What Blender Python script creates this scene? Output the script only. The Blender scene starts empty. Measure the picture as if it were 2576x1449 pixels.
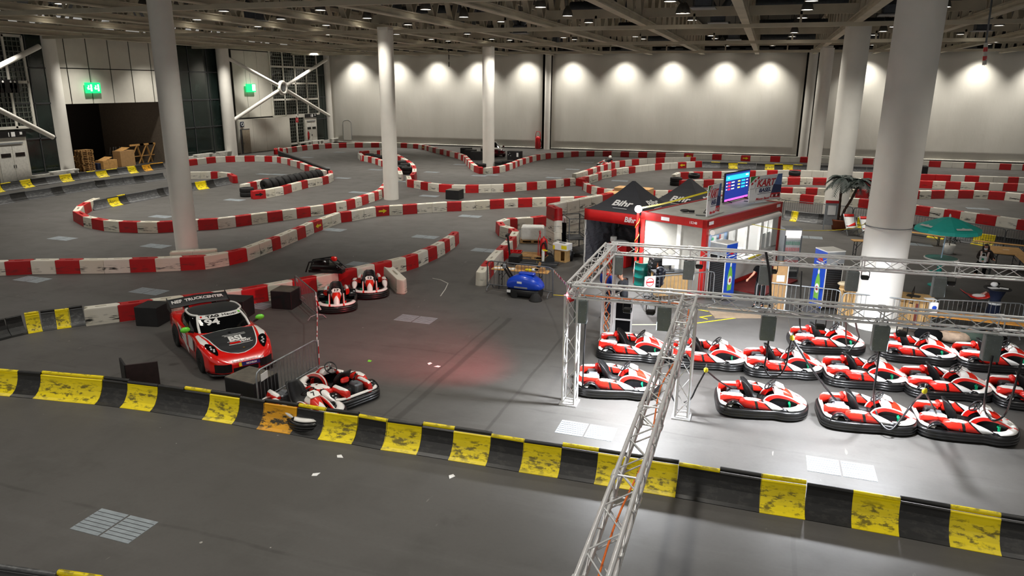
import bpy, bmesh, math, random
from mathutils import Vector, Matrix
random.seed(7)
SC = bpy.context.scene
COL = SC.collection
PI = math.pi

# ------------------------------------------------------------------ camera
CAM_H = 7.4
FPX = 1832.0
PITCH, ROLL, YAW = math.radians(15.6), math.radians(0.46), math.radians(-18.7)

def cam_axes():
    cy, sy, cp, sp = math.cos(YAW), math.sin(YAW), math.cos(PITCH), math.sin(PITCH)
    f = Vector((sy*cp, cy*cp, -sp))
    r = Vector((cy, -sy, 0))
    u = r.cross(f)
    cr, sr = math.cos(ROLL), math.sin(ROLL)
    return f, r*cr + u*sr, u*cr - r*sr
CF, CR, CU = cam_axes()
CAM = Vector((0, 0, CAM_H))
cd = bpy.data.cameras.new('camera')
cam = bpy.data.objects.new('camera', cd)
COL.objects.link(cam)
m = Matrix((CR, CU, -CF)).transposed().to_4x4()
m.translation = CAM
cam.matrix_world = m
cd.sensor_fit = 'HORIZONTAL'
cd.sensor_width = 36.0
cd.lens = 36.0*FPX/2576.0
cd.clip_end = 400
SC.camera = cam

def ray(x, y):
    return CF*FPX + CR*(x-1288.0) - CU*(y-724.5)
def at(x, y, z=0.0):
    """image pixel cast to a hall point at height z, read off the photograph"""
    d = ray(x, y)
    return CAM + d*((z-CAM_H)/d.z)
def on_x(x, y, X):
    d = ray(x, y)
    return CAM + d*(X/d.x)
def on_y(x, y, Y):
    d = ray(x, y)
    return CAM + d*(Y/d.y)
def dist(p):
    return (Vector(p)-CAM).length

# ------------------------------------------------------------------ mesh builder
class MB:
    def __init__(s):
        s.v = []; s.f = []; s.m = []; s.s = []
    def add(s, vs, fs, mi=0, smooth=False):
        b = len(s.v)
        s.v += [tuple(v) for v in vs]
        for f in fs:
            s.f.append(tuple(i+b for i in f)); s.m.append(mi); s.s.append(smooth)
        return s
    def box(s, c, d, mi=0, rz=0, M=None):
        x, y, z = d[0]/2, d[1]/2, d[2]/2
        vs = [Vector((a*x, b*y, e*z)) for a, b, e in ((-1,-1,-1),(1,-1,-1),(1,1,-1),(-1,1,-1),(-1,-1,1),(1,-1,1),(1,1,1),(-1,1,1))]
        if M is None:
            M = Matrix.Rotation(rz, 3, 'Z')
        c = Vector(c)
        return s.add([M@v + c for v in vs], [(0,3,2,1),(4,5,6,7),(0,1,5,4),(1,2,6,5),(2,3,7,6),(3,0,4,7)], mi)
    def bbox(s, c, d, b=.01, mi=0, rz=0):
        """box with chamfered vertical and top edges"""
        x, y, z = d[0]/2, d[1]/2, d[2]/2
        def ring(i, zz):
            X, Y = x-i, y-i
            k = b
            return [(X,-Y+k,zz),(X,Y-k,zz),(X-k,Y,zz),(-X+k,Y,zz),(-X,Y-k,zz),(-X,-Y+k,zz),(-X+k,-Y,zz),(X-k,-Y,zz)]
        R = Matrix.Rotation(rz, 3, 'Z'); c = Vector(c)
        rings = [ring(b*.5, -z), ring(0, -z+b), ring(0, z-b), ring(b*.7, z)]
        return s.loft([[R@Vector(p)+c for p in r] for r in rings], mi, True, True, False)
    def bar(s, a, b, w, h=None, mi=0, up=(0,0,1)):
        a, b = Vector(a), Vector(b); h = h or w
        d = b-a; L = d.length
        if L < 1e-6: return s
        d /= L; up = Vector(up)
        sd = d.cross(up)
        if sd.length < 1e-4: sd = d.cross(Vector((1,0,0)))
        sd.normalize(); u2 = sd.cross(d)
        vs = []
        for p in (a, b):
            for i, j in ((-1,-1),(1,-1),(1,1),(-1,1)):
                vs.append(p + sd*(i*w/2) + u2*(j*h/2))
        return s.add(vs, [(0,1,2,3),(7,6,5,4),(0,4,5,1),(1,5,6,2),(2,6,7,3),(3,7,4,0)], mi)
    def cyl(s, a, b, r, r2=None, n=12, mi=0, caps=True, smooth=True):
        a, b = Vector(a), Vector(b); r2 = r if r2 is None else r2
        d = (b-a).normalized()
        e = d.orthogonal().normalized(); g = d.cross(e)
        vs = []
        for p, q in ((a, r), (b, r2)):
            for i in range(n):
                t = 2*PI*i/n
                vs.append(p + e*(q*math.cos(t)) + g*(q*math.sin(t)))
        s.add(vs, [(i, (i+1) % n, n+(i+1) % n, n+i) for i in range(n)], mi, smooth)
        if caps:
            s.add(vs, [tuple(range(n-1, -1, -1)), tuple(range(n, 2*n))], mi)
        return s
    def tube(s, pts, r, n=8, mi=0, closed=False, smooth=True):
        pts = [Vector(p) for p in pts]; k = len(pts); rings = []
        e = None
        for i, p in enumerate(pts):
            if closed: d = pts[(i+1) % k]-pts[i-1]
            else: d = pts[min(i+1, k-1)]-pts[max(i-1, 0)]
            d.normalize()
            if e is None: e = d.orthogonal().normalized()
            else:
                e = e - d*e.dot(d)
                e = e.normalized() if e.length > 1e-5 else d.orthogonal().normalized()
            g = d.cross(e)
            rr = r[i] if isinstance(r, (list, tuple)) else r
            rings.append([p + e*(rr*math.cos(2*PI*j/n)) + g*(rr*math.sin(2*PI*j/n)) for j in range(n)])
        return s.loft(rings, mi, not closed, not closed, smooth, closed)
    def loft(s, rings, mi=0, c0=True, c1=True, smooth=True, loop=False, open_=False):
        n = len(rings[0]); vs = [p for r in rings for p in r]; fs = []
        k = len(rings)
        for i in range(k if loop else k-1):
            a, b = i*n, ((i+1) % k)*n
            for j in range(n-1 if open_ else n):
                fs.append((a+j, a+(j+1) % n, b+(j+1) % n, b+j))
        s.add(vs, fs, mi, smooth)
        if c0: s.add(rings[0], [tuple(range(n-1, -1, -1))], mi)
        if c1: s.add(rings[-1], [tuple(range(n))], mi)
        return s
    def lathe(s, prof, c=(0,0,0), n=20, mi=0, smooth=True, caps=True):
        c = Vector(c)
        rings = [[c + Vector((r*math.cos(2*PI*j/n), r*math.sin(2*PI*j/n), z)) for j in range(n)] for r, z in prof]
        return s.loft(rings, mi, caps, caps, smooth)
    def prism(s, poly, h, M=None, mi=0):
        """poly in local xy, extruded by h along local z"""
        M = M or Matrix.Identity(4)
        n = len(poly)
        lo = [M@Vector((p[0], p[1], 0)) for p in poly]; hi = [M@Vector((p[0], p[1], h)) for p in poly]
        return s.add(lo+hi, [tuple(range(n-1, -1, -1)), tuple(range(n, 2*n))] + [(i, (i+1) % n, n+(i+1) % n, n+i) for i in range(n)], mi)
    def ball(s, c, r, n=10, k=7, mi=0, sc=(1,1,1)):
        rings = []
        for i in range(1, k):
            t = PI*i/k
            rings.append([Vector(c)+Vector((sc[0]*r*math.sin(t)*math.cos(2*PI*j/n), sc[1]*r*math.sin(t)*math.sin(2*PI*j/n), -sc[2]*r*math.cos(t))) for j in range(n)])
        return s.loft(rings, mi)
    def sheet(s, rows, th=0, mi=0, smooth=True):
        """rows of points -> surface"""
        return s.loft(rows, mi, False, False, smooth, False, True)
    def build(s, name, mats, parent=None, loc=None, rz=0):
        me = bpy.data.meshes.new(name)
        me.from_pydata(s.v, [], s.f)
        if not isinstance(mats, (list, tuple)): mats = [mats]
        for q in mats: me.materials.append(q)
        me.polygons.foreach_set('material_index', s.m)
        me.polygons.foreach_set('use_smooth', s.s)
        me.update()
        o = bpy.data.objects.new(name, me)
        COL.objects.link(o)
        if parent is not None: o.parent = parent
        if loc is not None: o.location = loc
        o.rotation_euler = (0, 0, rz)
        return o

def solid(o, t, off=-1):
    md = o.modifiers.new('thickness', 'SOLIDIFY'); md.thickness = t; md.offset = off
    return o
def subd(o, n=1):
    md = o.modifiers.new('smooth', 'SUBSURF'); md.levels = n; md.render_levels = n
    return o
def tag(o, label=None, cat=None, group=None, kind=None):
    if label: o['label'] = label
    if cat: o['category'] = cat
    if group: o['group'] = group
    if kind: o['kind'] = kind
    return o
def thing(name, label, cat, loc=(0,0,0), rz=0, group=None, kind=None):
    o = bpy.data.objects.new(name, None); COL.objects.link(o)
    o.location = loc; o.rotation_euler = (0, 0, rz); o.empty_display_size = .2
    return tag(o, label, cat, group, kind)
KIDS = {}
def dup(root, loc, rz, label, group=None):
    r = root.copy(); COL.objects.link(r); r.location = loc; r.rotation_euler = (0, 0, rz)
    r['label'] = label
    if group: r['group'] = group
    if root not in KIDS: KIDS[root] = [(c, list(c.children)) for c in root.children]
    for c, gs in KIDS[root]:
        k = c.copy(); COL.objects.link(k); k.parent = r
        for g in gs:
            q = g.copy(); COL.objects.link(q); q.parent = k
    return r
def text_mesh(s, size, shear=0, extrude=.002, bold=0, align='CENTER', sx=1):
    c = bpy.data.curves.new('lettering', 'FONT'); c.body = s; c.size = size; c.shear = shear
    c.extrude = extrude; c.offset = bold; c.align_x = align; c.align_y = 'CENTER'; c.resolution_u = 3
    o = bpy.data.objects.new('lettering', c); COL.objects.link(o)
    o.scale.x = 1
    dg = bpy.context.evaluated_depsgraph_get(); dg.update()
    me = bpy.data.meshes.new_from_object(o.evaluated_get(dg))
    bpy.data.objects.remove(o); bpy.data.curves.remove(c)
    for v in me.vertices: v.co.x *= sx
    return me
def lettering(s, size, mat, parent, M, name='lettering', label=None, warp=None, **kw):
    """lettering lying in the local xy plane of M (4x4)"""
    me = text_mesh(s, size, **kw)
    for v in me.vertices:
        p = M@v.co
        v.co = warp(p, v.co) if warp else p
    me.materials.clear(); me.materials.append(mat)
    o = bpy.data.objects.new(name, me); COL.objects.link(o)
    if parent is not None: o.parent = parent
    if label: o['label'] = label
    return o
def frame(o, x, y):
    """matrix whose x and y axes are given; z = x cross y"""
    x = Vector(x).normalized(); y = Vector(y); y = (y - x*y.dot(x)).normalized(); z = x.cross(y)
    M = Matrix((x, y, z)).transposed().to_4x4(); M.translation = Vector(o)
    return M
def ordn(n):
    return '%d%s' % (n, 'th' if 10 <= n % 100 <= 20 else {1: 'st', 2: 'nd', 3: 'rd'}.get(n % 10, 'th'))

# ------------------------------------------------------------------ materials
def lin(c):
    if isinstance(c, str):
        c = [int(c[i:i+2], 16)/255 for i in (0, 2, 4)]
    return tuple(((x/12.92) if x <= .04045 else ((x+.055)/1.055)**2.4) for x in c) + (1,)
class NT:
    def __init__(s, name):
        s.mat = bpy.data.materials.new(name); s.mat.use_nodes = True
        s.t = s.mat.node_tree; s.b = s.t.nodes['Principled BSDF']
    def n(s, typ, **kw):
        nd = s.t.nodes.new('ShaderNode'+typ)
        for k, v in kw.items(): setattr(nd, k, v)
        return nd
    def l(s, a, b): s.t.links.new(a, b)
    def math(s, op, a, b=None, clamp=False):
        nd = s.n('Math', operation=op); nd.use_clamp = clamp
        for i, q in enumerate((a, b)):
            if q is None: continue
            if isinstance(q, (int, float)): nd.inputs[i].default_value = q
            else: s.l(q, nd.inputs[i])
        return nd.outputs[0]
    def coords(s, kind='Object'):
        return s.n('TexCoord').outputs[kind]
    def mapping(s, vec, scale=(1,1,1), loc=(0,0,0)):
        nd = s.n('Mapping'); nd.inputs['Scale'].default_value = scale; nd.inputs['Location'].default_value = loc
        s.l(vec, nd.inputs['Vector']); return nd.outputs[0]
    def noise(s, vec, scale, detail=3, rough=.55):
        nd = s.n('TexNoise'); nd.inputs['Scale'].default_value = scale; nd.inputs['Detail'].default_value = detail
        nd.inputs['Roughness'].default_value = rough
        s.l(vec, nd.inputs['Vector']); return nd.outputs['Fac']
    def ramp(s, fac, lo, hi):
        nd = s.n('MapRange'); nd.inputs['From Min'].default_value = lo; nd.inputs['From Max'].default_value = hi
        s.l(fac, nd.inputs['Value']); return nd.outputs[0]
    def mix(s, fac, a, b):
        nd = s.n('Mix', data_type='RGBA')
        for k, q in ((0, fac), (6, a), (7, b)):
            if isinstance(q, (int, float)): nd.inputs[k].default_value = q
            elif isinstance(q, (tuple, list)): nd.inputs[k].default_value = q
            else: s.l(q, nd.inputs[k])
        return nd.outputs[2]
    def sep(s, vec):
        nd = s.n('SeparateXYZ'); s.l(vec, nd.inputs[0]); return nd.outputs
    def base(s, c): 
        if isinstance(c, (tuple, list)): s.b.inputs['Base Color'].default_value = c
        else: s.l(c, s.b.inputs['Base Color'])
def pm(name, c, rough=.5, metal=0.0, var=.12, scale=6.0, coat=0.0, spec=.5, emit=0, alpha=None, bump=0):
    t = NT(name); c = lin(c); b = t.b
    co = t.coords()
    nz = t.noise(co, scale, 4)
    dark = tuple(x*(1-var) for x in c[:3])+(1,); light = tuple(min(1, x*(1+var)) for x in c[:3])+(1,)
    col = t.mix(t.ramp(nz, .3, .7), dark, light)
    t.base(col)
    b.inputs['Roughness'].default_value = rough; b.inputs['Metallic'].default_value = metal
    b.inputs['Coat Weight'].default_value = coat; b.inputs['Specular IOR Level'].default_value = spec
    if emit:
        t.l(col, b.inputs['Emission Color']); b.inputs['Emission Strength'].default_value = emit
    if alpha is not None: b.inputs['Alpha'].default_value = alpha
    if bump:
        bp = t.n('Bump'); bp.inputs['Strength'].default_value = bump; bp.inputs['Distance'].default_value = .02
        t.l(nz, bp.inputs['Height']); t.l(bp.outputs[0], b.inputs['Normal'])
    return t.mat

def plastic_block(name, c, scuff, dirt):
    """blow-moulded barrier plastic with tyre scuffs along the lower half of each block"""
    t = NT(name); c = lin(c)
    co = t.coords()
    rnd = t.n('ObjectInfo').outputs['Random']
    off = t.n('VectorMath', operation='ADD'); t.l(co, off.inputs[0])
    cmb = t.n('CombineXYZ'); k = t.math('MULTIPLY', rnd, 91.0)
    for i in range(3): t.l(k, cmb.inputs[i])
    t.l(cmb.outputs[0], off.inputs[1])
    v = off.outputs[0]
    x, y, z = t.sep(co)
    st = t.noise(t.mapping(v, (1.1, 1.1, 13)), 2.2, 4, .6)
    bl = t.noise(v, 2.0, 2)
    win = t.math('MULTIPLY', t.ramp(z, .05, .12), t.ramp(z, .36, .22))
    m = t.math('MULTIPLY', t.ramp(st, .49, .57), win)
    m = t.math('MULTIPLY', m, t.ramp(bl, .42, .54))
    m = t.math('MULTIPLY', m, scuff, True)
    tone = t.noise(v, .9, 2)
    shade = t.math('MULTIPLY', rnd, .35)
    c2 = tuple(a*b for a, b in zip(c[:3], dirt))+(1,)
    col = t.mix(t.math('ADD', t.math('MULTIPLY', t.ramp(tone, .35, .75), .55), shade, True), c, c2)
    col = t.mix(m, col, (.02, .019, .017, 1))
    t.base(col)
    t.b.inputs['Roughness'].default_value = .45
    return t.mat
# ------------------------------------------------------------------ palette
RED_P = plastic_block('red barrier plastic', 'c4161b', .55, (.62, .55, .6))
WHT_P = plastic_block('white barrier plastic', 'e6e2d8', 1.0, (.84, .81, .70))
M_black = pm('black plastic', '141416', .38, var=.2)
M_gloss = pm('glossy black plastic', '0f0f11', .22, var=.25, scale=3)
M_rubber = pm('tyre rubber', '161616', .75, var=.3)
M_dark = pm('dark board', '1b1a1c', .6, var=.3, scale=3)
M_boardtop = pm('worn grey board top', '59534a', .7, var=.3, scale=4)
M_alu = pm('truss aluminium', 'f0f1f2', .28, .3, var=.04)
M_galv = pm('galvanised steel', '9ea3a6', .42, .75, var=.15)
M_steel = pm('dull steel', '777b80', .45, .6)
M_plate = pm('aluminium floor plate', '98a1a7', .5, .3, var=.15, scale=5)
M_white = pm('white paint', 'e4e2da', .5)
M_column = pm('column paint', 'f0ede5', .55, var=.04, scale=1)
M_red = pm('red paint', 'c8161c', .35, coat=.3)
M_bred = pm('bright red plastic', 'e0221a', .3, coat=.4)
M_wgloss = pm('glossy white plastic', 'eeece6', .3, coat=.4, var=.05)
M_green = pm('green plastic', '0a8f62', .4)
M_lime = pm('lime green', '6fe03a', .35, coat=.3)
M_wood = pm('light wood', 'c99a5b', .55, var=.2, scale=5)
M_ply = pm('plywood', 'c8a169', .6, var=.15, scale=4)
M_pallet = pm('pallet timber', 'a98250', .75, var=.25)
M_card = pm('cardboard', 'b08a5c', .75, var=.1)
M_paper = pm('white paper', 'f2f2f0', .7, var=.03)
M_yel = pm('yellow tape', 'e8d51c', .45, var=.1)
M_orange = pm('orange cable', 'f0762a', .5)
M_blue = pm('blue lacquer', '1446c8', .3, coat=.4, var=.06)
M_navy = pm('navy cloth', '1a2440', .8)
M_teal = pm('teal plastic', '12998c', .4, var=.08)
M_skin = pm('skin', 'c68f74', .55)
M_cloth = pm('black cloth', '0c0c0e', .9, var=.2, spec=.1)
M_jeans = pm('dark blue trousers', '1c2b4a', .9)
M_dkglass = pm('dark glass', '0d1110', .12, var=.3, scale=.6, spec=.6)
M_grey = pm('grey paint', '8d9092', .5)
M_dgrey = pm('dark grey paint', '3a3c3e', .5)

def emissive(name, c, e):
    t = NT(name); c = lin(c)
    t.b.inputs['Base Color'].default_value = c
    t.b.inputs['Emission Color'].default_value = c; t.b.inputs['Emission Strength'].default_value = e
    return t.mat
M_lamp = emissive('lamp diffuser', 'fff6e6', 6)

# ------------------------------------------------------------------ floor
def floor_material():
    t = NT('worn dark floor'); co = t.coords(); x, y, z = t.sep(co)
    big = t.noise(co, .11, 4); mid = t.noise(co, .9, 5, .6); fine = t.noise(co, 14, 3)
    drag = t.noise(t.mapping(co, (.25, 1.6, 1)), .9, 5, .65)
    c = t.mix(t.ramp(big, .35, .65), lin('4f4d4a'), lin('5b5957'))
    c = t.mix(t.math('MULTIPLY', t.ramp(mid, .5, .75), .35), c, lin('3b3936'))
    c = t.mix(t.math('MULTIPLY', t.ramp(drag, .55, .75), .35), c, lin('696866'))
    c = t.mix(t.math('MULTIPLY', t.ramp(fine, .45, .75), .15), c, lin('403f3d'))
    sm = t.noise(co, .35, 6, .7)
    c = t.mix(t.math('MULTIPLY', t.ramp(sm, .62, .72), .45), c, lin('3a3734'))
    # dark joint strips of the floor ducts, running along the hall
    for X, w, y0, y1, a in ((-7.73, .04, 12.6, 21.6, .35), (-7.36, .10, 12.6, 21.6, .42), (-5.25, .05, 12.8, 20.6, .38), (-15.5, .07, 12, 30, .2), (1.1, .05, 9, 11.9, .2), (6.6, .06, 9, 22, .2)):
        d = t.math('ABSOLUTE', t.math('SUBTRACT', t.math('ADD', x, t.math('MULTIPLY', mid, .1)), X+.05))
        k = t.math('MULTIPLY', t.ramp(d, w, w*.6), t.math('MULTIPLY', t.math('GREATER_THAN', y, y0), t.math('LESS_THAN', y, y1)))
        c = t.mix(t.math('MULTIPLY', k, a), c, lin('2c2a28'))
    # skid lines across
    for Y, w, a in ((13.6, .04, .25), (15.1, .05, .25), (17.9, .07, .3), (8.6, .05, .3)):
        wob = t.math('MULTIPLY', t.math('SUBTRACT', big, .5), 1.2)
        d = t.math('ABSOLUTE', t.math('SUBTRACT', t.math('ADD', y, wob), Y))
        c = t.mix(t.math('MULTIPLY', t.math('MULTIPLY', t.ramp(d, w, w*.4), t.ramp(mid, .4, .6)), a), c, lin('2a2826'))
    # light scratches and crumbs
    sc = t.noise(t.mapping(co, (3, .6, 1), (3, 9, 0)), 2.1, 2, .5)
    scr = t.math('MULTIPLY', t.ramp(sc, .735, .76), t.ramp(big, .5, .58))
    c = t.mix(t.math('MULTIPLY', scr, .5), c, lin('a5a29c'))
    vo = t.n('TexVoronoi'); vo.inputs['Scale'].default_value = 1.3; t.l(co, vo.inputs['Vector'])
    crumb = t.math('MULTIPLY', t.math('LESS_THAN', vo.outputs['Distance'], .035), t.ramp(mid, .5, .55))
    c = t.mix(t.math('MULTIPLY', crumb, .7), c, lin('c9c6bf'))
    t.base(c)
    t.l(t.ramp(t.math('ADD', mid, t.math('MULTIPLY', drag, .3)), 0, 1.6), t.b.inputs['Roughness'])
    t.b.inputs['Roughness'].default_value = .5
    rr = t.n('MapRange'); rr.inputs['To Min'].default_value = .42; rr.inputs['To Max'].default_value = .68
    t.l(mid, rr.inputs['Value']); t.l(rr.outputs[0], t.b.inputs['Roughness'])
    t.b.inputs['Specular IOR Level'].default_value = .35
    return t.mat
MF = floor_material()
o = MB().box((-12, 44, -.1), (110, 104, .2)).build('floor', MF)
tag(o, 'worn dark grey hall floor with scuffs and stains', 'floor', kind='structure')

# ------------------------------------------------------------------ far wall with white curtains
FW0, FWK = Vector((-53.3, 83.9, 0)), .0618
def far(px, py, off=0):
    n = Vector((-FWK, 1, 0)).normalized()
    d = ray(px, py); p0 = FW0 - n*off
    return CAM + d*((p0-CAM).dot(n)/d.dot(n))
FWA = math.atan(FWK)
o = MB().box((-6, 88.1-.2+.0, 6.8), (104, .3, 13.6), rz=FWA).build('wall_back', pm('far wall paint', '2a2823', .8))
tag(o, 'dark far end wall behind the white curtains', 'wall', kind='structure')
def curtain_material():
    t = NT('white curtain fabric'); co = t.coords()
    n1 = t.noise(t.mapping(co, (.5, 1, .12)), .8, 4); st = t.noise(t.mapping(co, (1, 1, .25)), 1.1, 5, .6)
    c = t.mix(t.ramp(n1, .35, .7), lin('e6e3da'), lin('dcd9cf'))
    c = t.mix(t.math('MULTIPLY', t.ramp(st, .68, .85), .35), c, lin('a79f8e'))
    t.base(c); t.b.inputs['Roughness'].default_value = .75
    bp = t.n('Bump'); bp.inputs['Strength'].default_value = .12; bp.inputs['Distance'].default_value = .15
    t.l(t.noise(t.mapping(co, (1.2, 1, .5)), 1.6, 3), bp.inputs['Height']); t.l(bp.outputs[0], t.b.inputs['Normal'])
    return t.mat
MCUR = curtain_material()
def curtain(pxa, pxb, label, zt=11.17):
    a, b = far(pxa, 300, .5), far(pxb, 300, .5); L = (b.xy-a.xy).length; ang = math.atan2(b.y-a.y, b.x-a.x)
    r = thing('wall_curtain', label, 'curtain', (a.x, a.y, 0), ang, 'white curtains along the far wall')
    n = max(8, int(L/.6)); rnd = random.Random(int(pxa)); rows = []
    ph = [rnd.uniform(0, 6) for _ in range(4)]
    for k in range(13):
        z = .16 + (zt-.16)*k/12; row = []
        for i in range(n+1):
            u = L*i/n
            w = .02*math.sin(u*.9+ph[0]) + .014*math.sin(u*2.3+ph[1]+z*.3)
            row.append((u, w, z))
        rows.append(row)
    solid(MB().sheet(rows).build('fabric', MCUR, r), .02)
    MB().cyl((0, 0, .13), (L, 0, .13), .06, n=8).build('hem_pole', M_white, r)
    mb = MB().box((L/2, 0, zt+.06), (L, .1, .1))
    for i in range(int(L/1.5)): mb.box((.75+i*1.5, 0, zt+.2), (.9, .06, .18))
    mb.build('hanging_rail', M_dgrey, r)
    return r
curtain(834, 1363.5, 'white fabric curtain hung left of the far wall columns, beside the X-braced glass wall')
curtain(1387, 2013, 'widest white fabric curtain on the far wall, above the red and white barriers')
curtain(2043, 2900, 'white fabric curtain at the right end of the far wall behind the large pillar')
r = thing('fabric_doorway', 'small arched zip door outline in the white curtain at its left end', 'door', far(875, 352, .56), FWA)
mb = MB(); a = far(864, 352, .56); hh = 2.55
w = 1.15; pts = [(-w/2, 0, 0), (-w/2, 0, hh-.4)] + [(-w/2*math.cos(t), 0, hh-.4+.35*math.sin(t)) for t in [PI*i/8 for i in range(1, 8)]] + [(w/2, 0, hh-.4), (w/2, 0, 0)]
mb.tube(pts, .03, 6).build('zip_edge', M_grey, r)
solid(MB().add([p for p in pts], [tuple(range(len(pts)))]).build('door_flap', MCUR, r), .01)

# ------------------------------------------------------------------ pillars
def pillar(p, rad, h, label, base=True, taper=1.0):
    r = thing('pillar', label, 'pillar', (p[0], p[1], 0), 0, 'round white pillars', 'structure')
    MB().lathe([(rad, 0), (rad*1.0, h*.5), (rad*taper, h)], n=32).build('shaft', M_column, r)
    if base: MB().lathe([(rad+.17, 0), (rad+.17, .04), (rad+.1, .07)], n=32).build('base_ring', M_white, r)
    MB().box((0, 0, h+.02), (rad*1.5, rad*1.5, .3)).build('cap_plate', M_column, r)
    return r
CEIL = 10.62
P1 = at(473.5, 647); P2 = at(984.5, 501); P3 = at(1229, 419); PR = at(2199, 816); P5 = at(2098, 552); P4 = at(2045, 436)
pillar(P1, .46, 13.4, 'white round pillar at left standing behind the long curving barrier row', False)
pillar(P2, .49, CEIL, 'white round pillar in the middle of the track, second from left', False)
pillar(P3, .55, CEIL, 'white round pillar in front of the dark red car at the far wall', False)
PRo = pillar(PR, .66, 13.4, 'thick white round pillar at right behind the aluminium truss')
MB().box((-.1, -.675, 2.1), (.4, .01, .26), rz=-.1).build('paper_notice', M_paper, PRo)
MB().tube([(.69*math.cos(a), .69*math.sin(a), 3.25) for a in [2*PI*i/24 for i in range(24)]], .014, 6, closed=True).build('cord_ring', M_steel, PRo)
pillar(P5, .66, CEIL, 'white round pillar right behind the two palms', False)
pillar(P4, .56, CEIL, 'white round pillar beside the far black and yellow barrier', False)
for px, lb, rr in ((1375, 'white round column on the far wall between the two left curtains', .36), (2020, 'white round column on the far wall right of the widest curtain', .46)):
    q = far(px, 380, .75); pillar(q, rr, 11.1, lb, False)

# ------------------------------------------------------------------ left glass and panel wall
LX = -53.4
def wl(px, py, X=LX):
    p = on_x(px, py, X); return p.y, p.z
def rect(name, px0, py0, px1, py1, mat, thick=.06, X=LX, parent=None, zb=None, zt=None, build=True, mb=None):
    """wall panel whose lower left and upper right corners were read from the photograph"""
    y0, z0 = wl(px0, py0, X); y1, z1 = wl(px1, py1, X)
    if zb is not None: z0 = zb
    if zt is not None: z1 = zt
    mb = mb or MB()
    mb.box((X+thick/2, (y0+y1)/2, (z0+z1)/2), (thick, abs(y1-y0), abs(z1-z0)))
    return mb.build(name, mat, parent) if build else (y0, y1, z0, z1)
M_wallw = pm('left wall panel', 'd9d6cb', .6, var=.05, scale=1)
yo0, zo = wl(160, 285); yo1, _ = wl(412, 275)
zo = 5.6
mb = MB()
mb.box((LX-.2, 30, 5.6), (.2, 2*(yo0-30), 11.3)); mb.box((LX-.2, (yo1+84)/2, 5.6), (.2, 84-yo1, 11.3))
mb.box((LX-.2, (yo0+yo1)/2, (zo+11.25)/2), (.2, yo1-yo0, 11.25-zo))
tag(mb.build('wall_left', pm('left wall dark frame', '3b3a36', .6)), 'left hall wall of panels and dark glass with a loading bay opening', 'wall', kind='structure')
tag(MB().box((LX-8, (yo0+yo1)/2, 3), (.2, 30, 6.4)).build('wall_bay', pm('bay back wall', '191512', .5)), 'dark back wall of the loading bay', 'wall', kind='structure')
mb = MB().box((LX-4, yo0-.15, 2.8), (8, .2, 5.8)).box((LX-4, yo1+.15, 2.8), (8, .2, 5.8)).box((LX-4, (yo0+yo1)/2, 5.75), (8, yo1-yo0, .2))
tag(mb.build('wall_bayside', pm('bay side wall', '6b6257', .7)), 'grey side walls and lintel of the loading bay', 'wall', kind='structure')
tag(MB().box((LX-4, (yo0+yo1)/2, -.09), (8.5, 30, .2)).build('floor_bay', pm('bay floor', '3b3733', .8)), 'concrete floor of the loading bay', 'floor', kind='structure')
# glazed back of the bay
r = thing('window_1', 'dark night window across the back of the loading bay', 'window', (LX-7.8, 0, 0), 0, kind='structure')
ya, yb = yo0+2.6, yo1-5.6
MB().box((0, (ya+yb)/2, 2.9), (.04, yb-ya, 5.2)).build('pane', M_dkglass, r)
mb = MB()
for i in range(4): mb.box((.05, ya+(yb-ya)*i/3, 2.9), (.1, .1, 5.3))
mb.box((.05, (ya+yb)/2, 3.4), (.1, yb-ya, .1)).build('frame', M_black, r)
rr_ = random.Random(3)
mb = MB()
for y, z, w, h in ((.16, 4.6, 1.2, .9), (.38, 4.5, .9, .8), (.5, 4.9, 1.0, .5), (.82, 4.7, .9, .7), (.3, 2.2, .8, .6), (.6, 2.1, .9, 1.0)):
    mb.box((.03, ya+(yb-ya)*y, z), (.01, w, h))
mb.build('street_reflection', pm('lit facade seen through glass', '4a3626', .9), r)
mb = MB()
for y, z in ((.42, .95), (.68, 1.05)): mb.ball((.1, ya+(yb-ya)*y, z), .09)
mb.build('street_light', emissive('warm street light', 'ffb45a', 8), r, )

# white panels above the bay: two rows of seven, dark joints between
pan = thing('trim_1', 'two rows of large white wall panels above the loading bay', 'wall panels', kind='structure')
zs = [(5.62, 8.35), (8.43, 11.05)]
ys = [wl(px, 185)[0] for px in (139, 169, 224, 278, 330, 380, 428)]
for j, (z0, z1) in enumerate(zs):
    for i in range(6):
        MB().box((LX+.03, (ys[i]+ys[i+1])/2, (z0+z1)/2), (.06, ys[i+1]-ys[i]-.1, z1-z0)).build('panel', M_wallw, pan)

def exit_sign(px, py, w, h, label, half=False):
    p = on_x(px, py, LX+.3)
    r = thing('exit_sign', label, 'exit sign', p, 0, 'green exit signs on the left wall')
    MB().box((0, 0, 0), (.12, w, h)).build('housing', emissive('exit green', '10b468', 1.6), r)
    mb = MB(); q = -1
    e = .065
    def rec(y, z, a, b): mb.box((e, y, z), (.01, a, b))
    if half:
        rec(w*.28, h*.05, w*.34, h*.75)
    else:
        for s_ in (-.24, .24):
            rec(w*(s_+.1), 0, w*.1, h*.62); rec(w*(s_-.07), h*.12, w*.06, h*.22); rec(w*(s_-.07), -h*.1, w*.16, h*.1); rec(w*(s_-.14), 0, w*.08, h*.06)
    mb.build('pictogram', emissive('exit white', 'f2fff6', 3), r)
    MB().cyl((0, 0, h/2), (0, 0, h/2+1.1), .015, n=6).build('hanger', M_grey, r)
    return r
exit_sign(233.5, 221, 1.45, .85, 'green lit double exit sign hanging over the loading bay')
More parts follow.
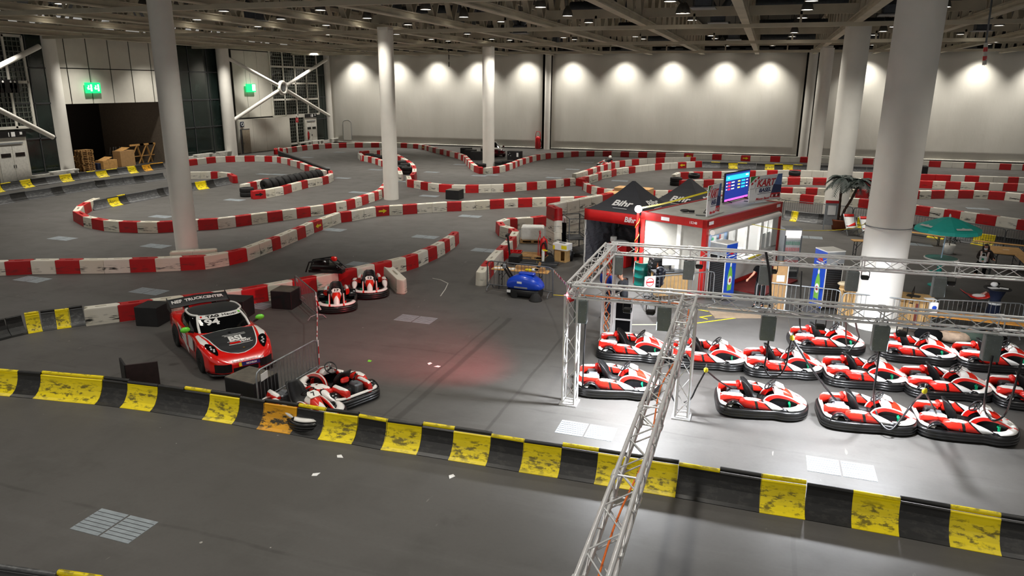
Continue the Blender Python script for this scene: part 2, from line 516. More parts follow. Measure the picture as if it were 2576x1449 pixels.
exit_sign(631, 221.5, 1.5, .85, 'green lit exit sign left of the X brace', True)

# dark glass bays
def glassbay(n, px0, pxb0, px1, pyt1, cols, rows, label):
    y0, _ = wl(px0, pxb0); y1, _ = wl(px1, pyt1)
    r = thing('window_%d' % n, label, 'window', (LX, 0, 0), 0, kind='structure')
    z0, z1 = .45, 11.0
    for i in range(cols):
        for j in range(rows):
            a, b = y0+(y1-y0)*i/cols, y0+(y1-y0)*(i+1)/cols; c, d = z0+(z1-z0)*j/rows, z0+(z1-z0)*(j+1)/rows
            MB().box((.04, (a+b)/2, (c+d)/2), (.03, b-a-.06, d-c-.1)).build('pane', M_glassw, r)
    mb = MB()
    for i in range(cols+1): mb.box((.06, y0+(y1-y0)*i/cols, (z0+z1)/2), (.1, .07, z1-z0))
    for j in range(rows+1): mb.box((.06, (y0+y1)/2, z0+(z1-z0)*j/rows), (.1, y1-y0, .1))
    mb.build('frame', M_dgrey, r)
    MB().box((.25, (y0+y1)/2, .2), (.3, y1-y0, .34)).build('sill', M_white, r)
    return r
M_glassw = pm('curtain wall glass', '1c2724', .1, var=.35, scale=.5, spec=.5)
glassbay(2, 449, 390, 556, 110, 3, 4, 'dark glass wall bay right of the left pillar, three panes wide')
glassbay(3, 58, 440, 122, 150, 2, 4, 'dark glass wall strip left of the loading bay')
glassbay(4, 797, 362, 818, 150, 1, 4, 'narrow dark glass strip in the far left corner')
for px, py, lb in ((165, 441, 'round white wall column left of the loading bay'), (579, 392, 'round white wall column left of the green door sign'), (829, 358, 'round white corner column at the end of the left wall')):
    q = at(px, py); pillar((q.x+.2, q.y), .62 if px < 800 else .5, 11.1, lb, False)
# right section: white panels, mesh windows, doors
sec = thing('trim_2', 'white panelled wall section behind the X brace', 'wall panels', kind='structure')
ys = [wl(px, 250)[0] for px in (590, 622, 652, 684)]
for i in range(3): MB().box((LX+.03, (ys[i]+ys[i+1])/2, 7.2), (.06, ys[i+1]-ys[i]-.05, 6.9)).build('panel', M_wallw, sec)
y0, y1 = wl(598, 383)[0], wl(722, 340)[0]
for i in range(4):
    a = y0+(y1-y0)*i/4; b = y0+(y1-y0)*(i+1)/4
    MB().box((LX+.25, (a+b)/2, 1.8), (.5, b-a-.02, 3.55)).build('lower_panel', M_wallw, sec)
M_mesh = pm('perforated metal', '5d625a', .5, .3)
def grille(name, px0, py0, px1, py1, label, nx, nz, zr):
    y0, y1 = wl(px0, py0)[0], wl(px1, py1)[0]; z0, z1 = zr
    r = thing(name, label, 'window', (LX, 0, 0), 0, kind='structure')
    MB().box((.02, (y0+y1)/2, (z0+z1)/2), (.04, y1-y0, z1-z0)).build('pane', M_dkglass, r)
    mb = MB(); k = int((y1-y0)/.36)
    for i in range(k+1): mb.box((.09, y0+(y1-y0)*i/k, (z0+z1)/2), (.03, .07, z1-z0))
    k = int((z1-z0)/.36)
    for i in range(k+1): mb.box((.1, (y0+y1)/2, z0+(z1-z0)*i/k), (.03, y1-y0, .07))
    mb.build('mesh_screen', M_mesh, r)
    mb = MB()
    for i in range(nx+1): mb.box((.12, y0+(y1-y0)*i/nx, (z0+z1)/2), (.14, .16, z1-z0+.1))
    for j in range(nz+1): mb.box((.12, (y0+y1)/2, z0+(z1-z0)*j/nz), (.14, y1-y0, .2))
    mb.build('frame', M_wallw, r)
    return r
grille('window_5', 687, 300, 792, 150, 'tall mesh screened window behind the hub of the X brace', 4, 4, (3.7, 11.0))
grille('window_6', 722, 368, 770, 330, 'low mesh screened window between the two white doors', 2, 1, (.4, 3.5))
grille('window_7', -60, 330, 56, 140, 'mesh screened window at the left edge above the white double door', 3, 2, (4.0, 10.6))
def dbl_door(n, px0, py0, px1, label, sign=True):
    y0, y1 = wl(px0, py0, LX+.3)[0], wl(px1, py0, LX+.3)[0]; c = (y0+y1)/2; w = y1-y0
    r = thing('door_%d' % n, label, 'door', (LX+.15, c, 0), 0, kind='structure')
    MB().box((0, 0, 1.75), (.3, w+.3, 3.5)).build('frame', M_wallw, r)
    for s_ in (-1, 1):
        d = MB().box((.17, s_*w*.25, 1.35), (.06, w*.48, 2.7)).build('door_leaf', M_white, r)
        MB().box((.21, s_*w*.25, 2.05), (.02, w*.34, .28)).build('window_slot', M_dkglass, d)
        MB().box((.22, s_*.08, 1.2), (.05, .04, .22)).build('handle', M_dgrey, d)
    MB().box((.2, 0, 2.9), (.1, w*.8, .12)).build('door_closer', M_grey, r)
    if sign:
        g = MB().box((.2, 0, 3.55), (.1, w+.3, .45)).build('overhead_sign', M_black, r)
        MB().box((.26, w*.1, 3.55), (.01, .3, .34)).box((.26, w*.38, 3.6), (.01, .2, .2)).box((.26, -w*.05, 3.55), (.01, .06, .3)).build('pictogram', M_paper, g)
    return r
dbl_door(1, 4, 440, 76, 'white double door with black window slots at the left edge')
dbl_door(2, 692, 370, 717, 'white double door left of the low mesh window', False)
dbl_door(3, 773, 362, 798, 'white double door in the far left corner under a black sign')
r = thing('door_4', 'narrow beige door beside the round wall column', 'door', (LX+.5, wl(611, 385)[0], 0), 0, kind='structure')
MB().box((0, 0, 1.3), (.1, 1.5, 2.6)).build('frame', M_dgrey, r)
MB().box((.06, .1, 1.28), (.06, 1.2, 2.45)).build('door_leaf', pm('beige door', '9a8f7c', .6), r)
MB().box((.1, -.4, 1.1), (.05, .05, .2)).build('handle', M_steel, r)
def wsign(name, px, py, w, h, c, label, mark):
    p = on_x(px, py, LX+.56)
    r = thing(name, label, 'sign', p)
    MB().box((0, 0, 0), (.04, w, h)).build('plate', pm(name+' face', c, .5), r)
    mark(r); return r
wsign('round_pictogram_sign', 609, 313, .55, .55, '14203c', 'small dark blue sign over the narrow beige door',
      lambda r: MB().tube([(.03, .16*math.cos(a), .16*math.sin(a)) for a in [PI*i/8 for i in range(16)]], .03, 6, closed=True).build('pictogram', M_paper, r))
wsign('fire_sign', 747, 302, .5, .55, 'b3121c', 'small red fire point sign above the low mesh window',
      lambda r: lettering('F', .4, M_paper, r, frame((.025, 0, 0), (0, 1, 0), (0, 0, 1))))
def toilets(r):
    mb = MB()
    for s_ in (-.62, -.3, .3, .62):
        mb.ball((.03, s_, .32), .09, sc=(.3, 1, 1)); mb.box((.03, s_, .05), (.02, .22, .4)); mb.box((.03, s_, -.3), (.02, .12, .36))
    mb.build('pictogram', M_paper, r)
p = on_x(18, 217, LX+.4)
r = thing('toilet_sign', 'black toilet sign with four white figures at the left edge', 'sign', p)
MB().box((0, 0, 0), (.08, 1.75, .95)).build('plate', M_black, r); toilets(r)

# X braces: four tubes meeting in a ring
def brace(hub, ends, label):
    h = on_x(hub[0], hub[1], LX+2.4)
    r = thing('cross_brace', label, 'brace', h, 0, 'white steel X braces on the left wall', 'structure')
    if hub[2]:
        MB().tube([(0, .62*math.cos(a), .62*math.sin(a)) for a in [2*PI*i/20 for i in range(20)]], .2, 8, closed=True).build('hub_ring', M_column, r)
        MB().cyl((-.12, 0, 0), (.12, 0, 0), .34, n=16).build('hub_core', M_grey, r)
    for ex, ey in ends:
        e = on_x(ex, ey, LX+1.2)-h
        MB().cyl(e.normalized()*(.6 if hub[2] else 0), e, .19, n=12).build('brace_tube', M_column, r)
    return r
brace((711, 221, 1), ((572, 146), (588, 302), (821, 150), (828, 291)), 'white steel X brace with a round hub near the far left corner')
brace((-110, 221, 1), ((98, 117), (133, 345), (-300, 150), (-300, 330)), 'white steel X brace cut by the left edge of the photo')

# ------------------------------------------------------------------ ceiling
o = MB().box((-12, 47, 13.75), (110, 96, .3)).build('ceiling', pm('dark ceiling', '3f3a31', .85, var=.2, scale=.6))
tag(o, 'dark brown hall ceiling above the trusses', 'ceiling', kind='structure')
M_beam = pm('beam paint', 'cfc7b2', .6, var=.12, scale=.8)
n = 0
YX = [-1.55+5.6*k for k in range(-9, 6)]
for i, X in enumerate(YX):
    mb = MB(); y0, y1 = 16, 85
    mb.box((X, (y0+y1)/2, 10.86), (.16, y1-y0, .3)); mb.box((X, (y0+y1)/2, 10.72), (.42, y1-y0, .06)); mb.box((X, (y0+y1)/2, 11.02), (.42, y1-y0, .06))
    mb.box((X, (y0+y1)/2, 13.3), (.3, y1-y0, .3))
    k = 26; st = (y1-y0)/k
    for j in range(k):
        a = y0+st*j
        mb.bar((X, a+.1, 11.0), (X, a+st*.5, 13.2), .3, .1); mb.bar((X, a+st*.5, 13.2), (X, a+st-.1, 11.0), .3, .1)
    tag(mb.build('ceiling_truss', M_beam), 'steel roof truss running away from the camera, %s from the left' % ordn(i+1), 'roof truss', 'roof trusses', 'structure')
for j, Y in enumerate((28.3, 44.3, 60.3, 76.3)):
    mb = MB().box((-12, Y, 10.62), (84, .22, .22)).box((-12, Y, 11.4), (84, .12, .5))
    for X in YX: mb.box((X+2.8, Y, 10.95), (.12, .12, .7))
    tag(mb.build('ceiling_beam', M_beam), 'cross beam spanning the ceiling, %s from the camera' % ordn(j+1), 'beam', 'ceiling cross beams', 'structure')
M_duct = pm('ventilation duct', '5a6068', .45, .4, var=.15)
n = 0
for Y in (47, 63, 79):
    for X0, X1, lb in ((-1.2, 3.7, 'between the two right roof trusses'), (5.2, 9.2, 'right of the thick pillar'), (-12.2, -7.6, 'in the middle bay of the ceiling'), (-24, -18, 'above the middle pillars')):
        r = thing('air_duct', 'grey spiral duct %s, %s from the camera' % (lb, ordn(int((Y-47)/16)+1)), 'duct', (0, Y, 11.95), 0, 'ceiling air ducts', 'structure')
        mb = MB(); k = 24; rings = []
        for i in range(k*2+1):
            rr = .47 if i % 2 else .44
            rings.append([(X0+(X1-X0)*i/(2*k), rr*math.cos(a), rr*math.sin(a)) for a in [2*PI*q/16 for q in range(16)]])
        mb.loft(rings).build('duct_tube', M_duct, r)
        mb = MB()
        for x in (X0+.6, X1-.6): mb.bar((x, 0, .4), (x, 0, 1.7), .05)
        mb.build('duct_hanger', M_dgrey, r)
for i, (px, py) in enumerate(((985, 33), (1176, 67), (1393, 108), (1770, 21), (1806, 58), (1846, 100), (1308, 84), (2240, 38), (640, 52), (2470, 78))):
    p = at(px, py, 11.0)
    r = thing('air_diffuser', 'air outlet', 'air outlet', p, 0, 'ceiling air outlets')
    r['_px'] = px
    MB().bbox((0, 0, .28), (.85, .85, .5), .05).build('outlet_box', M_duct, r)
    MB().box((0, 0, 0), (1.15, 1.15, .05)).build('grille_plate', M_grey, r)
    MB().cyl((.1, 0, .5), (.6, .1, 1.3), .22, n=12).cyl((-.1, 0, .5), (-.6, -.1, 1.3), .2, n=12).build('supply_pipe', M_duct, r)
    MB().bar((0, 0, .5), (0, 0, 2.6), .04).build('hanger', M_dgrey, r)
ds = sorted([o for o in COL.objects if o.name.startswith('air_diffuser')], key=lambda o: o['_px'])
for i, o in enumerate(ds):
    o['label'] = 'square grey air outlet under the ceiling, %s from the left' % ordn(i+1); del o['_px']
# ------------------------------------------------------------------ red and white barrier blocks
BL, BW, BH = .98, .40, .55
def block_mesh(mat, name):
    n = 12; fp = []
    hw = BW/2
    d = .10
    for i in range(n+1):                       # convex nose at +x
        t = -1+2*i/n; fp.append((BL/2 + d*(1-t*t) - .02, t*hw))
    for i in range(n+1):                       # hollow tail at -x
        t = 1-2*i/n; fp.append((-BL/2 + d*(1-t*t) + .0, t*hw))
    N = len(fp)
    def ring(z, k, sl):
        return [((abs(x)-k)*(1 if x > 0 else -1), y*sl, z) for x, y in fp]
    rings = [ring(0, .01, 1), ring(.03, 0, 1), ring(BH-.05, 0, .90), ring(BH-.012, .004, .87), ring(BH, .016, .82)]
    # hand slot in the top
    sl = []
    for i in range(n+1):
        t = -PI/2+PI*i/n; sl.append((.13+.045*math.cos(t), .045*math.sin(t)))
    for i in range(n+1):
        t = PI/2+PI*i/n; sl.append((-.13+.045*math.cos(t), .045*math.sin(t)))
    rings += [[(x, y, BH) for x, y in sl], [(x, y, BH-.12) for x, y in sl]]
    mb = MB()
    mb.loft(rings[:2], 0, True, False, False); mb.loft(rings[1:], 0, False, True, False)
    me_o = mb.build(name, mat)
    return me_o
BLK_R = block_mesh(RED_P, 'barrier_block'); BLK_W = block_mesh(WHT_P, 'barrier_block')
ME_R, ME_W = BLK_R.data, BLK_W.data
bpy.data.objects.remove(BLK_R); bpy.data.objects.remove(BLK_W)

def arrow_poly(s=1):
    return [(s*x, y) for x, y in ((-.3, -.05), (.02, -.05), (.02, -.13), (.3, 0), (.02, .13), (.02, .05), (-.3, .05))]
def arrow_me(s, name, mat):
    mb = MB(); M = frame((0, -.19, .29), (1, 0, 0), (0, .06, 1))
    pl = arrow_poly(s)
    if s < 0: pl = pl[::-1]
    mb.prism(pl, .006, M)
    o = mb.build(name, mat); me = o.data; bpy.data.objects.remove(o); return me
ARR = {'<': arrow_me(-1, 'arrow', M_yel), '>': arrow_me(1, 'arrow', M_yel), 'b': arrow_me(1, 'arrow', M_black)}
BLOCKS = []     # (x, y, z, rot, len, colour char, row, index)
def row(spec, where, off=.2, z=0.0, ox=0.0):
    """spec: image pixels along the base edge with the colour sequence between them"""
    i = 0; p = None; seq = None; out = []
    for q in spec:
        if isinstance(q, str): seq = q; continue
        w = at(q[0], q[1])
        if p is not None and seq:
            d = (w-p); k = len(seq); L = d.length/k
            nrm = Vector((-d.y, d.x, 0)).normalized()*off
            for j, ch in enumerate(seq):
                if ch == ' ': continue
                c = p + d*((j+.5)/k) + nrm
                out.append((c.x, c.y, z, math.atan2(d.y, d.x), L, ch))
        p = w; seq = None
    for j, b in enumerate(out): BLOCKS.append(b + (where, j, len(out)))
    return out

row([(-50, 695), 'W', (16, 693), 'R', (81, 690), 'WRW', (264, 688), 'WR', (393, 684), 'WR', (517, 678), 'W', (578, 668), 'R', (624, 657), 'WW', (687, 632),
     'R', (708, 624), 'WW', (750, 605), 'R', (771, 596), 'W', (791, 586), '<', (813, 578), 'WW', (859, 560), 'R', (886, 556.7), 'WW', (947, 545), '>', (980, 542),
     'W', (1014, 540), 'R', (1050, 537.5), 'WW', (1125, 532), 'R', (1161, 531), 'WW', (1233, 526.5), 'RW', (1303.7, 522), 'RW', (1374, 519.5), 'RW', (1444, 517.5), 'RWR', (1548, 514)],
    'the long row by the left pillar')
row([(430, 668), 'WW', (545, 660)], 'the short white row at the left pillar', .2)
row([(238, 520), 'W', (213, 531), 'R', (195, 542), 'W', (185, 556), 'R', (211, 571), 'W', (232, 575.7), 'R', (262, 581.5), 'W', (301, 584.4), 'R', (347, 586), 'W', (398, 586), 'R', (449, 583), 'W', (500, 579.7),
     'R', (549.7, 576.8), 'W', (595, 571), 'R', (634, 565.5), 'W', (674.7, 560), 'R', (712.5, 555), 'W', (748, 550), 'R', (783, 544.8), 'W', (816, 540), 'R', (847, 534), 'W', (873.6, 528.7), 'R', (895, 523),
     'W', (911.7, 517), 'R', (928, 511), 'W', (943.5, 506), 'R', (954, 502), 'W', (962.5, 498), 'RW', (972, 488), 'RWRW', (985, 466)],
    'the loop behind the left pillar')
row([(456, 421), 'W', (477, 417.6), 'R', (498, 415), 'W', (521, 412), 'R', (544, 409.5), 'W', (568.5, 408.3), 'R', (592, 407.5), 'W', (616, 407), 'R', (641, 406.4), 'W', (666, 407), 'R', (685, 407.8), 'W', (697, 409),
     'R', (707, 411), 'W', (723, 414), 'R', (730.5, 417.6), 'W', (747, 421.5), 'R', (755, 425), 'WR', (778, 435), 'W', (794, 440), 'RW', (812, 447)],
    'the row before the left wall')
row([(699, 389), 'R', (699.5, 385.5), 'WR', (708, 385.4), 'W', (712, 386.5), 'R', (725, 385), 'W', (735.5, 383.7), 'R', (748, 381.6), 'W', (761, 379.5), 'R', (774, 377.6), 'W', (788, 376.6), 'R', (803, 375.2), 'W', (818.6, 374), 'R', (835, 373), 'W', (853, 372.2),
     'R', (872, 371.6), 'W', (892.7, 371.4), 'R', (913, 371.3), 'W', (933.6, 371.2), 'R', (954, 371.1), 'W', (973, 371.1), 'R', (991, 371.2), 'W', (1008, 371.7), 'R', (1024, 372.5), 'W', (1039, 373.7), 'R', (1052, 375), 'W', (1061, 376.5),
     '<', (1067.5, 377.5), 'W', (1073, 379), 'R', (1078, 380.5), 'W', (1087.7, 383), 'R', (1096, 385.6), 'W', (1106, 387.7), 'R', (1115.4, 389.7), 'W', (1123, 391.7), 'R', (1131, 394), 'W', (1143, 397), 'R', (1152, 400), 'W', (1159, 402.5),
     'R', (1165, 405), 'WRWRWR', (1183, 426), 'W', (1191.5, 432), 'R', (1205, 437.4)], 'the row left of the parked car')
row([(1224.5, 439.5), 'W', (1240.5, 437), 'R', (1257, 435), 'W', (1272.5, 431.5), 'R', (1282, 428), 'W', (1290.5, 425), 'R', (1297, 422.5), 'W', (1302, 420), 'R', (1307.4, 417.6), 'W', (1315.4, 414.7), 'R', (1323.5, 412), 'W', (1332, 409.5), 'R', (1340, 407),
     'W', (1350, 404.5), 'R', (1359.8, 402.2), 'W', (1373, 400.2), 'R', (1386, 398.7), 'W', (1401, 397.3), 'R', (1418, 396.2), 'W', (1437, 395), 'R', (1456, 394), 'W', (1475, 393.6), 'R', (1495, 393.4), 'W', (1516, 393.6), 'R', (1538, 394), 'W', (1560.6, 394.8),
     'R', (1582, 395.6), 'W', (1605, 396.2), 'R', (1627.6, 396.8), 'W', (1650, 397.4), 'R', (1673.6, 398.2), 'WW', (1720, 399.5), '<', (1743.4, 400.3), 'WW', (1791, 401.8), 'R', (1814.7, 402.5), 'WW', (1863, 404.8), '>', (1887, 406), 'WW', (1937, 407), 'R', (1962, 407.8),
     'WW', (2012, 408.7), 'R', (2034, 409.3), 'WWRWW', (2169, 413), 'R', (2196, 414), 'WW', (2245, 416), 'RWW', (2335.7, 419.5), 'R', (2365.5, 421), 'WW', (2424, 423.4), 'R', (2453.6, 424.6), 'WW', (2513, 426.8), 'R', (2542.5, 427.9), 'W', (2571, 428.8), 'RW', (2630, 431)],
    'the far row under the curtains')
row([(637, 502), 'b', (670, 499), 'WW', (715, 489.8), 'R', (735, 483.5), 'W', (760.6, 476.5), 'R', (775.6, 472), 'WW', (813, 465.2), 'R', (828, 461), 'W', (840, 454), 'R', (838, 446)], 'the row before the standing tyres')
row([(617, 484), 'W', (632, 480), 'R', (648, 476), 'W', (664, 471), 'R', (680, 467)], 'the row behind the standing tyres')
row([(900, 398), 'W', (907, 405), 'R', (915.5, 406), 'W', (925.6, 408), 'R', (935, 410.5), 'W', (944, 413), 'R', (951, 416), 'W', (958.6, 418.5), 'R', (966, 421), 'WRWRW', (993, 437), 'R', (1000, 446), 'W', (1002, 455)], 'the tyre island front row')
row([(906, 394), 'R', (926, 391.5), 'W', (949, 391), 'R', (961, 391.3), 'W', (974, 393), 'RWR', (1001, 402), 'W', (1008, 406), 'R', (1016, 411), 'W', (1026, 417), 'R', (1036, 424), 'W', (1043, 431), 'R', (1046, 440), 'W', (1046, 449), 'R', (1040, 457)], 'the tyre island back row', -.1)
row([(1021, 460), 'W', (1024, 470), 'R', (1041, 473), 'W', (1058, 476.5), 'R', (1076.6, 479.5), 'W', (1104, 483), 'R', (1136.6, 485), 'W', (1171, 485.5), 'R', (1204, 485.2), 'WW', (1267, 483.6), 'R', (1297, 481.3), 'W', (1325.5, 479), 'R', (1351.7, 476.9), 'W', (1375.5, 474.8),
     'R', (1399, 472.3), 'W', (1419, 469.8), 'R', (1434.4, 467.5), 'W', (1448, 466.5), 'R', (1464, 469)], 'the row right of the middle pillar')
row([(1464, 476), 'R', (1467, 479), 'W', (1475, 483.5), 'R', (1487, 488), 'W', (1501, 492), 'R', (1518.7, 495), 'W', (1540, 497), 'RW', (1588, 499.5), 'W', (1617, 500), 'R', (1648, 500), 'W', (1680, 500), 'RW', (1736, 500), 'R', (1757, 500), 'WRWRW', (1892, 503.5), 'RW', (1962, 508), 'W', (2011, 510), 'R', (2046, 513.5), 'WW', (2114, 519), 'R', (2122, 519.6), 'W', (2158, 522), 'R', (2196, 526),
     'WW', (2265, 535), 'W', (2302, 540), 'R', (2336.6, 545), 'W', (2372, 550), 'R', (2413, 556), 'W', (2453, 562), 'R', (2503, 569), 'W', (2555.5, 577), 'RW', (2660, 592)], 'the row behind the palms and parasol')
row([(1463, 466), 'R', (1482, 462), 'W', (1490, 459.5), 'W', (1505, 455), 'R', (1514, 450.6), 'WW', (1538.6, 445.5), 'R', (1551, 441.5), 'WW', (1582, 437), 'R', (1598.5, 434.7), 'W', (1615, 432.6), 'WW', (1648, 428.7), 'R', (1665, 427), 'WW', (1705.6, 424), '<', (1726.6, 423), 'W', (1749, 421.4), 'R', (1766, 420.3)],
    'the front row beyond the tents')
row([(1450, 455), 'W', (1466, 450), 'WR', (1492, 441), 'W', (1502, 436.5), 'R', (1510.5, 433.5), 'W', (1519, 430.8), 'R', (1529, 428), 'W', (1538, 425.3), 'R', (1547.5, 423), 'W', (1559, 420.5), 'R', (1573, 418.4), 'W', (1589.7, 416.4), 'R', (1607.6, 414.7), 'WW', (1649.7, 412), 'R', (1671.6, 411), 'WWW', (1736.6, 409.8), 'R', (1750, 409.8)],
    'the back row beyond the tents')
row([(1713, 473), 'R', (1746, 472.3), 'W', (1769.6, 471.6), 'R', (1796, 470.6), 'WRWRW', (1932, 467), 'RW', (1981, 465), 'R', (2012, 465), 'WW', (2044, 465.5), 'R', (2079, 466), 'WR', (2130, 466.8), 'W', (2175, 468), 'R', (2208, 468.8), 'WW', (2310, 473), 'R', (2344.6, 474.2), 'W', (2377.6, 475.3), 'R', (2415, 476.7), 'W', (2451, 477.9), 'R', (2487, 479), 'W', (2522, 480.2), 'R', (2558, 481.2), 'W', (2600, 483)],
    'the front row beside the banners')
row([(1700, 457), 'W', (1712, 451), 'R', (1733, 450), 'W', (1745, 449.7), 'R', (1768, 449.3), 'W', (1791.8, 448.9), 'R', (1814.5, 448.6), 'WWRW', (1929, 445.5), 'R', (1955.7, 445), 'W', (1985, 444.5), 'R', (2013, 445), 'WW', (2070, 447), 'WRWRW', (2240, 452.5), 'WWRR', (2390, 458), 'WRWW', (2534, 463), 'R', (2561, 464), 'W', (2600, 465.5)],
    'the back row beside the banners')
row([(1962, 492), 'R', (1993, 492.5), 'W', (2026, 493), 'R', (2055, 493.5), 'WRW', (2151, 497.5), 'R', (2185, 499), 'WW', (2250, 500.5), 'W', (2281, 500.7), 'R', (2312, 500.6), 'W', (2342, 500.2), 'R', (2375, 499.5), 'W', (2409.6, 499.3), 'R', (2447.5, 499.6), 'W', (2484.7, 501.3), 'R', (2525.7, 504), 'W', (2565, 508), 'RW', (2640, 515)],
    'the row just above the parasol')
row([(440, 453), 'W', (478, 450.5), 'WW', (531, 449.8), 'R', (548, 450), 'W', (572, 453.5), 'R', (586, 461)], 'the short loop beside the left pillar')
row([(217, 821), 'WRWRW', (611, 770), 'RWR', (799, 733.5), 'W', (854, 722), 'RWR', (988, 691), 'W', (1023.6, 682), 'R', (1053.7, 672), 'W', (1078.7, 660), 'R', (1101, 650), 'W', (1120.4, 638.6), 'R', (1133, 630), 'W', (1145.5, 622), 'R', (1155.5, 611)],
    'the row behind the race car')
row([(978, 704), 'W', (1012, 738)], 'the cross piece beside kart 12', 0)
row([(1371, 567), 'R', (1338, 571.5), 'W', (1299, 574), 'R', (1277, 575), 'W', (1256, 583), 'R', (1264, 594), 'W', (1287, 601), 'R', (1297, 609), 'W', (1290, 622), 'R', (1280, 634), 'W', (1268, 646), 'R', (1256, 659), 'W', (1243, 673), 'W', (1231, 688), 'R', (1219, 703), 'W', (1209, 719)],
    'the hooked row behind the sweeper', 0)
# stacked wall of white blocks with a red top at its near end
w0, w1 = at(1384, 633), at(1512, 598)
wd = (w1-w0).normalized(); wa = math.atan2(wd.y, wd.x)
k = 0
for lv in range(4):
    for j in range(5):
        c = w0 + wd*(.5+j*1.0)
        BLOCKS.append((c.x, c.y, lv*BH, wa, 1.0, 'R' if j == 4 else 'W', 'the stacked white wall', k, 20)); k += 1
c = at(1402, 648) + Vector((math.cos(math.radians(127)), math.sin(math.radians(127)), 0))*.5
for lv in range(4): BLOCKS.append((c.x, c.y, lv*BH, math.radians(127), 1.0, 'R' if lv == 3 else 'W', 'the tower stacked at the white wall', lv, 4))

SPARE = []
BLOCKS.sort(key=lambda b: dist(b[:3]))
MAXB = 300
for i, (x, y, z, a, L, ch, where, j, n) in enumerate(BLOCKS):
    red = ch != 'W'
    if i >= MAXB and ch in 'WR': SPARE.append((x, y, z, a, L, red)); continue
    o = bpy.data.objects.new('barrier_block', ME_R if red else ME_W); COL.objects.link(o)
    o.location = (x, y, z); o.rotation_euler = (0, 0, a); o.scale = (L/BL, 1, 1)
    col = 'red' if red else 'white'
    extra = {'<': ' with arrow', '>': ' with arrow', 'b': ' with arrow'}.get(ch, '')
    if 'tower' in where: lab = '%s barrier block, layer %d up, in the tower at the end of the stacked wall' % (col, j+1)
    elif 'stacked' in where: lab = '%s barrier block, layer %d up, %s from the near end of the stacked wall' % (col, j//5+1, ordn(j % 5+1))
    elif n == 1: lab = '%s plastic barrier block forming %s' % (col, where)
    else: lab = '%s barrier block%s, %s from left in %s' % (col, extra, ordn(j+1), where)
    if 'hooked' in where: lab = lab.replace('from left in', 'from the stack along')
    tag(o, lab, 'barrier block', 'red and white barrier blocks')
    if ch in ARR:
        q = bpy.data.objects.new('arrow', ARR[ch]); COL.objects.link(q); q.parent = o
        q['label'] = 'black painted arrow' if ch == 'b' else 'yellow arrow pointing %s' % ('left' if ch == '<' else 'right')
mb = MB()
for x, y, z, a, L, red in SPARE:
    M = Matrix.Translation((x, y, z))@Matrix.Rotation(a, 4, 'Z')@Matrix.Diagonal((L/BL, 1, 1, 1))
    me = ME_R if red else ME_W
    mb.add([M@v.co for v in me.vertices], [tuple(p.vertices) for p in me.polygons], 0 if red else 1)
if SPARE:
    M_r2 = pm('far red barrier plastic', 'c0161b', .45, var=.18, scale=.7); M_w2 = pm('far white barrier plastic', 'dedacf', .45, var=.12, scale=.7)
    tag(mb.build('barrier_blocks', [M_r2, M_w2]), 'the most distant red and white barrier blocks at the far curtains', 'barrier blocks', 'red and white barrier blocks', 'stuff')

# ------------------------------------------------------------------ black and yellow curved barrier panels
def sheet_material(name, c, scuff):
    t = NT(name); co = t.coords(); c = lin(c)
    rnd = t.n('ObjectInfo').outputs['Random']
    off = t.n('VectorMath', operation='ADD'); t.l(co, off.inputs[0]); cb = t.n('CombineXYZ')
    k = t.math('MULTIPLY', rnd, 57.0)
    for i in range(3): t.l(k, cb.inputs[i])
    t.l(cb.outputs[0], off.inputs[1]); v = off.outputs[0]
    x, y, z = t.sep(co)
    st = t.noise(t.mapping(v, (1.4, 2, 5)), 2.6, 5, .65)
    win = t.math('MULTIPLY', t.ramp(z, .0, .05), t.ramp(z, .44, .3))
    m = t.math('MULTIPLY', t.math('MULTIPLY', t.ramp(st, .5, .6), win), scuff[0], True)
    t.base(t.mix(m, t.mix(t.ramp(t.noise(v, 1.5, 3), .3, .7), c, tuple(q*.85 for q in c[:3])+(1,)), lin(scuff[1])))
    t.b.inputs['Roughness'].default_value = .42
    return t.mat
Y_S = sheet_material('yellow barrier sheet', 'f5dd00', (.8, '2b2715'))
K_S = sheet_material('black barrier sheet', '1d1d1d', (.3, '4a4844'))
G_S = sheet_material('worn grey barrier sheet', '48494b', (.35, '8a8b8a'))
O_S = sheet_material('amber barrier sheet', 'e0a010', (1.0, '2b2715'))
SH = {'Y': Y_S, 'K': K_S, 'G': G_S, 'O': O_S, 'S': G_S}
SHN = {'Y': 'yellow', 'K': 'black', 'G': 'worn grey', 'O': 'amber yellow', 'S': 'worn grey'}
PROF = [(y, z*.79) for y, z in [(-.36, 0), (-.36, .014), (-.27, .05), (-.18, .13), (-.10, .27), (-.05, .42), (-.03, .55), (-.03, .60), (.0, .62), (.03, .60), (.03, .0)]]
SHEET = {}
def panel_mesh(ch):
    if ch in SHEET: return SHEET[ch]
    mb = MB()
    a = [(-.5, y, z) for y, z in PROF]; b = [(.5, y, z) for y, z in PROF]
    mb.loft([a, b], 0, True, True, False)
    o = mb.build('track_barrier', SH[ch]); SHEET[ch] = o.data; bpy.data.objects.remove(o); return SHEET[ch]
RAIL = {}
def rail_mesh(ch):
    if ch in RAIL: return RAIL[ch]
    o = MB().cyl((-.5, 0, .0), (.5, 0, .0), .045, n=12).build('top_rail', SH[ch]); RAIL[ch] = o.data; bpy.data.objects.remove(o); return RAIL[ch]
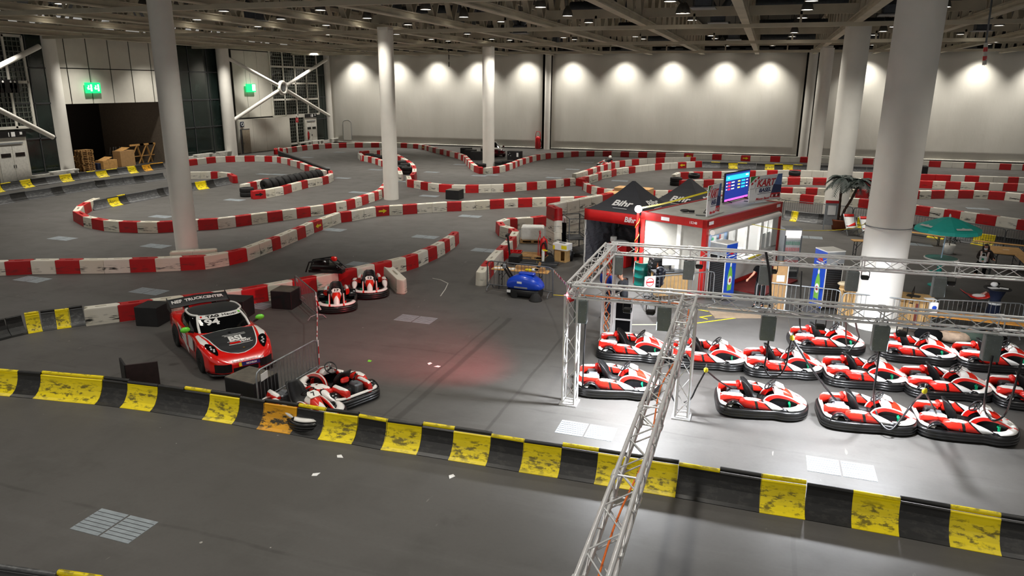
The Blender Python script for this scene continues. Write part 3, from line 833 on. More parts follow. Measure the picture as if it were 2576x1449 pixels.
def panels(spec, where, rails=None, flip=False, group='black and yellow barrier panels', toe=.36):
    out = []; p = None; seq = None
    for q in spec:
        if isinstance(q, str): seq = q; continue
        w = at(*q)
        if p is not None and seq:
            d = w-p; k = len(seq); L = d.length/k; n = Vector((-d.y, d.x, 0)).normalized()*toe
            for j, ch in enumerate(seq):
                out.append((p+d*((j+.5)/k)+n, math.atan2(d.y, d.x), L, ch))
        p = w; seq = None
    for j, (c, a, L, ch) in enumerate(out):
        o = bpy.data.objects.new('track_barrier', panel_mesh(ch)); COL.objects.link(o)
        o.location = (c.x, c.y, 0); o.rotation_euler = (0, 0, a); o.scale = (L, 1, 1)
        tag(o, '%s curved track barrier, %s from left in %s' % (SHN[ch], ordn(j+1), where), 'track barrier', group)
        rc = rails[j] if rails and j < len(rails) else ch
        if rc != ' ':
            rl = bpy.data.objects.new('top_rail', rail_mesh(rc.upper())); COL.objects.link(rl); rl.parent = o
            rl.location = (0, .02, .495) if rc.isupper() else (0, .06, .518)
            if rc.upper() != ch: rl['label'] = '%s top rail' % SHN[rc.upper()]
panels([(-60, 990), 'Y', (24, 998), 'K', (82, 1003), 'Y', (160, 1011), 'Y', (238, 1018), 'K', (301, 1026), 'Y', (377, 1036), 'KK', (508, 1056), 'Y', (583, 1068), 'K', (645, 1080), 'O', (729, 1093), 'K', (799, 1106), 'Y', (884, 1118), 'K', (957, 1132), 'Y', (1047, 1145), 'K', (1127, 1158), 'Y', (1221, 1173),
        'K', (1305, 1188), 'Y', (1402, 1203), 'K', (1494, 1218), 'YY', (1698, 1252), 'KK', (1910, 1290), 'Y', (2025, 1308), 'K', (2142, 1329), 'Y', (2262, 1351), 'K', (2390, 1376), 'Y', (2520, 1400), 'K', (2660, 1425)],
       'the long nearest row', 'YKyykKKykKkykYKykYKykkYkyKYkyk')
panels([(-40, 868), 'K', (33, 849), 'K', (72, 840), 'Y', (108, 834), 'G', (144, 829), 'Y', (180, 824), 'G', (217, 818)], 'the short strip before the white block', 'KKykYk')
panels([(-40, 524), 'G', (0, 516), 'GK', (75, 503), 'GG', (140, 493), 'KG', (196, 483.5), 'GG', (250, 474), 'KGG', (318, 465), 'GK', (370, 459), 'G', (420, 452)], 'the middle strip at left', None)
panels([(-26, 489), 'G', (-14, 487), 'Y', (15, 481.5), 'GG', (64, 474), 'Y', (90, 469), 'KG', (160, 459), 'Y', (189, 455), 'K', (206, 453), 'GG', (250, 447.5), 'Y', (277, 443.7), 'KG', (330, 437), 'Y', (351, 434), 'K', (367, 431), 'O', (387, 428), 'K', (419, 424)], 'the strip before the loading bay', 'GYYkYKGYkKyGYKyKkO')
panels([(241, 530), 'GG', (284, 520.5), 'Y', (311, 515), 'K', (330, 511), 'GG', (373, 503), 'GGKG', (440, 489), 'GG', (478, 482), 'G', (501, 478), 'Y', (528, 474), 'K', (548, 470), 'GG', (586, 463)], 'the strip behind the left pillar', 'GGKyGG')
panels([(1766, 422), 'GG', (1811, 423.5), 'K', (1833, 424), 'Y', (1856, 424.5), 'GG', (1902, 426), 'K', (1924, 427), 'Y', (1948, 427.8), 'K', (1970, 428.3), 'Y', (1995, 429), 'GG', (2040, 431), 'GGKYGG', (2180, 436), 'GGK', (2270, 440)], 'the far strip before the pillars', 'KyGKYGGKYKYGyK')
panels([(1966, 553), 'G', (1985, 556), 'Y', (2002, 558), 'GGK', (2080, 566), 'GGG', (2150, 573), 'YKKGG', (2270, 588), 'K', (2330, 597), 'Y', (2372, 603), 'GG', (2440, 614), 'Y', (2494, 622), 'KK', (2570, 634), 'KY', (2660, 650)], 'the strip behind the benches', None)
panels([(-95, 1533), 'G', (5, 1549), 'G', (105, 1565), 'Y', (214, 1583)], 'the strip at the bottom left corner', 'GGy')
# black rubber edge strip on the floor between two loops
mb = MB(); a, b = at(703, 392), at(827, 441)
MB().bar(a+Vector((0, 0, .25)), b+Vector((0, 0, .25)), .25, .5).build('rubber_strip', M_rubber)
o = COL.objects['rubber_strip']; tag(o, 'long low black rubber strip between two rows near the left wall', 'rubber strip')

# ------------------------------------------------------------------ tyres
def tyre_mesh(R, w, q=.62):
    r = R*q; pr = []
    for i in range(14):
        t = 2*PI*i/14
        pr.append(((R+r)/2 + (R-r)/2*max(-1, min(1, 1.25*math.cos(t))), w/2*max(-1, min(1, 1.25*math.sin(t)))))
    n = 24; rings = [[(p*math.cos(2*PI*j/n), p*math.sin(2*PI*j/n), z) for p, z in pr] for j in range(n)]
    o = MB().loft(rings, 0, False, False, True, True).build('tyre', M_rubber); me = o.data; bpy.data.objects.remove(o); return me
TY = tyre_mesh(.36, .26); TYB = tyre_mesh(.46, .30); TYC = tyre_mesh(.44, .42, .2)
def tyre(loc, label, rot=(0,0,0), me=TY, group='black tyres along the barriers'):
    o = bpy.data.objects.new('tyre', me); COL.objects.link(o); o.location = loc; o.rotation_euler = rot
    return tag(o, label, 'tyre', group)
p = at(622, 494)
tyre((p.x, p.y, .15), 'lower tyre of the pair capping the black arrow block', me=TYB); tyre((p.x, p.y, .45), 'upper tyre of the pair capping the black arrow block', me=TYB)
a, b = at(668, 487), at(798, 459)
for i in range(10):
    c = a+(b-a)*(i/9); 
    tyre((c.x, c.y+.15, .56), 'standing black tyre, %s from the left in the tilted line between two barrier rows' % ordn(i+1), (PI/2-.2, 0, math.atan2((b-a).y, (b-a).x)+PI/2-.25), TYC)
p = at(1214, 434)
for i in range(3): tyre((p.x, p.y-.1, .13+.26*i), 'tyre at the barrier corner before the pillar, %s from the floor' % ordn(i+1), me=TY)
for i, (px, py) in enumerate(((1204, 424), (1254, 420), (1268, 418), (1282, 417))):
    p = at(px, py)
    for k in range(2): tyre((p.x, p.y, .13+.26*k), '%s tyre of the pair %s from the left behind the pillar corner' % (('lower', 'upper')[k], ordn(i+1)))
for i, (px, py) in enumerate(((930, 402), (945, 404), (957, 407), (1010, 421), (1020, 428), (1012, 434), (1024, 438))):
    p = at(px, py)
    for k in range(2): tyre((p.x, p.y, .15+.30*k), '%s tyre of pair %s from the left on the tyre island' % (('lower', 'upper')[k], ordn(i+1)), me=TYB)
p = at(1700, 466); tyre((p.x, p.y, .15), 'lower black tyre capping the left end of the middle double row', me=TYB); tyre((p.x, p.y, .45), 'upper black tyre capping the left end of the middle double row', me=TYB)
p = at(1745, 458); tyre((p.x, p.y, .5), 'grey tyre lying inside the left end of the middle double row', (.1, 0, 0), TYB)
p = at(1997, 455); tyre((p.x, p.y, .62), 'grey tyre lying on the middle double row right of the banner', (.1, 0, 0), TYB)
# ------------------------------------------------------------------ rental karts (x forward, y left)
def livery():
    t = NT('kart livery'); co = t.coords(); x, y, z = t.sep(co)
    nz = t.noise(t.mapping(co, (1, 2, 4)), 3.0, 2)
    d = t.math('ADD', x, t.math('MULTIPLY', t.math('SUBTRACT', z, .33), 1.2))
    d = t.math('ADD', d, t.math('MULTIPLY', t.math('SUBTRACT', nz, .5), .03))
    c = t.mix(t.math('GREATER_THAN', d, .10), lin('dc2418'), lin('f0efec'))
    blk = t.math('MULTIPLY', t.math('GREATER_THAN', d, .055), t.math('LESS_THAN', d, .10))
    c = t.mix(blk, c, lin('141414'))
    d2 = t.math('ADD', d, t.math('MULTIPLY', z, -.9))
    st = t.math('MULTIPLY', t.math('GREATER_THAN', d2, -.50), t.math('LESS_THAN', d2, -.44))
    c = t.mix(st, c, lin('1a1a1a'))
    up = t.math('MULTIPLY', t.math('GREATER_THAN', t.math('ADD', z, t.math('MULTIPLY', t.math('SUBTRACT', nz, .5), .10)), .45), t.math('LESS_THAN', d, .06))
    c = t.mix(up, c, lin('efece8'))
    t.base(c); t.b.inputs['Roughness'].default_value = .28; t.b.inputs['Coat Weight'].default_value = .5
    return t.mat
def fairing_mat():
    t = NT('kart fairing livery'); co = t.coords(); x, y, z = t.sep(co)
    ay = t.math('ABSOLUTE', y)
    d = t.math('ADD', x, t.math('MULTIPLY', ay, -1.1))
    c = t.mix(t.math('GREATER_THAN', d, .60), lin('df2a18'), lin('f1efea'))
    c = t.mix(t.math('LESS_THAN', d, .30), c, lin('f1efea'))
    t.base(c); t.b.inputs['Roughness'].default_value = .28; t.b.inputs['Coat Weight'].default_value = .5
    return t.mat
def nose_mat():
    t = NT('kart nose livery'); co = t.coords(); x, y, z = t.sep(co); ay = t.math('ABSOLUTE', y)
    k = t.math('MULTIPLY', t.math('GREATER_THAN', ay, .20), t.math('LESS_THAN', ay, .26))
    c = t.mix(k, lin('f1efea'), lin('dd2a20')); t.base(c)
    t.b.inputs['Roughness'].default_value = .3; t.b.inputs['Coat Weight'].default_value = .4
    return t.mat
M_liv, M_fair, M_nose = livery(), fairing_mat(), nose_mat()
M_bump = pm('kart bumper plastic', '111112', .3, var=.4, scale=5, coat=.2)
M_seat = pm('kart seat', '0d0d0e', .5, var=.2)

def catmull(P, k=5, closed=True):
    n = len(P); out = []
    rng = range(n) if closed else range(n-1)
    for i in rng:
        p0, p1, p2, p3 = (Vector(P[(i+j-1) % n]) if closed else Vector(P[min(max(i+j-1, 0), n-1)]) for j in range(4))
        for s in range(k):
            t = s/k
            out.append(.5*((2*p1)+(p2-p0)*t+(2*p0-5*p1+4*p2-p3)*t*t+(3*p1-p0-3*p2+p3)*t**3))
    if not closed: out.append(Vector(P[-1]))
    return out
BO = [(1.03, 0), (1.0, .22), (.9, .45), (.72, .6), (.48, .655), (.24, .61), (0, .64), (-.4, .68), (-.75, .67), (-.93, .58), (-1.0, .42), (-1.01, 0)]
BO = BO + [(x, -y) for x, y in BO[-2:0:-1]]
BOUT = catmull([(x, y, 0) for x, y in BO], 4)
def outline_rings(prof):
    n = len(BOUT); rings = []
    for i, p in enumerate(BOUT):
        d = (BOUT[(i+1) % n]-BOUT[i-1]).normalized(); nn = Vector((d.y, -d.x, 0))
        if nn.dot(p) < 0: nn = -nn
        rings.append([p+nn*o+Vector((0, 0, z)) for o, z in prof])
    return rings
def make_kart(name, loc, rz, label, group, number=None, pods=True):
    r = thing(name, label, 'kart', loc, rz, group)
    pr = [(o, z*.88) for o, z in [(-.06, .05), (0, .04), (.035, .06), (.04, .10), (.015, .115), (.04, .13), (.04, .17), (.015, .185), (.035, .20), (.03, .25), (-.01, .275), (-.06, .265)]]
    MB().loft(outline_rings(pr), 0, False, False, True, True).build('bumper', M_bump, r)
    mb = MB(); rg = [Vector((p.x*.95, p.y*.94, .07)) for p in BOUT]
    mb.add(rg, [tuple(range(len(rg)))])
    for y in (-.3, .3): mb.tube([(-.85, y, .12), (.2, y*.9, .11), (.8, y*.8, .12)], .02, 8)
    for x in (-.6, -.1, .3, .75): mb.tube([(x, -.5, .13), (x, .5, .13)], .018, 8)
    mb.build('floor_tray', M_dark, r)
    for s in (-1, 1):
        if pods:
            st = [(-.56, .50, .33, .02, .02), (-.54, .50, .33, .07, .09), (-.40, .52, .345, .10, .125), (-.2, .535, .345, .11, .125), (0, .54, .33, .105, .105), (.18, .545, .305, .085, .075), (.32, .55, .28, .05, .045), (.42, .555, .26, .015, .012)]
            rings = [[(x, s*(yc+hy*math.copysign(abs(math.cos(a))**.75, math.cos(a))), zc+hz*math.copysign(abs(math.sin(a))**.75, math.sin(a))) for a in [2*PI*i/16 for i in range(16)]] for x, yc, zc, hy, hz in st]
            if s < 0: rings = [q[::-1] for q in rings]
            MB().loft(rings).build('side_pod', M_liv, r)
        # rear side panel
        rings = [[(x, s*(.29+k+a), z-d) for a, z in ((0, .26), (.09, .28), (.13, .38), (.09, .47), (.03, .50), (0, .48))] for x, k, d in ((-.97, -.03, .06), (-.90, 0, .01), (-.70, .02, 0), (-.52, .03, 0), (-.46, .03, .03))]
        if s > 0: rings = [q[::-1] for q in rings]
        MB().loft(rings).build('rear_panel', M_liv, r)
        # rear fender
        mb = MB(); rows = []
        for i in range(11):
            a = PI*(-.02+1.0*i/10); rows.append([(-.66+.23*math.cos(a), s*yy, .13+(.25 if yy not in (.40, .655) else .22)*math.sin(a)) for yy in (.40, .43, .53, .62, .655)])
        solid(mb.sheet(rows).build('fender', M_gloss, r), .015, 0)
        for x, R, w, y in ((-.66, .145, .2, .52), (.52, .13, .13, .47)):
            mb = MB(); mb.cyl((x, s*(y-w/2), R), (x, s*(y+w/2), R), R, n=18)
            wh = mb.build('wheel', M_rubber, r)
            MB().cyl((x, s*(y+w/2-.02), R), (x, s*(y+w/2+.006), R), R*.5, n=12).build('hub', M_steel, wh)
        # leg arch between seat and nose
        oa = catmull([(-.02, .16, 0), (.05, .36, 0), (.17, .46, 0), (.36, .49, 0), (.62, .43, 0), (.88, .30, 0)], 4, False)
        ia = catmull([(.09, .16, 0), (.14, .30, 0), (.24, .385, 0), (.38, .41, 0), (.62, .37, 0), (.87, .27, 0)], 4, False)
        for (u, v, mt, nm, th) in ((oa, ia, M_bred, 'leg_arch', .05),):
            rows = [[(p.x, s*.235, p.y) for p in u], [(p.x, s*.235, p.y) for p in v]]
            arch = solid(MB().sheet(rows, smooth=False).build(nm, mt, r), th, 0)
            MB().add([(p.x, s*.225, p.y) for p in ia]+[(.87, s*.225, .1), (.09, s*.225, .1)], [tuple(range(len(ia)+2))]).build('inner_panel', M_black, r)
            MB().tube([(p.x, s*.245, p.y) for p in oa], .017, 6).build('white_edge', M_wgloss, arch)
        MB().ball((.46, s*.5, .22), .17, 10, 6, sc=(1.1, .75, .45)).build('front_fender', M_gloss, r)
    # central fairing with number plate
    st = [(.26, .17, .46, .60), (.34, .185, .42, .635), (.46, .16, .40, .60), (.62, .12, .33, .51), (.78, .10, .25, .40), (.92, .11, .2, .32), (.99, .09, .2, .27)]
    rings = [[(x, w*math.cos(a), zb+(zt-zb)*math.sin(a)**.8) for a in [PI*i/10 for i in range(11)]] for x, w, zb, zt in st]
    f = MB().loft(rings, 0, True, True, True).build('fairing', M_fair, r)
    M = frame((.36, 0, .655), (0, 1, 0), (-.955, 0, .10))
    M = frame((.385, 0, .625), (0, 1, 0), (-.93, 0, .36))
    pl = MB().prism([(-.13, -.10), (.13, -.10), (.15, .03), (.09, .12), (-.09, .12), (-.15, .03)], .02, M).build('number_plate', M_wgloss, f)
    if number:
        M2 = M.copy(); M2.translation = Vector((.385, 0, .625)) + (M.to_3x3()@Vector((0, 0, .022)))
        lettering(number, .17, M_black, pl, M2, 'number', bold=.006)
    # nose cover
    n = len(BOUT); fr = [p for p in BOUT[:18]]
    L_ = [p for p in BOUT if p.x > .50]
    L_.sort(key=lambda p: p.y)
    rows = [[(p.x*.985, p.y*.97, .262) for p in L_], [(p.x*.94-.02, p.y*.9, .295) for p in L_], [(p.x*.87-.05, p.y*.82, .29) for p in L_], [(p.x*.85-.06, p.y*.80, .24) for p in L_]]
    solid(MB().sheet(rows).build('nose_cover', M_nose, r), .02, 0)
    L_ = [p for p in BOUT if p.x < -.70]; L_.sort(key=lambda p: p.y)
    rows = [[(p.x*.975, p.y*.97, .262) for p in L_], [(p.x*.955, p.y*.93, .295) for p in L_], [(p.x*.92, p.y*.89, .295) for p in L_], [(p.x*.91, p.y*.88, .25) for p in L_]]
    solid(MB().sheet(rows).build('tail_cover', M_wgloss, r), .02, 0)
    # seat shell
    prof = [(.16, .22), (.02, .185), (-.14, .175), (-.27, .23), (-.36, .36), (-.43, .52), (-.48, .66), (-.50, .73)]
    hw = [.17, .20, .22, .225, .225, .21, .17, .11]; rise = [.05, .09, .13, .17, .15, .10, .05, .0]; fw = [.02, .0, .0, .04, .10, .09, .05, .0]
    rows = []
    for (x, z), w, ri, q in zip(prof, hw, rise, fw):
        rows.append([(x+q*abs(t)**2, w*t, z+ri*abs(t)**2.5) for t in (-1, -.75, -.4, 0, .4, .75, 1)])
    solid(MB().sheet(rows).build('seat', M_seat, r), .03, 0)
    MB().bbox((-.54, .10, .55), (.10, .22, .12), .03).build('headrest', M_bred, r)
    # engine and tank
    MB().bbox((-.62, -.16, .30), (.30, .24, .26), .03).cyl((-.72, -.1, .4), (-.52, -.1, .4), .07).build('engine', M_steel, r)
    MB().bbox((-.66, .17, .30), (.26, .2, .24), .03).build('battery_box', M_black, r)
    # steering
    ax = Vector((-.72, 0, .69)).normalized(); c = Vector((.17, 0, .64)); e = ax.orthogonal().normalized(); g = ax.cross(e)
    mb = MB(); mb.tube([c+e*(.155*math.cos(t))+g*(.155*math.sin(t)) for t in [2*PI*i/20 for i in range(20)]], .016, 8, closed=True)
    for t in (.3, 2.4, 4.5): mb.bar(c, c+e*(.15*math.cos(t))+g*(.15*math.sin(t)), .03, .012)
    mb.ball(c, .035); mb.build('steering_wheel', M_black, r)
    MB().cyl(c, c-ax*.42, .015, n=8).build('steering_column', M_steel, r)
    # pedals
    mb = MB(); M = frame((.60, -.29, .23), (0, 1, 0), (-.3, 0, 1))
    mb.prism([(-.06, -.1), (.06, -.1), (.06, .1), (-.06, .1)], .012, M).bar((.6, -.33, .13), (.6, -.33, .34), .02).bar((.6, -.25, .13), (.6, -.25, .34), .02).bar((.58, -.34, .3), (.58, -.24, .3), .025)
    mb.build('pedal', M_green, r)
    mb = MB(); M = frame((.60, .27, .23), (0, 1, 0), (-.3, 0, 1))
    mb.prism([(-.05, -.09), (.05, -.09), (.05, .09), (-.05, .09)], .012, M).bar((.6, .27, .12), (.6, .27, .2), .02); mb.build('pedal', M_bred, r)
    MB().tube([(-.25, -.64, .27), (-.25, -.6, .38), (-.27, -.46, .46), (-.3, -.3, .40)], .012, 6).build('safety_strap', M_black, r)
    return r
def kplace(px0, py0, px1, py1):
    """base line of the near bumper side, rear end first"""
    a, b = at(px0, py0), at(px1, py1); d = b-a
    return a, b, math.atan2(d.y, d.x), d.length
GK = 'rental karts parked under the truss'
KA = []
# each: bottom line of the near side (rear x,y -> front x,y)
park = [
    (1466, 1000, 1640, 1012, 'red and white kart nearest the left truss leg, front row of the parked karts'),
    (1509, 905, 1672, 920, 'red and white kart beside the rear left truss leg, standing before the black panel'),
    (1700, 926, 1868, 941, 'red and white kart half hidden by the truss leg in the back row'),
    (1886, 950, 2070, 962, 'red and white kart below the hanging yellow plug with a cable loop over it', '2'),
    (2003, 888, 2180, 899, 'red and white kart farthest back, in front of the thick pillar'),
    (2088, 974, 2284, 992, 'red and white kart in the middle row under the grey box with a vertical cable'),
    (2220, 908, 2408, 928, 'red and white kart in the back row right of the thick pillar'),
    (2300, 1003, 2500, 1019, 'red and white kart in the middle row behind the tethered front right kart'),
    (2424, 932, 2620, 950, 'red and white kart in the back row under the rightmost grey box'),
    (1817, 1048, 2026, 1067, 'red and white kart standing alone in front, tethered from the right truss leg'),
    (2080, 1080, 2306, 1105, 'red and white kart with a cable hanging to its floor, second from right in front'),
    (2322, 1102, 2566, 1133, 'red and white kart nearest the camera at the right edge'),
    (2526, 1030, 2740, 1052, 'red and white kart cut off by the right edge of the photo'),
]
proto = None
for q in park:
    a, b, rz, L = kplace(*q[:4]); lab = q[4]; num = q[5] if len(q) > 5 else None
    c = (a+b)/2; n = Vector((-math.sin(rz), math.cos(rz), 0)); c = c + n*.66
    if proto is None or num:
        k = make_kart('racing_kart', (c.x, c.y, 0), rz, lab, GK, num)
        if proto is None: proto = k
    else: k = dup(proto, (c.x, c.y, 0), rz, lab)
    KA.append(k)
GL = 'karts at the pit entrance'
def kat(px, py, rz): 
    p = at(px, py); return (p.x, p.y, 0), rz
l, rz = kat(848, 768, math.radians(-58)); make_kart('racing_kart', l, rz, 'stripped kart number 17 facing the camera beside the tape wrapped fence', GL, '17', False)
l, rz = kat(931, 735, math.radians(-60)); make_kart('racing_kart', l, rz, 'kart number 12 facing the camera beside the white cross block', GL, '12')
l, rz = kat(846, 990, math.radians(157)); make_kart('racing_kart', l, rz, 'kart facing left behind the fence, its rear toward the open floor', GL, '20')
l, rz = kat(768, 1044, math.radians(-22)); make_kart('racing_kart', l, rz, 'kart number 7 partly hidden behind the yellow and black panels', GL, '7')
# spare bodywork and driver far on the track
p = at(812, 726); r = thing('kart_bodywork', 'black stripped kart engine frame lying on the white block behind kart 17', 'kart parts', (p.x, p.y+.35, .56), math.radians(12))
mb = MB(); mb.bbox((0, 0, .2), (1.1, .5, .22), .06).bbox((-.2, 0, .36), (.5, .4, .2), .05); mb.build('engine_cover', M_gloss, r)
MB().tube([(-.75, -.2, .02), (-.6, -.2, .4), (.2, -.2, .55), (.7, -.2, .15)], .03).tube([(-.75, .2, .02), (-.6, .2, .4), (.2, .2, .55), (.7, .2, .15)], .03).build('frame_tube', M_black, r)
MB().box((0, 0, .05), (1.3, .36, .1)).build('base_frame', M_black, r)
MB().bbox((.3, .0, .52), (.22, .16, .16), .04).build('red_cap', M_bred, r)
l, rz = kat(1528, 419, math.radians(155)); DRV = make_kart('racing_kart', l, rz, 'kart being driven on the track behind the far double barrier row', None)
# ------------------------------------------------------------------ race car (x forward, y left)
def interp(tab, x):
    if x <= tab[0][0]: return tab[0][1]
    for (a, b), (c, d) in zip(tab, tab[1:]):
        if x <= c:
            t = (x-a)/(c-a); t = t*t*(3-2*t)*.5 + t*.5
            return b+(d-b)*t
    return tab[-1][1]
T_W = [(-2.2, .66), (-2.12, .78), (-1.9, .87), (-1.3, .93), (-.8, .90), (-.3, .875), (.5, .87), (1.2, .915), (1.6, .89), (1.9, .82), (2.08, .70), (2.18, .55), (2.22, .42)]
T_S = [(-2.2, .74), (-2.0, .86), (-1.6, .93), (-1.2, .94), (-.6, .88), (.2, .84), (.7, .84), (1.2, .83), (1.5, .77), (1.8, .66), (2.0, .56), (2.15, .45), (2.22, .38)]
T_C = [(-2.2, .78), (-1.8, .93), (-1.2, .98), (.6, .93), (.8, .895), (1.1, .82), (1.5, .71), (1.8, .62), (2.0, .54), (2.15, .45), (2.22, .37)]
WF, WR_, RW = 1.26, -1.24, .335
def zlow(x):
    z = .15 if abs(x) < 1.9 else .15+.1*(abs(x)-1.9)
    for xw in (WF, WR_):
        q = .385**2-(x-xw)**2
        if q > 0: z = max(z, .32+math.sqrt(q))
    return z
def half(x):
    w, zs, zc, zl = interp(T_W, x), interp(T_S, x), interp(T_C, x), zlow(x)
    return [(0, .14), (.6*w, .14), (.93*w, max(.145, zl-.03)), (w*.985, zl), (w*1.0, zl+(zs-.1-zl)*.35), (w, zl+(zs-.1-zl)*.7), (.99*w, zs-.09), (.95*w, zs-.02), (.86*w, zs+.008),
            (.70*w, zs+(zc-zs)*.25), (.42*w, zs+(zc-zs)*.72), (0, zc)]
def top_z(x, y):
    h = half(x)[7:][::-1]; y = abs(y)
    for (a, b), (c, d) in zip(h, h[1:]):
        if y <= c: return b+(d-b)*((y-a)/(c-a) if c > a else 0)
    return h[-1][1]
def body_sheet(xs, f0, f1, off, n=8):
    """strip of bodywork following the top surface between y = f0(x) and f1(x)"""
    rows = []
    for x in xs:
        a, b = f0(x), f1(x)
        rows.append([(x+off*.5, a+(b-a)*i/n, top_z(x, a+(b-a)*i/n)+off) for i in range(n+1)])
    return rows
def lins(a, b, n): return [a+(b-a)*i/n for i in range(n+1)]
M_cred = pm('car red lacquer', 'dd1812', .22, var=.03, coat=1.0)
M_cwhite = pm('car white lacquer', 'e9e9e6', .25, var=.03, coat=.8)
M_carbon = pm('matt black bonnet', '26282a', .42, var=.06)
M_lens = pm('headlight lens', '0c0d0e', .08, var=.5, scale=20)
M_glass = pm('car glass', '0b0c0d', .06, var=.2)
SIDE = lambda x, z: interp(T_W, x)*(1.0 if z < interp(T_S, x)-.1 else .99)
def GHR(v):
    tab = [(0, -1.62, .88, .83, .84), (.35, -1.36, .60, .80, 1.0), (.7, -1.10, .32, .735, 1.13), (.88, -.96, .14, .68, 1.19), (1, -.86, .03, .60, 1.215), (1.2, -.62, -.2, .32, 1.24), (1.3, -.45, -.37, .05, 1.243)]
    out = []
    for k in range(1, 5):
        t = [(q[0], q[k]) for q in tab]
        for (a, b), (c, d) in zip(t, t[1:]):
            if v <= c+1e-9: out.append(b+(d-b)*(v-a)/(c-a)); break
    return out
def GH(ph, v, off=0):
    x0, x1, b, z = GHR(v); cx, a = (x0+x1)/2, (x1-x0)/2
    c, s = math.cos(ph), math.sin(ph); e = 2/3.0
    nx, ny = math.copysign(abs(c)**e, c), math.copysign(abs(s)**e, s)
    return Vector((cx+(a+off)*nx, (b+off)*ny, z+off*.8))
def race_car(name, loc, rz, label):
    r = thing(name, label, 'car', loc, rz)
    xs = sorted(set([round(-2.2+4.42*i/70, 4) for i in range(71)] + [round(xw+s*d, 4) for xw in (WF, WR_) for s in (-1, 1) for d in (.385, .38, .37, .35, .3)]))
    rings = []
    for x in xs:
        h = half(x); rings.append([(x, -y, z) for y, z in h] + [(x, y, z) for y, z in h[-2:0:-1]])
    b = MB().loft(rings).build('body', M_cred, r)
    MB().box((0, 0, .3), (3.9, 1.2, .3)).build('underbody', M_black, r)
    # greenhouse
    PHN = 40; lv = [0, .18, .35, .52, .7, .8, .88]
    MB().loft([[GH(2*PI*i/PHN, v) for i in range(PHN)] for v in lv], 0, False, False).build('windows', M_glass, r)
    MB().loft([[GH(2*PI*i/PHN, v, .004) for i in range(PHN)] for v in (.84, .88, .94, 1, 1.1, 1.2, 1.3)], 0, False, True).build('roof', M_carbon, r)
    PA = .80
    mb = MB()
    for s in (-1, 1):
        mb.tube([GH(s*PA, v, .004) for v in lins(0, .86, 8)], .035, 8)
        mb.tube([GH(s*p, .86-.0*p, .012) for p in lins(PA, 2.2, 12)] + [GH(s*p, .86-(p-2.2)*1.9, .01) for p in lins(2.25, 2.62, 6)], .03, 8)
    mb.build('window_frame', M_cwhite, r)
    w = MB().sheet([[GH(p, v, .012) for p in lins(-PA+.02, PA-.02, 16)] for v in (.68, .74, .80, .87)]).build('sun_strip', M_cwhite, r)
    def warp_ws(v0, size):
        def f(p, co):
            # co.x across (car right to left), co.y up the screen
            v = v0+co.y*1.05; b = GHR(v)[2]; ph = math.asin(math.copysign(min(1, abs(co.x)/b)**1.5, co.x)); return GH(ph, v, .018+co.z)
        return f
    I4 = Matrix.Identity(4)
    lettering('TAG', .135, M_black, w, I4, warp=lambda p, co: warp_ws(.775, 1)(p, co+Vector((-.20, 0, 0))), bold=.006, sx=1.2)
    lettering('Heuer', .135, M_black, w, I4, warp=lambda p, co: warp_ws(.775, 1)(p, co+Vector((.24, 0, 0))), sx=1.2)
    MB().sheet([[GH(.66+.06*math.cos(t)*q, .775+.05*math.sin(t)*q, .018) for t in lins(0, 2*PI, 12)] for q in (.02, 1)]).build('green_dot', M_lime, w)
    MB().sheet([[GH(-.60+.05*x, .775+.045*y, .018) for x, y in ((-1, 1), (0, 1), (1, 1))], [GH(-.60+.05*x, .775+.045*y, .018) for x, y in ((-1, 0), (0, 0), (1, 0))], [GH(-.60+.05*x, .775+.045*y, .018) for x, y in ((-.6, -.6), (0, -1), (.6, -.6))]]).build('shield_sticker', M_cred, w)
    lettering('194', .36, M_cwhite, r, I4, 'start_number', warp=lambda p, co: warp_ws(.50, 1)(p, co+Vector((-.37, 0, 0))), bold=.014)
    # bonnet with white edge
    def bw(x): return .67 - .19*(x-.8)
    xf = 1.93
    def hedge(k):
        def f(x):
            t = (x-.80)/(xf-.80); return k*(bw(x)*math.sqrt(max(0, 1-max(0, t)**8)))
        return f
    xs2 = lins(.80, xf, 24)
    hb = MB().sheet(body_sheet(lins(.78, xf+.02, 24), lambda x: hedge(-1)(min(x, xf-.003))-.03, lambda x: hedge(1)(min(x, xf-.003))+.03, .006, 12)).build('bonnet_edge', M_cwhite, r)
    hd = MB().sheet(body_sheet(xs2, lambda x: hedge(-1)(min(x, xf-.004)), lambda x: hedge(1)(min(x, xf-.004)), .011, 12)).build('bonnet', M_carbon, r)
    def hw(x0, y0):
        def f(p, co):
            x, y = x0-co.y, y0+co.x; return Vector((x+.006, y, top_z(x, y)+.016+co.z))
        return f
    lettering('BSL', .27, M_cwhite, hd, I4, warp=hw(1.32, .08), bold=.012, sx=1.05)
    lettering('TEAM', .10, M_cwhite, hd, I4, warp=hw(1.50, .24), bold=.004, sx=1.1)
    def strip(x, y0, y1, h, mt, nm, sk=0):
        MB().sheet([[(q[0]+.006, q[1], top_z(q[0], q[1])+.017) for q in [(x+dx+sk*(y-y0), y) for y in lins(y0, y1, 8)]] for dx in (0, h)]).build(nm, mt, hd)
    strip(1.10, -.24, .36, .018, M_cwhite, 'stripe'); strip(1.165, -.2, .36, .018, M_cwhite, 'stripe'); strip(1.43, -.2, .42, .018, M_cwhite, 'stripe'); strip(1.575, -.2, .42, .018, M_cwhite, 'stripe')
    strip(1.475, -.16, .12, .07, M_cred, 'red_bar')
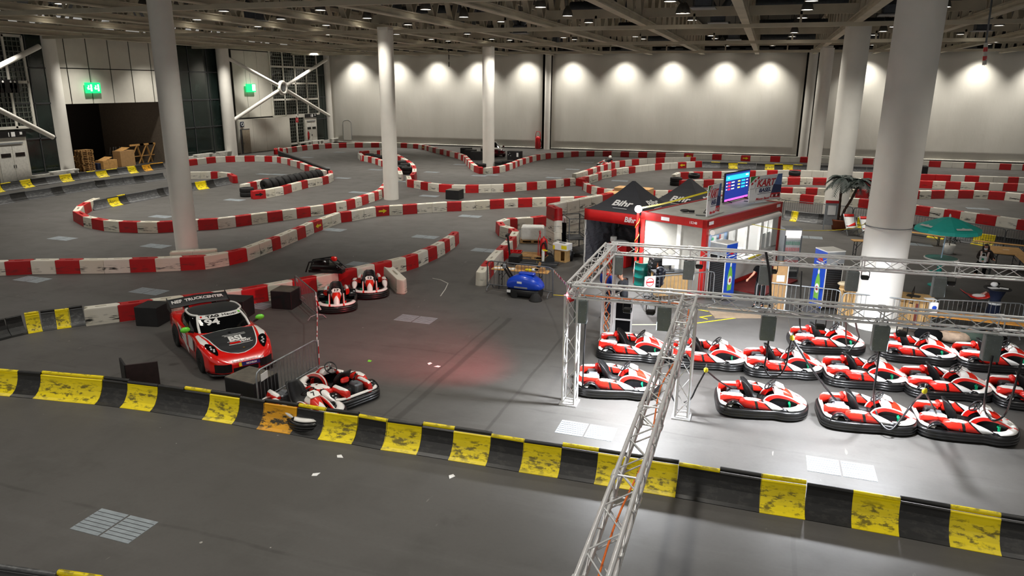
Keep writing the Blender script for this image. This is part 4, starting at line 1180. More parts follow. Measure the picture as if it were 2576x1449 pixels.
    MB().sheet([[(1.78+.03*q*math.cos(t), .12+.03*q*math.sin(t), top_z(1.78, .12)+.02) for t in lins(0, 2*PI, 10)] for q in (.01, 1)]).build('crest', pm('gold crest', 'c9a23a', .35, .6), hd)
    MB().cyl((.98, 0, top_z(.98, 0)), (.98, 0, top_z(.98, 0)+.03), .035, n=10).build('bonnet_pin', M_black, hd)
    for s in (-1, 1):
        # white fender flash, headlight
        MB().sheet(body_sheet(lins(.72, 1.62, 16), lambda x: s*(bw(x)*.9+.13+.02*x-max(0, .95-x)*.1), lambda x: s*(interp(T_W, x)*.93-max(0, 1.45-x)*.0 - max(0, x-1.3)*.25), .004, 6)).build('white_flash', M_cwhite, b)
        cx, cy = 1.66, .66
        rows = []
        for q in (.01, .4, .75, 1):
            row_ = []
            for t in lins(0, 2*PI, 18):
                dx, dy = .26*q*math.cos(t), .105*q*math.sin(t)*(1-.35*math.cos(t))
                x, y = cx+dx, s*(cy+dy-.22*dx); row_.append((x+.006, y, top_z(x, y)+.014))
            rows.append(row_)
        hl = MB().sheet(rows).build('headlight', M_lens, r)
        mb = MB()
        for dx, dy in ((.0, .02), (.1, .0), (-.08, .0), (.03, -.03)): 
            x, y = cx+dx, s*(cy+dy-.22*dx); mb.ball((x+.01, y, top_z(x, y)+.012), .03, 8, 5)
        mb.build('lamp_reflector', pm('lamp reflector', 'f4f6fa', .15, .4), hl)
        # side graphics
        def side_strip(tab, mt, nm):
            rows = [[], []]
            for x, zt, zb in tab:
                rows[0].append((x, s*(SIDE(x, zt)+.006), zt)); rows[1].append((x, s*(SIDE(x, zb)+.006), zb))
            MB().sheet(rows, smooth=False).build(nm, mt, b)
        side_strip([(-.85+.1*i, .84-.02*i, .82-.06*i) for i in range(9)], M_cwhite, 'side_flash')
        side_strip([(-.70+.1*i, .60-.03*i, .58-.05*i) for i in range(9)], M_cwhite, 'side_flash')
        side_strip([(.15, .74, .40), (.3, .76, .38), (.5, .76, .38), (.62, .74, .40)], M_cwhite, 'number_field')
        side_strip([(-.80, .76, .70), (-.7, .74, .50), (-.6, .66, .44), (-.5, .55, .42)], M_black, 'side_intake')
        side_strip([(.66, .74, .70), (.76, .72, .45), (.84, .66, .40)], M_black, 'fender_vent')
        # wheels
        for xw in (WF, WR_):
            y = interp(T_W, xw)
            wh = MB().lathe([(.0, -.13), (.30, -.13), (.33, -.10), (RW, -.05), (RW, .05), (.33, .10), (.30, .12), (.25, .125)], n=28, caps=True)
            wv = [Vector((p[0], s*(y-.12+p[2]), p[1]+RW)) for p in wh.v]; wh.v = [tuple(p) for p in wv]
            w_ = wh.build('wheel', M_rubber, r); w_.location.x = xw
            mb = MB(); yy = s*(y-.01)
            for k in range(10):
                t = 2*PI*k/10; mb.bar((0, yy, RW), (.235*math.cos(t), yy, RW+.235*math.sin(t)), .035, .03, up=(0, 1, 0))
            mb.cyl((0, yy-s*.05, RW), (0, yy+s*.01, RW), .05, n=10)
            mb.tube([(.24*math.cos(t), yy, RW+.24*math.sin(t)) for t in lins(0, 2*PI, 24)[:-1]], .015, 6, closed=True)
            mb.build('rim', pm('dark rim', '222326', .35, .6) if 'dark rim' not in bpy.data.materials else bpy.data.materials['dark rim'], w_)
        # mirrors
        mr = MB().ball((.50, s*1.0, .99), .105, 12, 8, sc=(.75, 1.25, .75)).build('mirror', M_lime, r)
        MB().bar((.55, s*.80, .9), (.52, s*.95, .95), .04, .05).build('mirror_arm', M_black, mr)
        # front intakes
        rows = [[(interp([(.30, 2.235), (.42, 2.228), (.55, 2.19), (.70, 2.085), (.80, 1.94)], y)+.014, s*y, z) for y in (.36, .45, .55, .66, .74)] for z in (.20, .3, .38, .42)]
        MB().sheet(rows, smooth=False).build('front_intake', M_black, r)
    rows = [[(2.232, y, z) for y in lins(-.32, .32, 8)] for z in (.17, .23, .29)]
    MB().sheet(rows).build('centre_intake', M_black, r)
    rows = [[(k-.42*abs(y)**2.2, y, .12) for y in lins(-.86, .86, 16)] for k in (2.30, 1.9)]
    solid(MB().sheet(rows).build('splitter', M_black, r), .03, 0)
    fp = frame((2.24, .09, .365), (0, 1, 0), (-.35, 0, 1))
    pl = MB().prism([(-.27, -.05), (.27, -.05), (.27, .05), (-.27, .05)], .012, fp).build('sponsor_plate', M_navyp, r)
    MB().prism([(-.27, -.05), (-.2, -.05), (-.2, .05), (-.27, .05)], .014, fp).build('yellow_corner', M_yel, pl)
    f2 = frame((2.232, .06, .458), (0, 1, 0), (-.6, 0, 1))
    f2.translation += f2.to_3x3()@Vector((0, 0, .03)); lettering('Porsche Zentrum Basel', .085, M_cwhite, r, f2, bold=.003)
    f3 = fp.copy(); f3.translation = fp.translation+Vector((.014, .05, 0)); lettering('MICHELIN', .06, M_cwhite, pl, f3, bold=.003)
    # rear wing
    def foil(y): return [(-2.18, 1.15), (-2.13, 1.16), (-1.98, 1.085), (-1.82, .99), (-1.80, .965), (-1.98, 1.045), (-2.13, 1.125)]
    rings = [[(x, y, z+.04*(1-abs(y)/.84)) for x, z in foil(y)] for y in lins(-.84, .84, 8)]
    wg = MB().loft(rings).build('rear_wing', M_carbon, r)
    for s in (-1, 1):
        MB().prism([(-2.22, .88), (-1.78, .84), (-1.76, 1.02), (-2.22, 1.2)], .02, Matrix(((1, 0, 0, 0), (0, 0, 1, s*.84-.01), (0, 1, 0, 0), (0, 0, 0, 1)))).build('end_plate', M_carbon, wg)
        MB().bar((-1.72, s*.4, .86), (-1.95, s*.4, 1.04), .14, .025).build('wing_stay', M_black, wg)
    def ww(y0):
        def f(p, co):
            y = y0+co.x; return Vector((-1.975-co.y*.86, y, 1.096+.04*(1-abs(y)/.84)+co.z+co.y*.5))
        return f
    lettering('NEF', .17, M_cwhite, wg, I4, warp=ww(-.62), bold=.006, sx=1.0)
    lettering('TRUCKCENTER', .15, M_cwhite, wg, I4, warp=ww(.16), bold=.005, sx=1.05)
    return r
M_navyp = pm('navy sticker', '16216e', .4)
CA = math.radians(-34); cc = (at(444.7, 869.8)+at(506, 937))/2 + Vector((-math.sin(CA), math.cos(CA), 0))*.9
race_car('race_car', (cc.x, cc.y, 0), CA, 'red, white and black race car number 194 parked between black boxes')
# far dark red car
def far_car():
    p = at(1240, 391); r = thing('parked_car', 'dark red and white car parked behind the far pillar', 'car', p, math.radians(-52))
    Mm = pm('dark red lacquer', '5e1018', .25, coat=.6)
    rings = []
    for x, w, zs, zc in ((-2.1, .75, .8, .85), (-1.8, .86, .9, .95), (-.8, .9, .92, .95), (.6, .9, .9, .95), (1.2, .9, .82, .88), (1.8, .86, .7, .76), (2.05, .7, .55, .6), (2.12, .5, .45, .48)):
        h = [(0, .2), (.9*w, .2), (w, .35), (w, zs-.15), (.9*w, zs), (.5*w, zc), (0, zc)]
        rings.append([(x, -y, z) for y, z in h]+[(x, y, z) for y, z in h[-2:0:-1]])
    MB().loft(rings).build('body', Mm, r)
    MB().sheet([[(x+.01, y, .80+.0*y+(1.8-x)*.16) for y in lins(-.6, .6, 6)] for x in (1.0, 1.35, 1.72)]).build('bonnet', M_cwhite, r)
    rings = []
    for z, x0, x1, w in ((.92, -1.6, .95, .8), (1.15, -1.35, .5, .72), (1.38, -.95, .0, .58)):
        rings.append([((x0+x1)/2+(x1-x0)/2*math.copysign(abs(math.cos(a))**.6, math.cos(a)), w*math.copysign(abs(math.sin(a))**.6, math.sin(a)), z) for a in [2*PI*i/24 for i in range(24)]])
    MB().loft(rings, 0, False, False).build('windows', M_glass, r)
    rings2 = [rings[-1], [(x*.92-.05, y*.85, 1.44) for x, y, z in rings[-1]]]
    MB().loft(rings2, 0, False, True).build('roof', M_cwhite, r)
    for s in (-1, 1):
        for x in (1.3, -1.25): MB().cyl((x, s*.7, .32), (x, s*.91, .32), .32, n=20).build('wheel', M_rubber, r)
        MB().ball((.6, s*1.0, 1.0), .1, sc=(.7, 1.2, .8)).build('mirror', Mm, r)
        MB().ball((1.92, s*.6, .66), .13, sc=(.7, 1.4, .6)).build('headlight', pm('clear lens', 'dfe4ea', .2), r)
    MB().prism([(-.14, .2), (.14, .2), (0, -.12)], .03, frame((2.1, 0, .45), (0, 1, 0), (0, 0, 1))).build('grille', M_black, r)
    MB().box((2.08, 0, .3), (.1, 1.1, .1)).build('lower_intake', M_black, r)
far_car()
# ------------------------------------------------------------------ aluminium box truss
def truss(mb, a, b, s=.29, R=.029, r=.0105, pitch=.42, up=(0,0,1)):
    a, b = Vector(a), Vector(b); d = b-a; L = d.length; d.normalize()
    sd = d.cross(Vector(up)).normalized(); u = sd.cross(d)
    h = s/2; C = [(-h, -h), (h, -h), (h, h), (-h, h)]
    def P(t, c): return a+d*t+sd*c[0]+u*c[1]
    for c in C: mb.cyl(P(0, c), P(L, c), R, n=8)
    n = max(2, int(round(L/pitch))); st = L/n
    for f in range(4):
        c0, c1 = C[f], C[(f+1) % 4]
        for i in range(n):
            t0, t1 = i*st, (i+1)*st
            if i % 2: mb.cyl(P(t0, c0), P(t1, c1), r, n=5, caps=False)
            else: mb.cyl(P(t0, c1), P(t1, c0), r, n=5, caps=False)
        k = max(1, int(L/2.0))
        for i in range(k+1):
            t = min(L-.03, max(.03, L*i/k)); mb.cyl(P(t, c0), P(t, c1), r*1.3, n=6)
    k = max(1, int(L/2.0))
    for i in range(1, k):
        for c in C: mb.cyl(P(L*i/k-.07, c), P(L*i/k+.07, c), R*1.45, n=8)
    return mb
TZ = 2.84
tn0, tn1 = Vector((-3.86, 15.80, TZ)), Vector((9.2, 16.55, TZ))
tr0, tr1 = Vector((-3.94, 20.55, TZ)), Vector((9.6, 21.55, TZ))
def on_near(x): return tn0+(tn1-tn0)*((x-tn0.x)/(tn1.x-tn0.x))
def on_rear(x): return tr0+(tr1-tr0)*((x-tr0.x)/(tr1.x-tr0.x))
TR = thing('lighting_truss', 'silver aluminium box truss frame standing over the parked karts', 'truss')
truss(MB(), tn0, tn1).build('truss_beam', M_alu, TR)
truss(MB(), tr0, tr1).build('truss_beam', M_alu, TR)
truss(MB(), tn0, tr0).build('truss_beam', M_alu, TR)
J = on_near(-1.22)
truss(MB(), J+Vector((0, -.15, 0)), (-1.12, 3.6, TZ)).build('truss_beam', M_alu, TR)
for c in (tn0, tr0, J, Vector((-1.12, 5.5, TZ))):
    mb = MB(); truss(mb, (c.x, c.y, .06), (c.x, c.y, TZ-.1), up=(0, 1, 0)); mb.box((c.x, c.y, .02), (.42, .42, .03))
    mb.build('truss_leg', M_alu, TR)

# grey charger boxes and floodlights under the beams
M_box = pm('grey sheet metal', '747c7c', .5, .3, var=.1)
def gbox(px, py, plane, lab):
    q = at(px, py, TZ-.2); c = plane(q.x); 
    r = thing('charger_box', lab, 'box', (c.x, c.y-.05, TZ-.18), math.radians(4), 'grey boxes hanging under the truss')
    mb = MB().bbox((0, 0, -.30), (.31, .20, .54), .015)
    for x in (-.12, 0, .12):
        for z in (-.12, -.3, -.48): mb.ball((x, -.1, z), .008, 6, 4, 1)
    mb.build('housing', [M_box, M_galv], r)
    MB().bar((-.1, 0, -.04), (-.1, 0, .06), .03).bar((.1, 0, -.04), (.1, 0, .06), .03).build('bracket', M_steel, r)
    return r
for px, py, lb in ((1475, 740, 'grey box hanging next to the left truss corner'), (1677, 762, 'grey box on the near beam just left of the beam junction'), (1935, 787, 'grey box on the near beam above the kart with the looped cable'),
                   (2216, 812, 'grey box on the near beam in front of the thick pillar'), (2499, 840, 'grey box on the near beam, last before the right edge')):
    gbox(px, py, on_near, lb)
for px, py, lb in ((1563, 634, 'grey box on the rear beam above the standing man'), (1738, 648, 'grey box on the rear beam beside the red container post'), (1927, 662, 'grey box on the rear beam in front of the person in black'),
                   (2146, 680, 'grey box on the rear beam beside the second blue fridge'), (2365, 695, 'grey box on the rear beam below the turquoise table')):
    gbox(px, py, on_rear, lb)
FLOODS = []
def flood(px, py, plane, lab, big=False):
    q = at(px, py, TZ-.2); c = plane(q.x)
    r = thing('floodlight', lab, 'floodlight', (c.x, c.y, TZ-.18), 0, 'black floodlights under the truss')
    MB().bbox((0, .02, -.2), (.19, .14, .11), .02).build('housing', M_black, r)
    MB().box((0, .02, -.2555), (.15, .09, .004)).build('lens', M_lamp2, r)
    MB().tube([(-.1, 0, -.2), (-.1, 0, -.04), (0, 0, .0), (.1, 0, -.04), (.1, 0, -.2)], .012, 6).build('yoke', M_dgrey, r)
    FLOODS.append(Vector((c.x, c.y+.02, TZ-.5)))
M_lamp2 = emissive('floodlight led', 'f4f7ff', 9)
for px, py, lb in ((1587, 750, 'black floodlight on the near beam between the left corner and the junction'), (1644, 755, 'flat black lamp box just left of the beam junction'), (2065, 798, 'black floodlight on the near beam over the back row of karts'), (2268, 815, 'black lamp box on the near beam right of the thick pillar')): flood(px, py, on_near, lb)
for px, py, lb in ((1762, 650, 'black lamp box on the rear beam beside the red container post'), (1947, 662, 'black lamp box on the rear beam over the chipboard panel'), (2178, 682, 'black lamp box on the rear beam at the thick pillar'), (2396, 697, 'black lamp box on the rear beam under the turquoise table')): flood(px, py, on_rear, lb)

# cables
def cable(pts, r, name, lab, mat=None, cat='cable', group='black charging cables'):
    o = MB().tube(catmull(pts, 5, False), r, 7).build(name, mat or M_black); return tag(o, lab, cat, group)
def plug(p, lab):
    r = thing('plug', lab, 'plug', p, 0, 'yellow plugs on the cables')
    MB().lathe([(.03, -.05), (.05, -.02), (.05, .03), (.025, .06)], n=10).build('plug_body', M_yel, r); MB().cyl((0, 0, .05), (0, 0, .14), .012, n=6).build('hook', M_galv, r)
Yn = 16.1
N = lambda px, py, Y=Yn: on_y(px, py, Y)
b = N(1473, 797, 15.78)
cable([N(1474, 797, 15.78), N(1470, 860, 15.76), N(1467, 930, 15.72), at(1466, 985, .03), at(1478, 998, .03), at(1495, 992, .03), at(1478, 985, .03)], .022, 'charging_cable', 'black cable hanging down beside the left truss leg to a coil on the floor')
cable([N(1935, 840), N(1930, 885), N(1924, 925), N(1938, 946), N(1962, 943), N(1978, 915), N(1985, 880), N(1992, 853)], .02, 'charging_cable', 'black cable hanging in a loop from the box over the middle kart')
pp = N(1993, 850); plug(pp, 'yellow plug hanging from a rope over the kart with the looped cable')
cable([N(1983, 800), N(1986, 822), N(1992, 845)], .006, 'rope', 'thin white rope holding the hanging yellow plug', M_white, 'rope', 'ropes')
k1 = at(2104, 1008, .45)
cable([pp, pp.lerp(k1, .35)+Vector((0, 0, -.06)), pp.lerp(k1, .7)+Vector((0, 0, -.05)), k1], .024, 'charging_cable', 'black cable running from the hanging yellow plug down to a front kart')
p2 = N(1776, 931, 15.9); plug(p2, 'yellow plug on the cable beside the right truss leg'); k2 = at(1842, 978, .42)
cable([p2, p2.lerp(k2, .5)+Vector((0, 0, -.04)), k2], .02, 'charging_cable', 'black cable from the yellow plug to the kart standing alone in front')
cable([p2, N(1752, 975, 15.9), N(1738, 1003, 15.9), at(1722, 1012, .1)], .02, 'charging_cable', 'black cable from the yellow plug back to the right truss leg')
cable([N(1684, 815), N(1683, 900), N(1688, 985), at(1698, 1012, .3)], .02, 'charging_cable', 'black cable behind the beam running to the foot of the right truss leg')
cable([N(2214, 868), N(2206, 930), N(2199, 985), at(2200, 1020, .5), at(2215, 1062, .28), at(2238, 1082, .2), at(2262, 1060, .35), at(2300, 1010, .7), N(2325, 985, 15.6)], .024, 'charging_cable', 'black cable hanging through the second front kart from the right')
p3 = N(2326, 984, 15.6); plug(p3, 'yellow plug between the two front right karts'); k3 = at(2352, 1032, .42)
cable([p3, p3.lerp(k3, .5), k3], .02, 'charging_cable', 'black cable from the yellow plug to the kart at the right edge')
cable([N(2497, 895), N(2486, 950), N(2478, 1005), at(2478, 1035, .6), at(2500, 1058, .5), at(2530, 1040, .6), N(2552, 975, 15.8), N(2572, 900, 15.8)], .022, 'charging_cable', 'black cable looping down over the nearest kart at the right')
cable([on_rear(1.3)+Vector((0, -.1, -.3)), on_y(2012, 815, 20), at(2026, 836, .5)], .022, 'charging_cable', 'black cable running down to the kart before the thick pillar')
cable([N(2128, 806), N(2128, 850, 18), at(2130, 880, .6), at(2117, 908, .45)], .016, 'charging_cable', 'thin black cable hanging onto the nose of the farthest kart')
cable([N(2152, 808), N(2156, 830, 17.5), at(2160, 852, .9), at(2135, 885, .55)], .02, 'charging_cable', 'black cable loop hanging over the farthest kart')
cable([on_rear(.35)+Vector((-.02, -.19, .2)), on_y(1936, 690, 20.6), on_y(1938, 740, 20.5), on_y(1936, 775, 20.4)], .035, 'charging_cable', 'thick black cable wrapped over the rear beam beside the person in black')
for k, (lo, lab) in enumerate(((tr0, 'orange cables wound round the rear left truss leg'), )):
    pts = [(lo.x+.07*math.sin(i*1.3), lo.y-.1+.05*math.cos(i), .1+i*.2) for i in range(14)]
    cable(pts, .012, 'orange_cable', lab, M_orange, 'cable', 'orange cables')
    pts = [(lo.x+.08*math.cos(i*1.7), lo.y-.15, .1+i*.19) for i in range(14)]
    cable(pts, .012, 'orange_cable', 'second orange cable bundle on the rear left truss leg', M_orange, 'cable', 'orange cables')
cable([tn0+Vector((.2, 0, -.1)), on_near(-3)+Vector((0, .03, -.12)), on_near(-2.2)+Vector((0, -.03, -.1)), on_near(-1.4)+Vector((0, 0, -.12))], .013, 'orange_cable', 'orange cable lying inside the near beam left of the junction', M_orange, 'cable', 'orange cables')
cable([Vector((-1.2, 15.5, TZ-.1)), Vector((-1.1, 13, TZ-.12)), Vector((-1.2, 11, TZ-.1)), Vector((-1.08, 9, TZ-.12)), Vector((-1.16, 7, TZ-.1)), Vector((-1.1, 5, TZ-.12))], .012, 'orange_cable', 'orange cable inside the beam running toward the camera', M_orange, 'cable', 'orange cables')
cable([tn0+Vector((0, .4, -.1)), Vector((-3.9, 17.5, TZ-.12)), Vector((-3.88, 19.5, TZ-.1)), tr0], .013, 'orange_cable', 'orange cable inside the left side beam', M_orange, 'cable', 'orange cables')

# ------------------------------------------------------------------ crowd control barriers
def fence(p0, p1, lab, mat=None, h=1.1, group='galvanised crowd barriers', bars=19, foot=True):
    a, b = at(*p0), at(*p1); d = b-a; L = d.length
    r = thing('crowd_barrier', lab, 'barrier', a, math.atan2(d.y, d.x), group)
    mt = mat or M_galv
    fr = [(0, 0, .02), (0, 0, h-.15), (.04, 0, h-.04), (.15, 0, h), (L-.15, 0, h), (L-.04, 0, h-.04), (L, 0, h-.15), (L, 0, .02)]
    mb = MB().tube(fr, .021, 8); mb.cyl((0, 0, .2), (L, 0, .2), .018, n=8); mb.build('frame', mt, r)
    mb = MB()
    for i in range(1, bars): mb.cyl((L*i/bars, 0, .2), (L*i/bars, 0, h-.02), .008, n=5, caps=False)
    mb.build('bar', mt, r)
    if foot:
        for x in (.1, L-.1):
            MB().tube([(x, -.3, .02), (x, -.2, .14), (x, 0, .18), (x, .2, .14), (x, .3, .02)], .018, 7).build('foot', mt, r)
    return r
M_dsteel = pm('weathered steel', '5d6062', .5, .5)
f1 = fence((746, 757), (800, 807), 'crowd barrier between the black box and kart 17', None, .95)
f2 = fence((652, 1030), (803, 938), 'crowd barrier in front of the race car with a small sticker', None, .95)
MB().prism([(.12, .66), (.36, .68), (.36, .86), (.12, .84)], .01, frame((0, -.03, 0), (1, 0, 0), (0, 0, 1))).build('sticker', M_paper, f2)
MB().box((.28, .0, .82), (.22, .012, .1)).build('sign_plate', M_paper, f1)
f3 = fence((1226, 727), (1390, 748), 'dark steel crowd barrier behind the blue sweeper', M_steel)
f4 = fence((1617, 776), (1792, 757), 'crowd barrier with a round symbol notice in front of the wooden desk')
sg = MB().box((.2, -.03, .93), (.42, .012, .42)).build('notice', M_paper, f4)
MB().tube([(.2+.14*math.cos(t), -.04, .93+.14*math.sin(t)) for t in [2*PI*i/20 for i in range(20)]], .012, 6, closed=True).box((.2, -.04, .93), (.26, .006, .05)).build('round_symbol', M_red, sg)
fence((1898, 786), (2106, 812), 'crowd barrier in front of the person in black and the blue fridge')
fence((2110, 818), (2336, 846), 'crowd barrier in front of the thick pillar and the wooden crates')
fence((2338, 838), (2562, 850), 'crowd barrier behind the long wooden table at right')
fence((2568, 850), (2720, 862), 'crowd barrier cut off by the right edge')
fence((1968, 551), (2074, 563), 'crowd barrier right behind the container corner', M_dsteel)
fence((2076, 563), (2140, 571), 'crowd barrier behind the palm pot', M_dsteel)
fence((2142, 572), (2262, 588), 'crowd barrier behind the deck chairs', M_dsteel)
fence((2264, 590), (2400, 612), 'crowd barrier behind the turquoise parasol', M_dsteel)
fence((2402, 612), (2520, 634), 'crowd barrier behind the seated woman', M_dsteel)
fence((2522, 634), (2650, 654), 'crowd barrier behind the bench at the right edge', M_dsteel)
# red and white tape
def tape(pts, lab, w=.07, group='red and white barrier tape'):
    P = catmull(pts, 6, False); r = thing('barrier_tape', lab, 'tape', P[0], 0, group); o0 = P[0]
    n = max(4, int(sum((P[i+1]-P[i]).length for i in range(len(P)-1))/.16)); tot = sum((P[i+1]-P[i]).length for i in range(len(P)-1))
    seg = [MB(), MB()]; cur = 0; acc = 0
    for i in range(len(P)-1):
        a, b = P[i]-o0, P[i+1]-o0; L = (b-a).length; k = max(1, int(L/.16))
        for j in range(k):
            seg[int(acc/.16) % 2].bar(a+(b-a)*(j/k), a+(b-a)*((j+1)/k), .012, w); acc += L/k
    seg[0].build('white_stripe', M_paper, r); seg[1].build('red_stripe', M_red, r)
    return r
q1, q2 = at(800, 807), at(803, 938)
tape([q1+Vector((0, -.03, .84)), (q1+q2)/2+Vector((.02, 0, .86)), q2+Vector((0, 0, .90))], 'red and white tape stretched between the two crowd barriers beside the race car')
tape([q2+Vector((.03, 0, .92)), q2+Vector((.03, 0, .55)), q2+Vector((.04, -.03, .25))], 'red and white tape wrapped down the end of the near crowd barrier', .04)
tape([q1+Vector((0, -.04, .85)), q1+Vector((.06, -.04, .6)), q1+Vector((.16, -.05, .4))], 'loose end of red and white tape on the far crowd barrier', .06)
q3 = at(1391, 748)
tape([q3+Vector((0, 0, 1.0)), q3.lerp(tn0.lerp(tr0, .55), .5)+Vector((0, 0, -.2)), tr0.lerp(tn0, .45)+Vector((-.2, 0, -1.3))], 'red and white tape from the dark steel barrier to the truss')
# ------------------------------------------------------------------ black wooden boxes
def blackbox(px, py, w, d, h, rz, lab, top=None):
    p = at(px, py); r = thing('plywood_box', lab, 'box', p, math.radians(rz), 'black plywood boxes')
    MB().bbox((0, 0, h/2), (w, d, h), .012).build('box_body', M_dark, r)
    if top: MB().box((0, 0, h+.004), (w-.02, d-.02, .008)).build('top_board', top, r)
    return r
blackbox(388, 812, .75, .75, .62, 12, 'black plywood box at the rear corner of the race car')
blackbox(596, 795, .9, .75, .62, 12, 'black plywood box half hidden behind the race car wing')
blackbox(722, 770, .75, .75, .62, 8, 'black box with a worn brown top left of the slanted fence', M_boardtop)
blackbox(638, 1003, .95, .80, .62, -8, 'black box with a worn brown top in front of the race car', M_boardtop)
p = at(345, 972); r = thing('angled_screen', 'black open L shaped board standing on the floor left of the race car', 'board', p, math.radians(-12))
mb = MB(); mb.bar((-.62, .02, .32), (-.02, -.22, .32), .05, .64); mb.build('left_board', M_dark, r)
MB().bar((-.02, -.22, .32), (.42, .36, .32), .05, .64).build('right_board', pm('dark plum board', '2a1a1c', .6, var=.3), r)
blackbox(1144, 500, .95, .9, .62, 0, 'black box standing alone between two barrier rows', M_boardtop)
for i, (px, py, lb) in enumerate(((1173, 392, 'rearmost of the three black boxes left of the far pillar'), (1184, 397, 'middle one of the three black boxes left of the far pillar'), (1199, 402, 'nearest of the three black boxes left of the far pillar'))): blackbox(px, py, 1.1, .8, .85, 5, lb)
b = blackbox(1295, 404, 1.4, .7, .95, -6, 'black box with white marks right of the dark red car')
MB().box((.45, -.36, .62), (.2, .01, .4)).box((-.4, -.36, .75), (.06, .01, .06)).box((-.3, -.36, .5), (.06, .01, .06)).box((-.55, -.36, .6), (.06, .01, .06)).build('white_mark', M_paper, b)
p = at(2310, 440); r = thing('rubber_crate', 'dark ribbed crate on the track at the right of the thick pillar', 'crate', p, 0)
MB().bbox((0, 0, .42), (1.25, .9, .8), .06).build('crate_body', M_rubber, r); MB().box((-.68, -.1, .4), (.08, .5, .6)).build('yellow_side', M_yel, r)

# ------------------------------------------------------------------ floor plates
def plate(px, py, lab):
    p = at(px, py); r = thing('floor_plate', lab, 'floor plate', (p.x, p.y, .001), 0, 'aluminium floor plates')
    for s in (-1, 1):
        MB().box((s*.33, 0, .002), (.62, .66, .006)).build('plate_half', M_plate, r)
    mb = MB()
    for s in (-1, 1):
        for j in range(1, 7): mb.box((s*.33, -.33+.66*j/7, .006), (.60, .012, .003))
    mb.build('slot', M_dgrey, r)
    return r
PL = [(288, 1322), (1475, 1083), (2115, 1178), (1046, 803), (82, 703), (375, 733), (157, 600), (392, 619), (1070, 596), (405, 545), (1183, 544), (912, 665), (838, 578), (590, 503), (790, 521), (902, 484), (1080, 493), (2050, 925),
      (1222, 630), (640, 768), (700, 439), (862, 448), (945, 427), (1010, 456), (1014, 392), (1022, 408), (1086, 433), (1158, 414), (1237, 440), (1477, 408), (1440, 426), (1393, 447), (1559, 455), (855, 383), (772, 396), (812, 421), (1045, 375), (685, 410),
      (2035, 597), (2308, 615), (2490, 445), (2460, 525), (1980, 488), (1345, 606), (1205, 372+70), (665, 374+64)]
PL.sort(key=lambda q: -q[1])
seen = []
for px, py in PL:
    p = at(px, py)
    if any((p-q).length < 1.2 for q in seen): continue
    seen.append(p)
for i, p in enumerate(seen):
    px = [q for q in PL if (at(*q)-p).length < .01][0]
    plate(px[0], px[1], 'pale double metal plate set in the floor, %s nearest to the camera' % (ordn(i+1) if i else 'the'))

# ------------------------------------------------------------------ floor tape
def ftape(pts, lab, w=.05, mt=None):
    mb = MB()
    for a, b in zip(pts, pts[1:]): mb.bar(at(*a)+Vector((0, 0, .004)), at(*b)+Vector((0, 0, .004)), w, .006)
    tag(mb.build('floor_tape', mt or M_yel), lab, 'floor tape', 'tape lines on the floor')
ftape([(1741, 776), (1862, 798), (1890, 781)], 'yellow floor tape making a corner behind the near beam')
ftape([(1738, 815), (1866, 798)], 'yellow floor tape running to the tape corner')
ftape([(1790, 794), (1760, 798), (1780, 803)], 'small yellow tape arrow on the floor')
ftape([(1587, 817), (1738, 816)], 'pale tape line on the floor behind the left karts', .06, pm('faded tape', 'e2e0b0', .5))
ftape([(1391, 742), (1418, 744)], 'short yellow tape piece near the foot of the dark steel barrier')
ftape([(1440, 749), (1458, 751)], 'short yellow tape piece beside the left truss leg')
def chalk(pts, lab):
    mb = MB()
    for a, b in zip(pts, pts[1:]): mb.bar(at(*a)+Vector((0, 0, .003)), at(*b)+Vector((0, 0, .003)), .035, .004)
    tag(mb.build('chalk_line', pm('chalk', 'b9b7b0', .9, var=.4, scale=20)), lab, 'chalk mark', 'white marks on the floor')
chalk([(1088, 700), (1108, 704), (1127, 713), (1120, 728), (1108, 745)], 'bent white chalk line on the open floor left of the blue sweeper')
for i, (px, py) in enumerate(((1450, 1005), (1135, 1199), (855, 1149), (795, 1194), (930, 908), (1100, 922), (1080, 915))):
    p = at(px, py); rr = random.Random(i); pts = [(rr.uniform(-.09, .09), rr.uniform(-.07, .07)) for _ in range(3)]
    tag(MB().prism([(-.09, -.03), (.05, -.06), (.09, .02), (.0, .06)], .008, Matrix.Translation(p)@Matrix.Rotation(i*1.3, 4, 'Z')).build('paper_scrap', M_paper if i != 4 else M_lime), 'small %s scrap lying on the floor, %s of the scraps from the left' % ('green' if i == 4 else 'white', ordn([6, 7, 2, 1, 3, 5, 4][i])), 'scrap', 'scraps on the floor')

# ------------------------------------------------------------------ blue floor sweeper
p = at(1322, 746); r = thing('floor_sweeper', 'blue and black walk behind floor sweeper beside the dark steel barrier', 'sweeper', p, math.radians(-4))
rings = []
for x, w, z0, z1 in ((-.62, .30, .34, .60), (-.58, .34, .30, .68), (-.35, .36, .29, .80), (-.05, .37, .28, .86), (.25, .36, .29, .82), (.48, .32, .31, .70), (.62, .24, .34, .56), (.68, .12, .38, .48)):
    rings.append([(x, w*math.copysign(abs(math.cos(a))**.6, math.cos(a)), (z0+z1)/2+(z1-z0)/2*math.copysign(abs(math.sin(a))**.7, math.sin(a))) for a in [2*PI*i/20 for i in range(20)]])
MB().loft(rings).build('hood', M_blue, r)
MB().bbox((.05, 0, .87), (.6, .22, .08), .03).build('hood_ridge', M_blue, r)
rings = [[(x, w*math.copysign(abs(math.cos(a))**.5, math.cos(a)), .2+.15*math.copysign(abs(math.sin(a))**.5, math.sin(a))) for a in [2*PI*i/16 for i in range(16)]] for x, w in ((-.6, .32), (-.55, .35), (.3, .35), (.58, .25))]
MB().loft(rings).build('chassis', M_black, r)
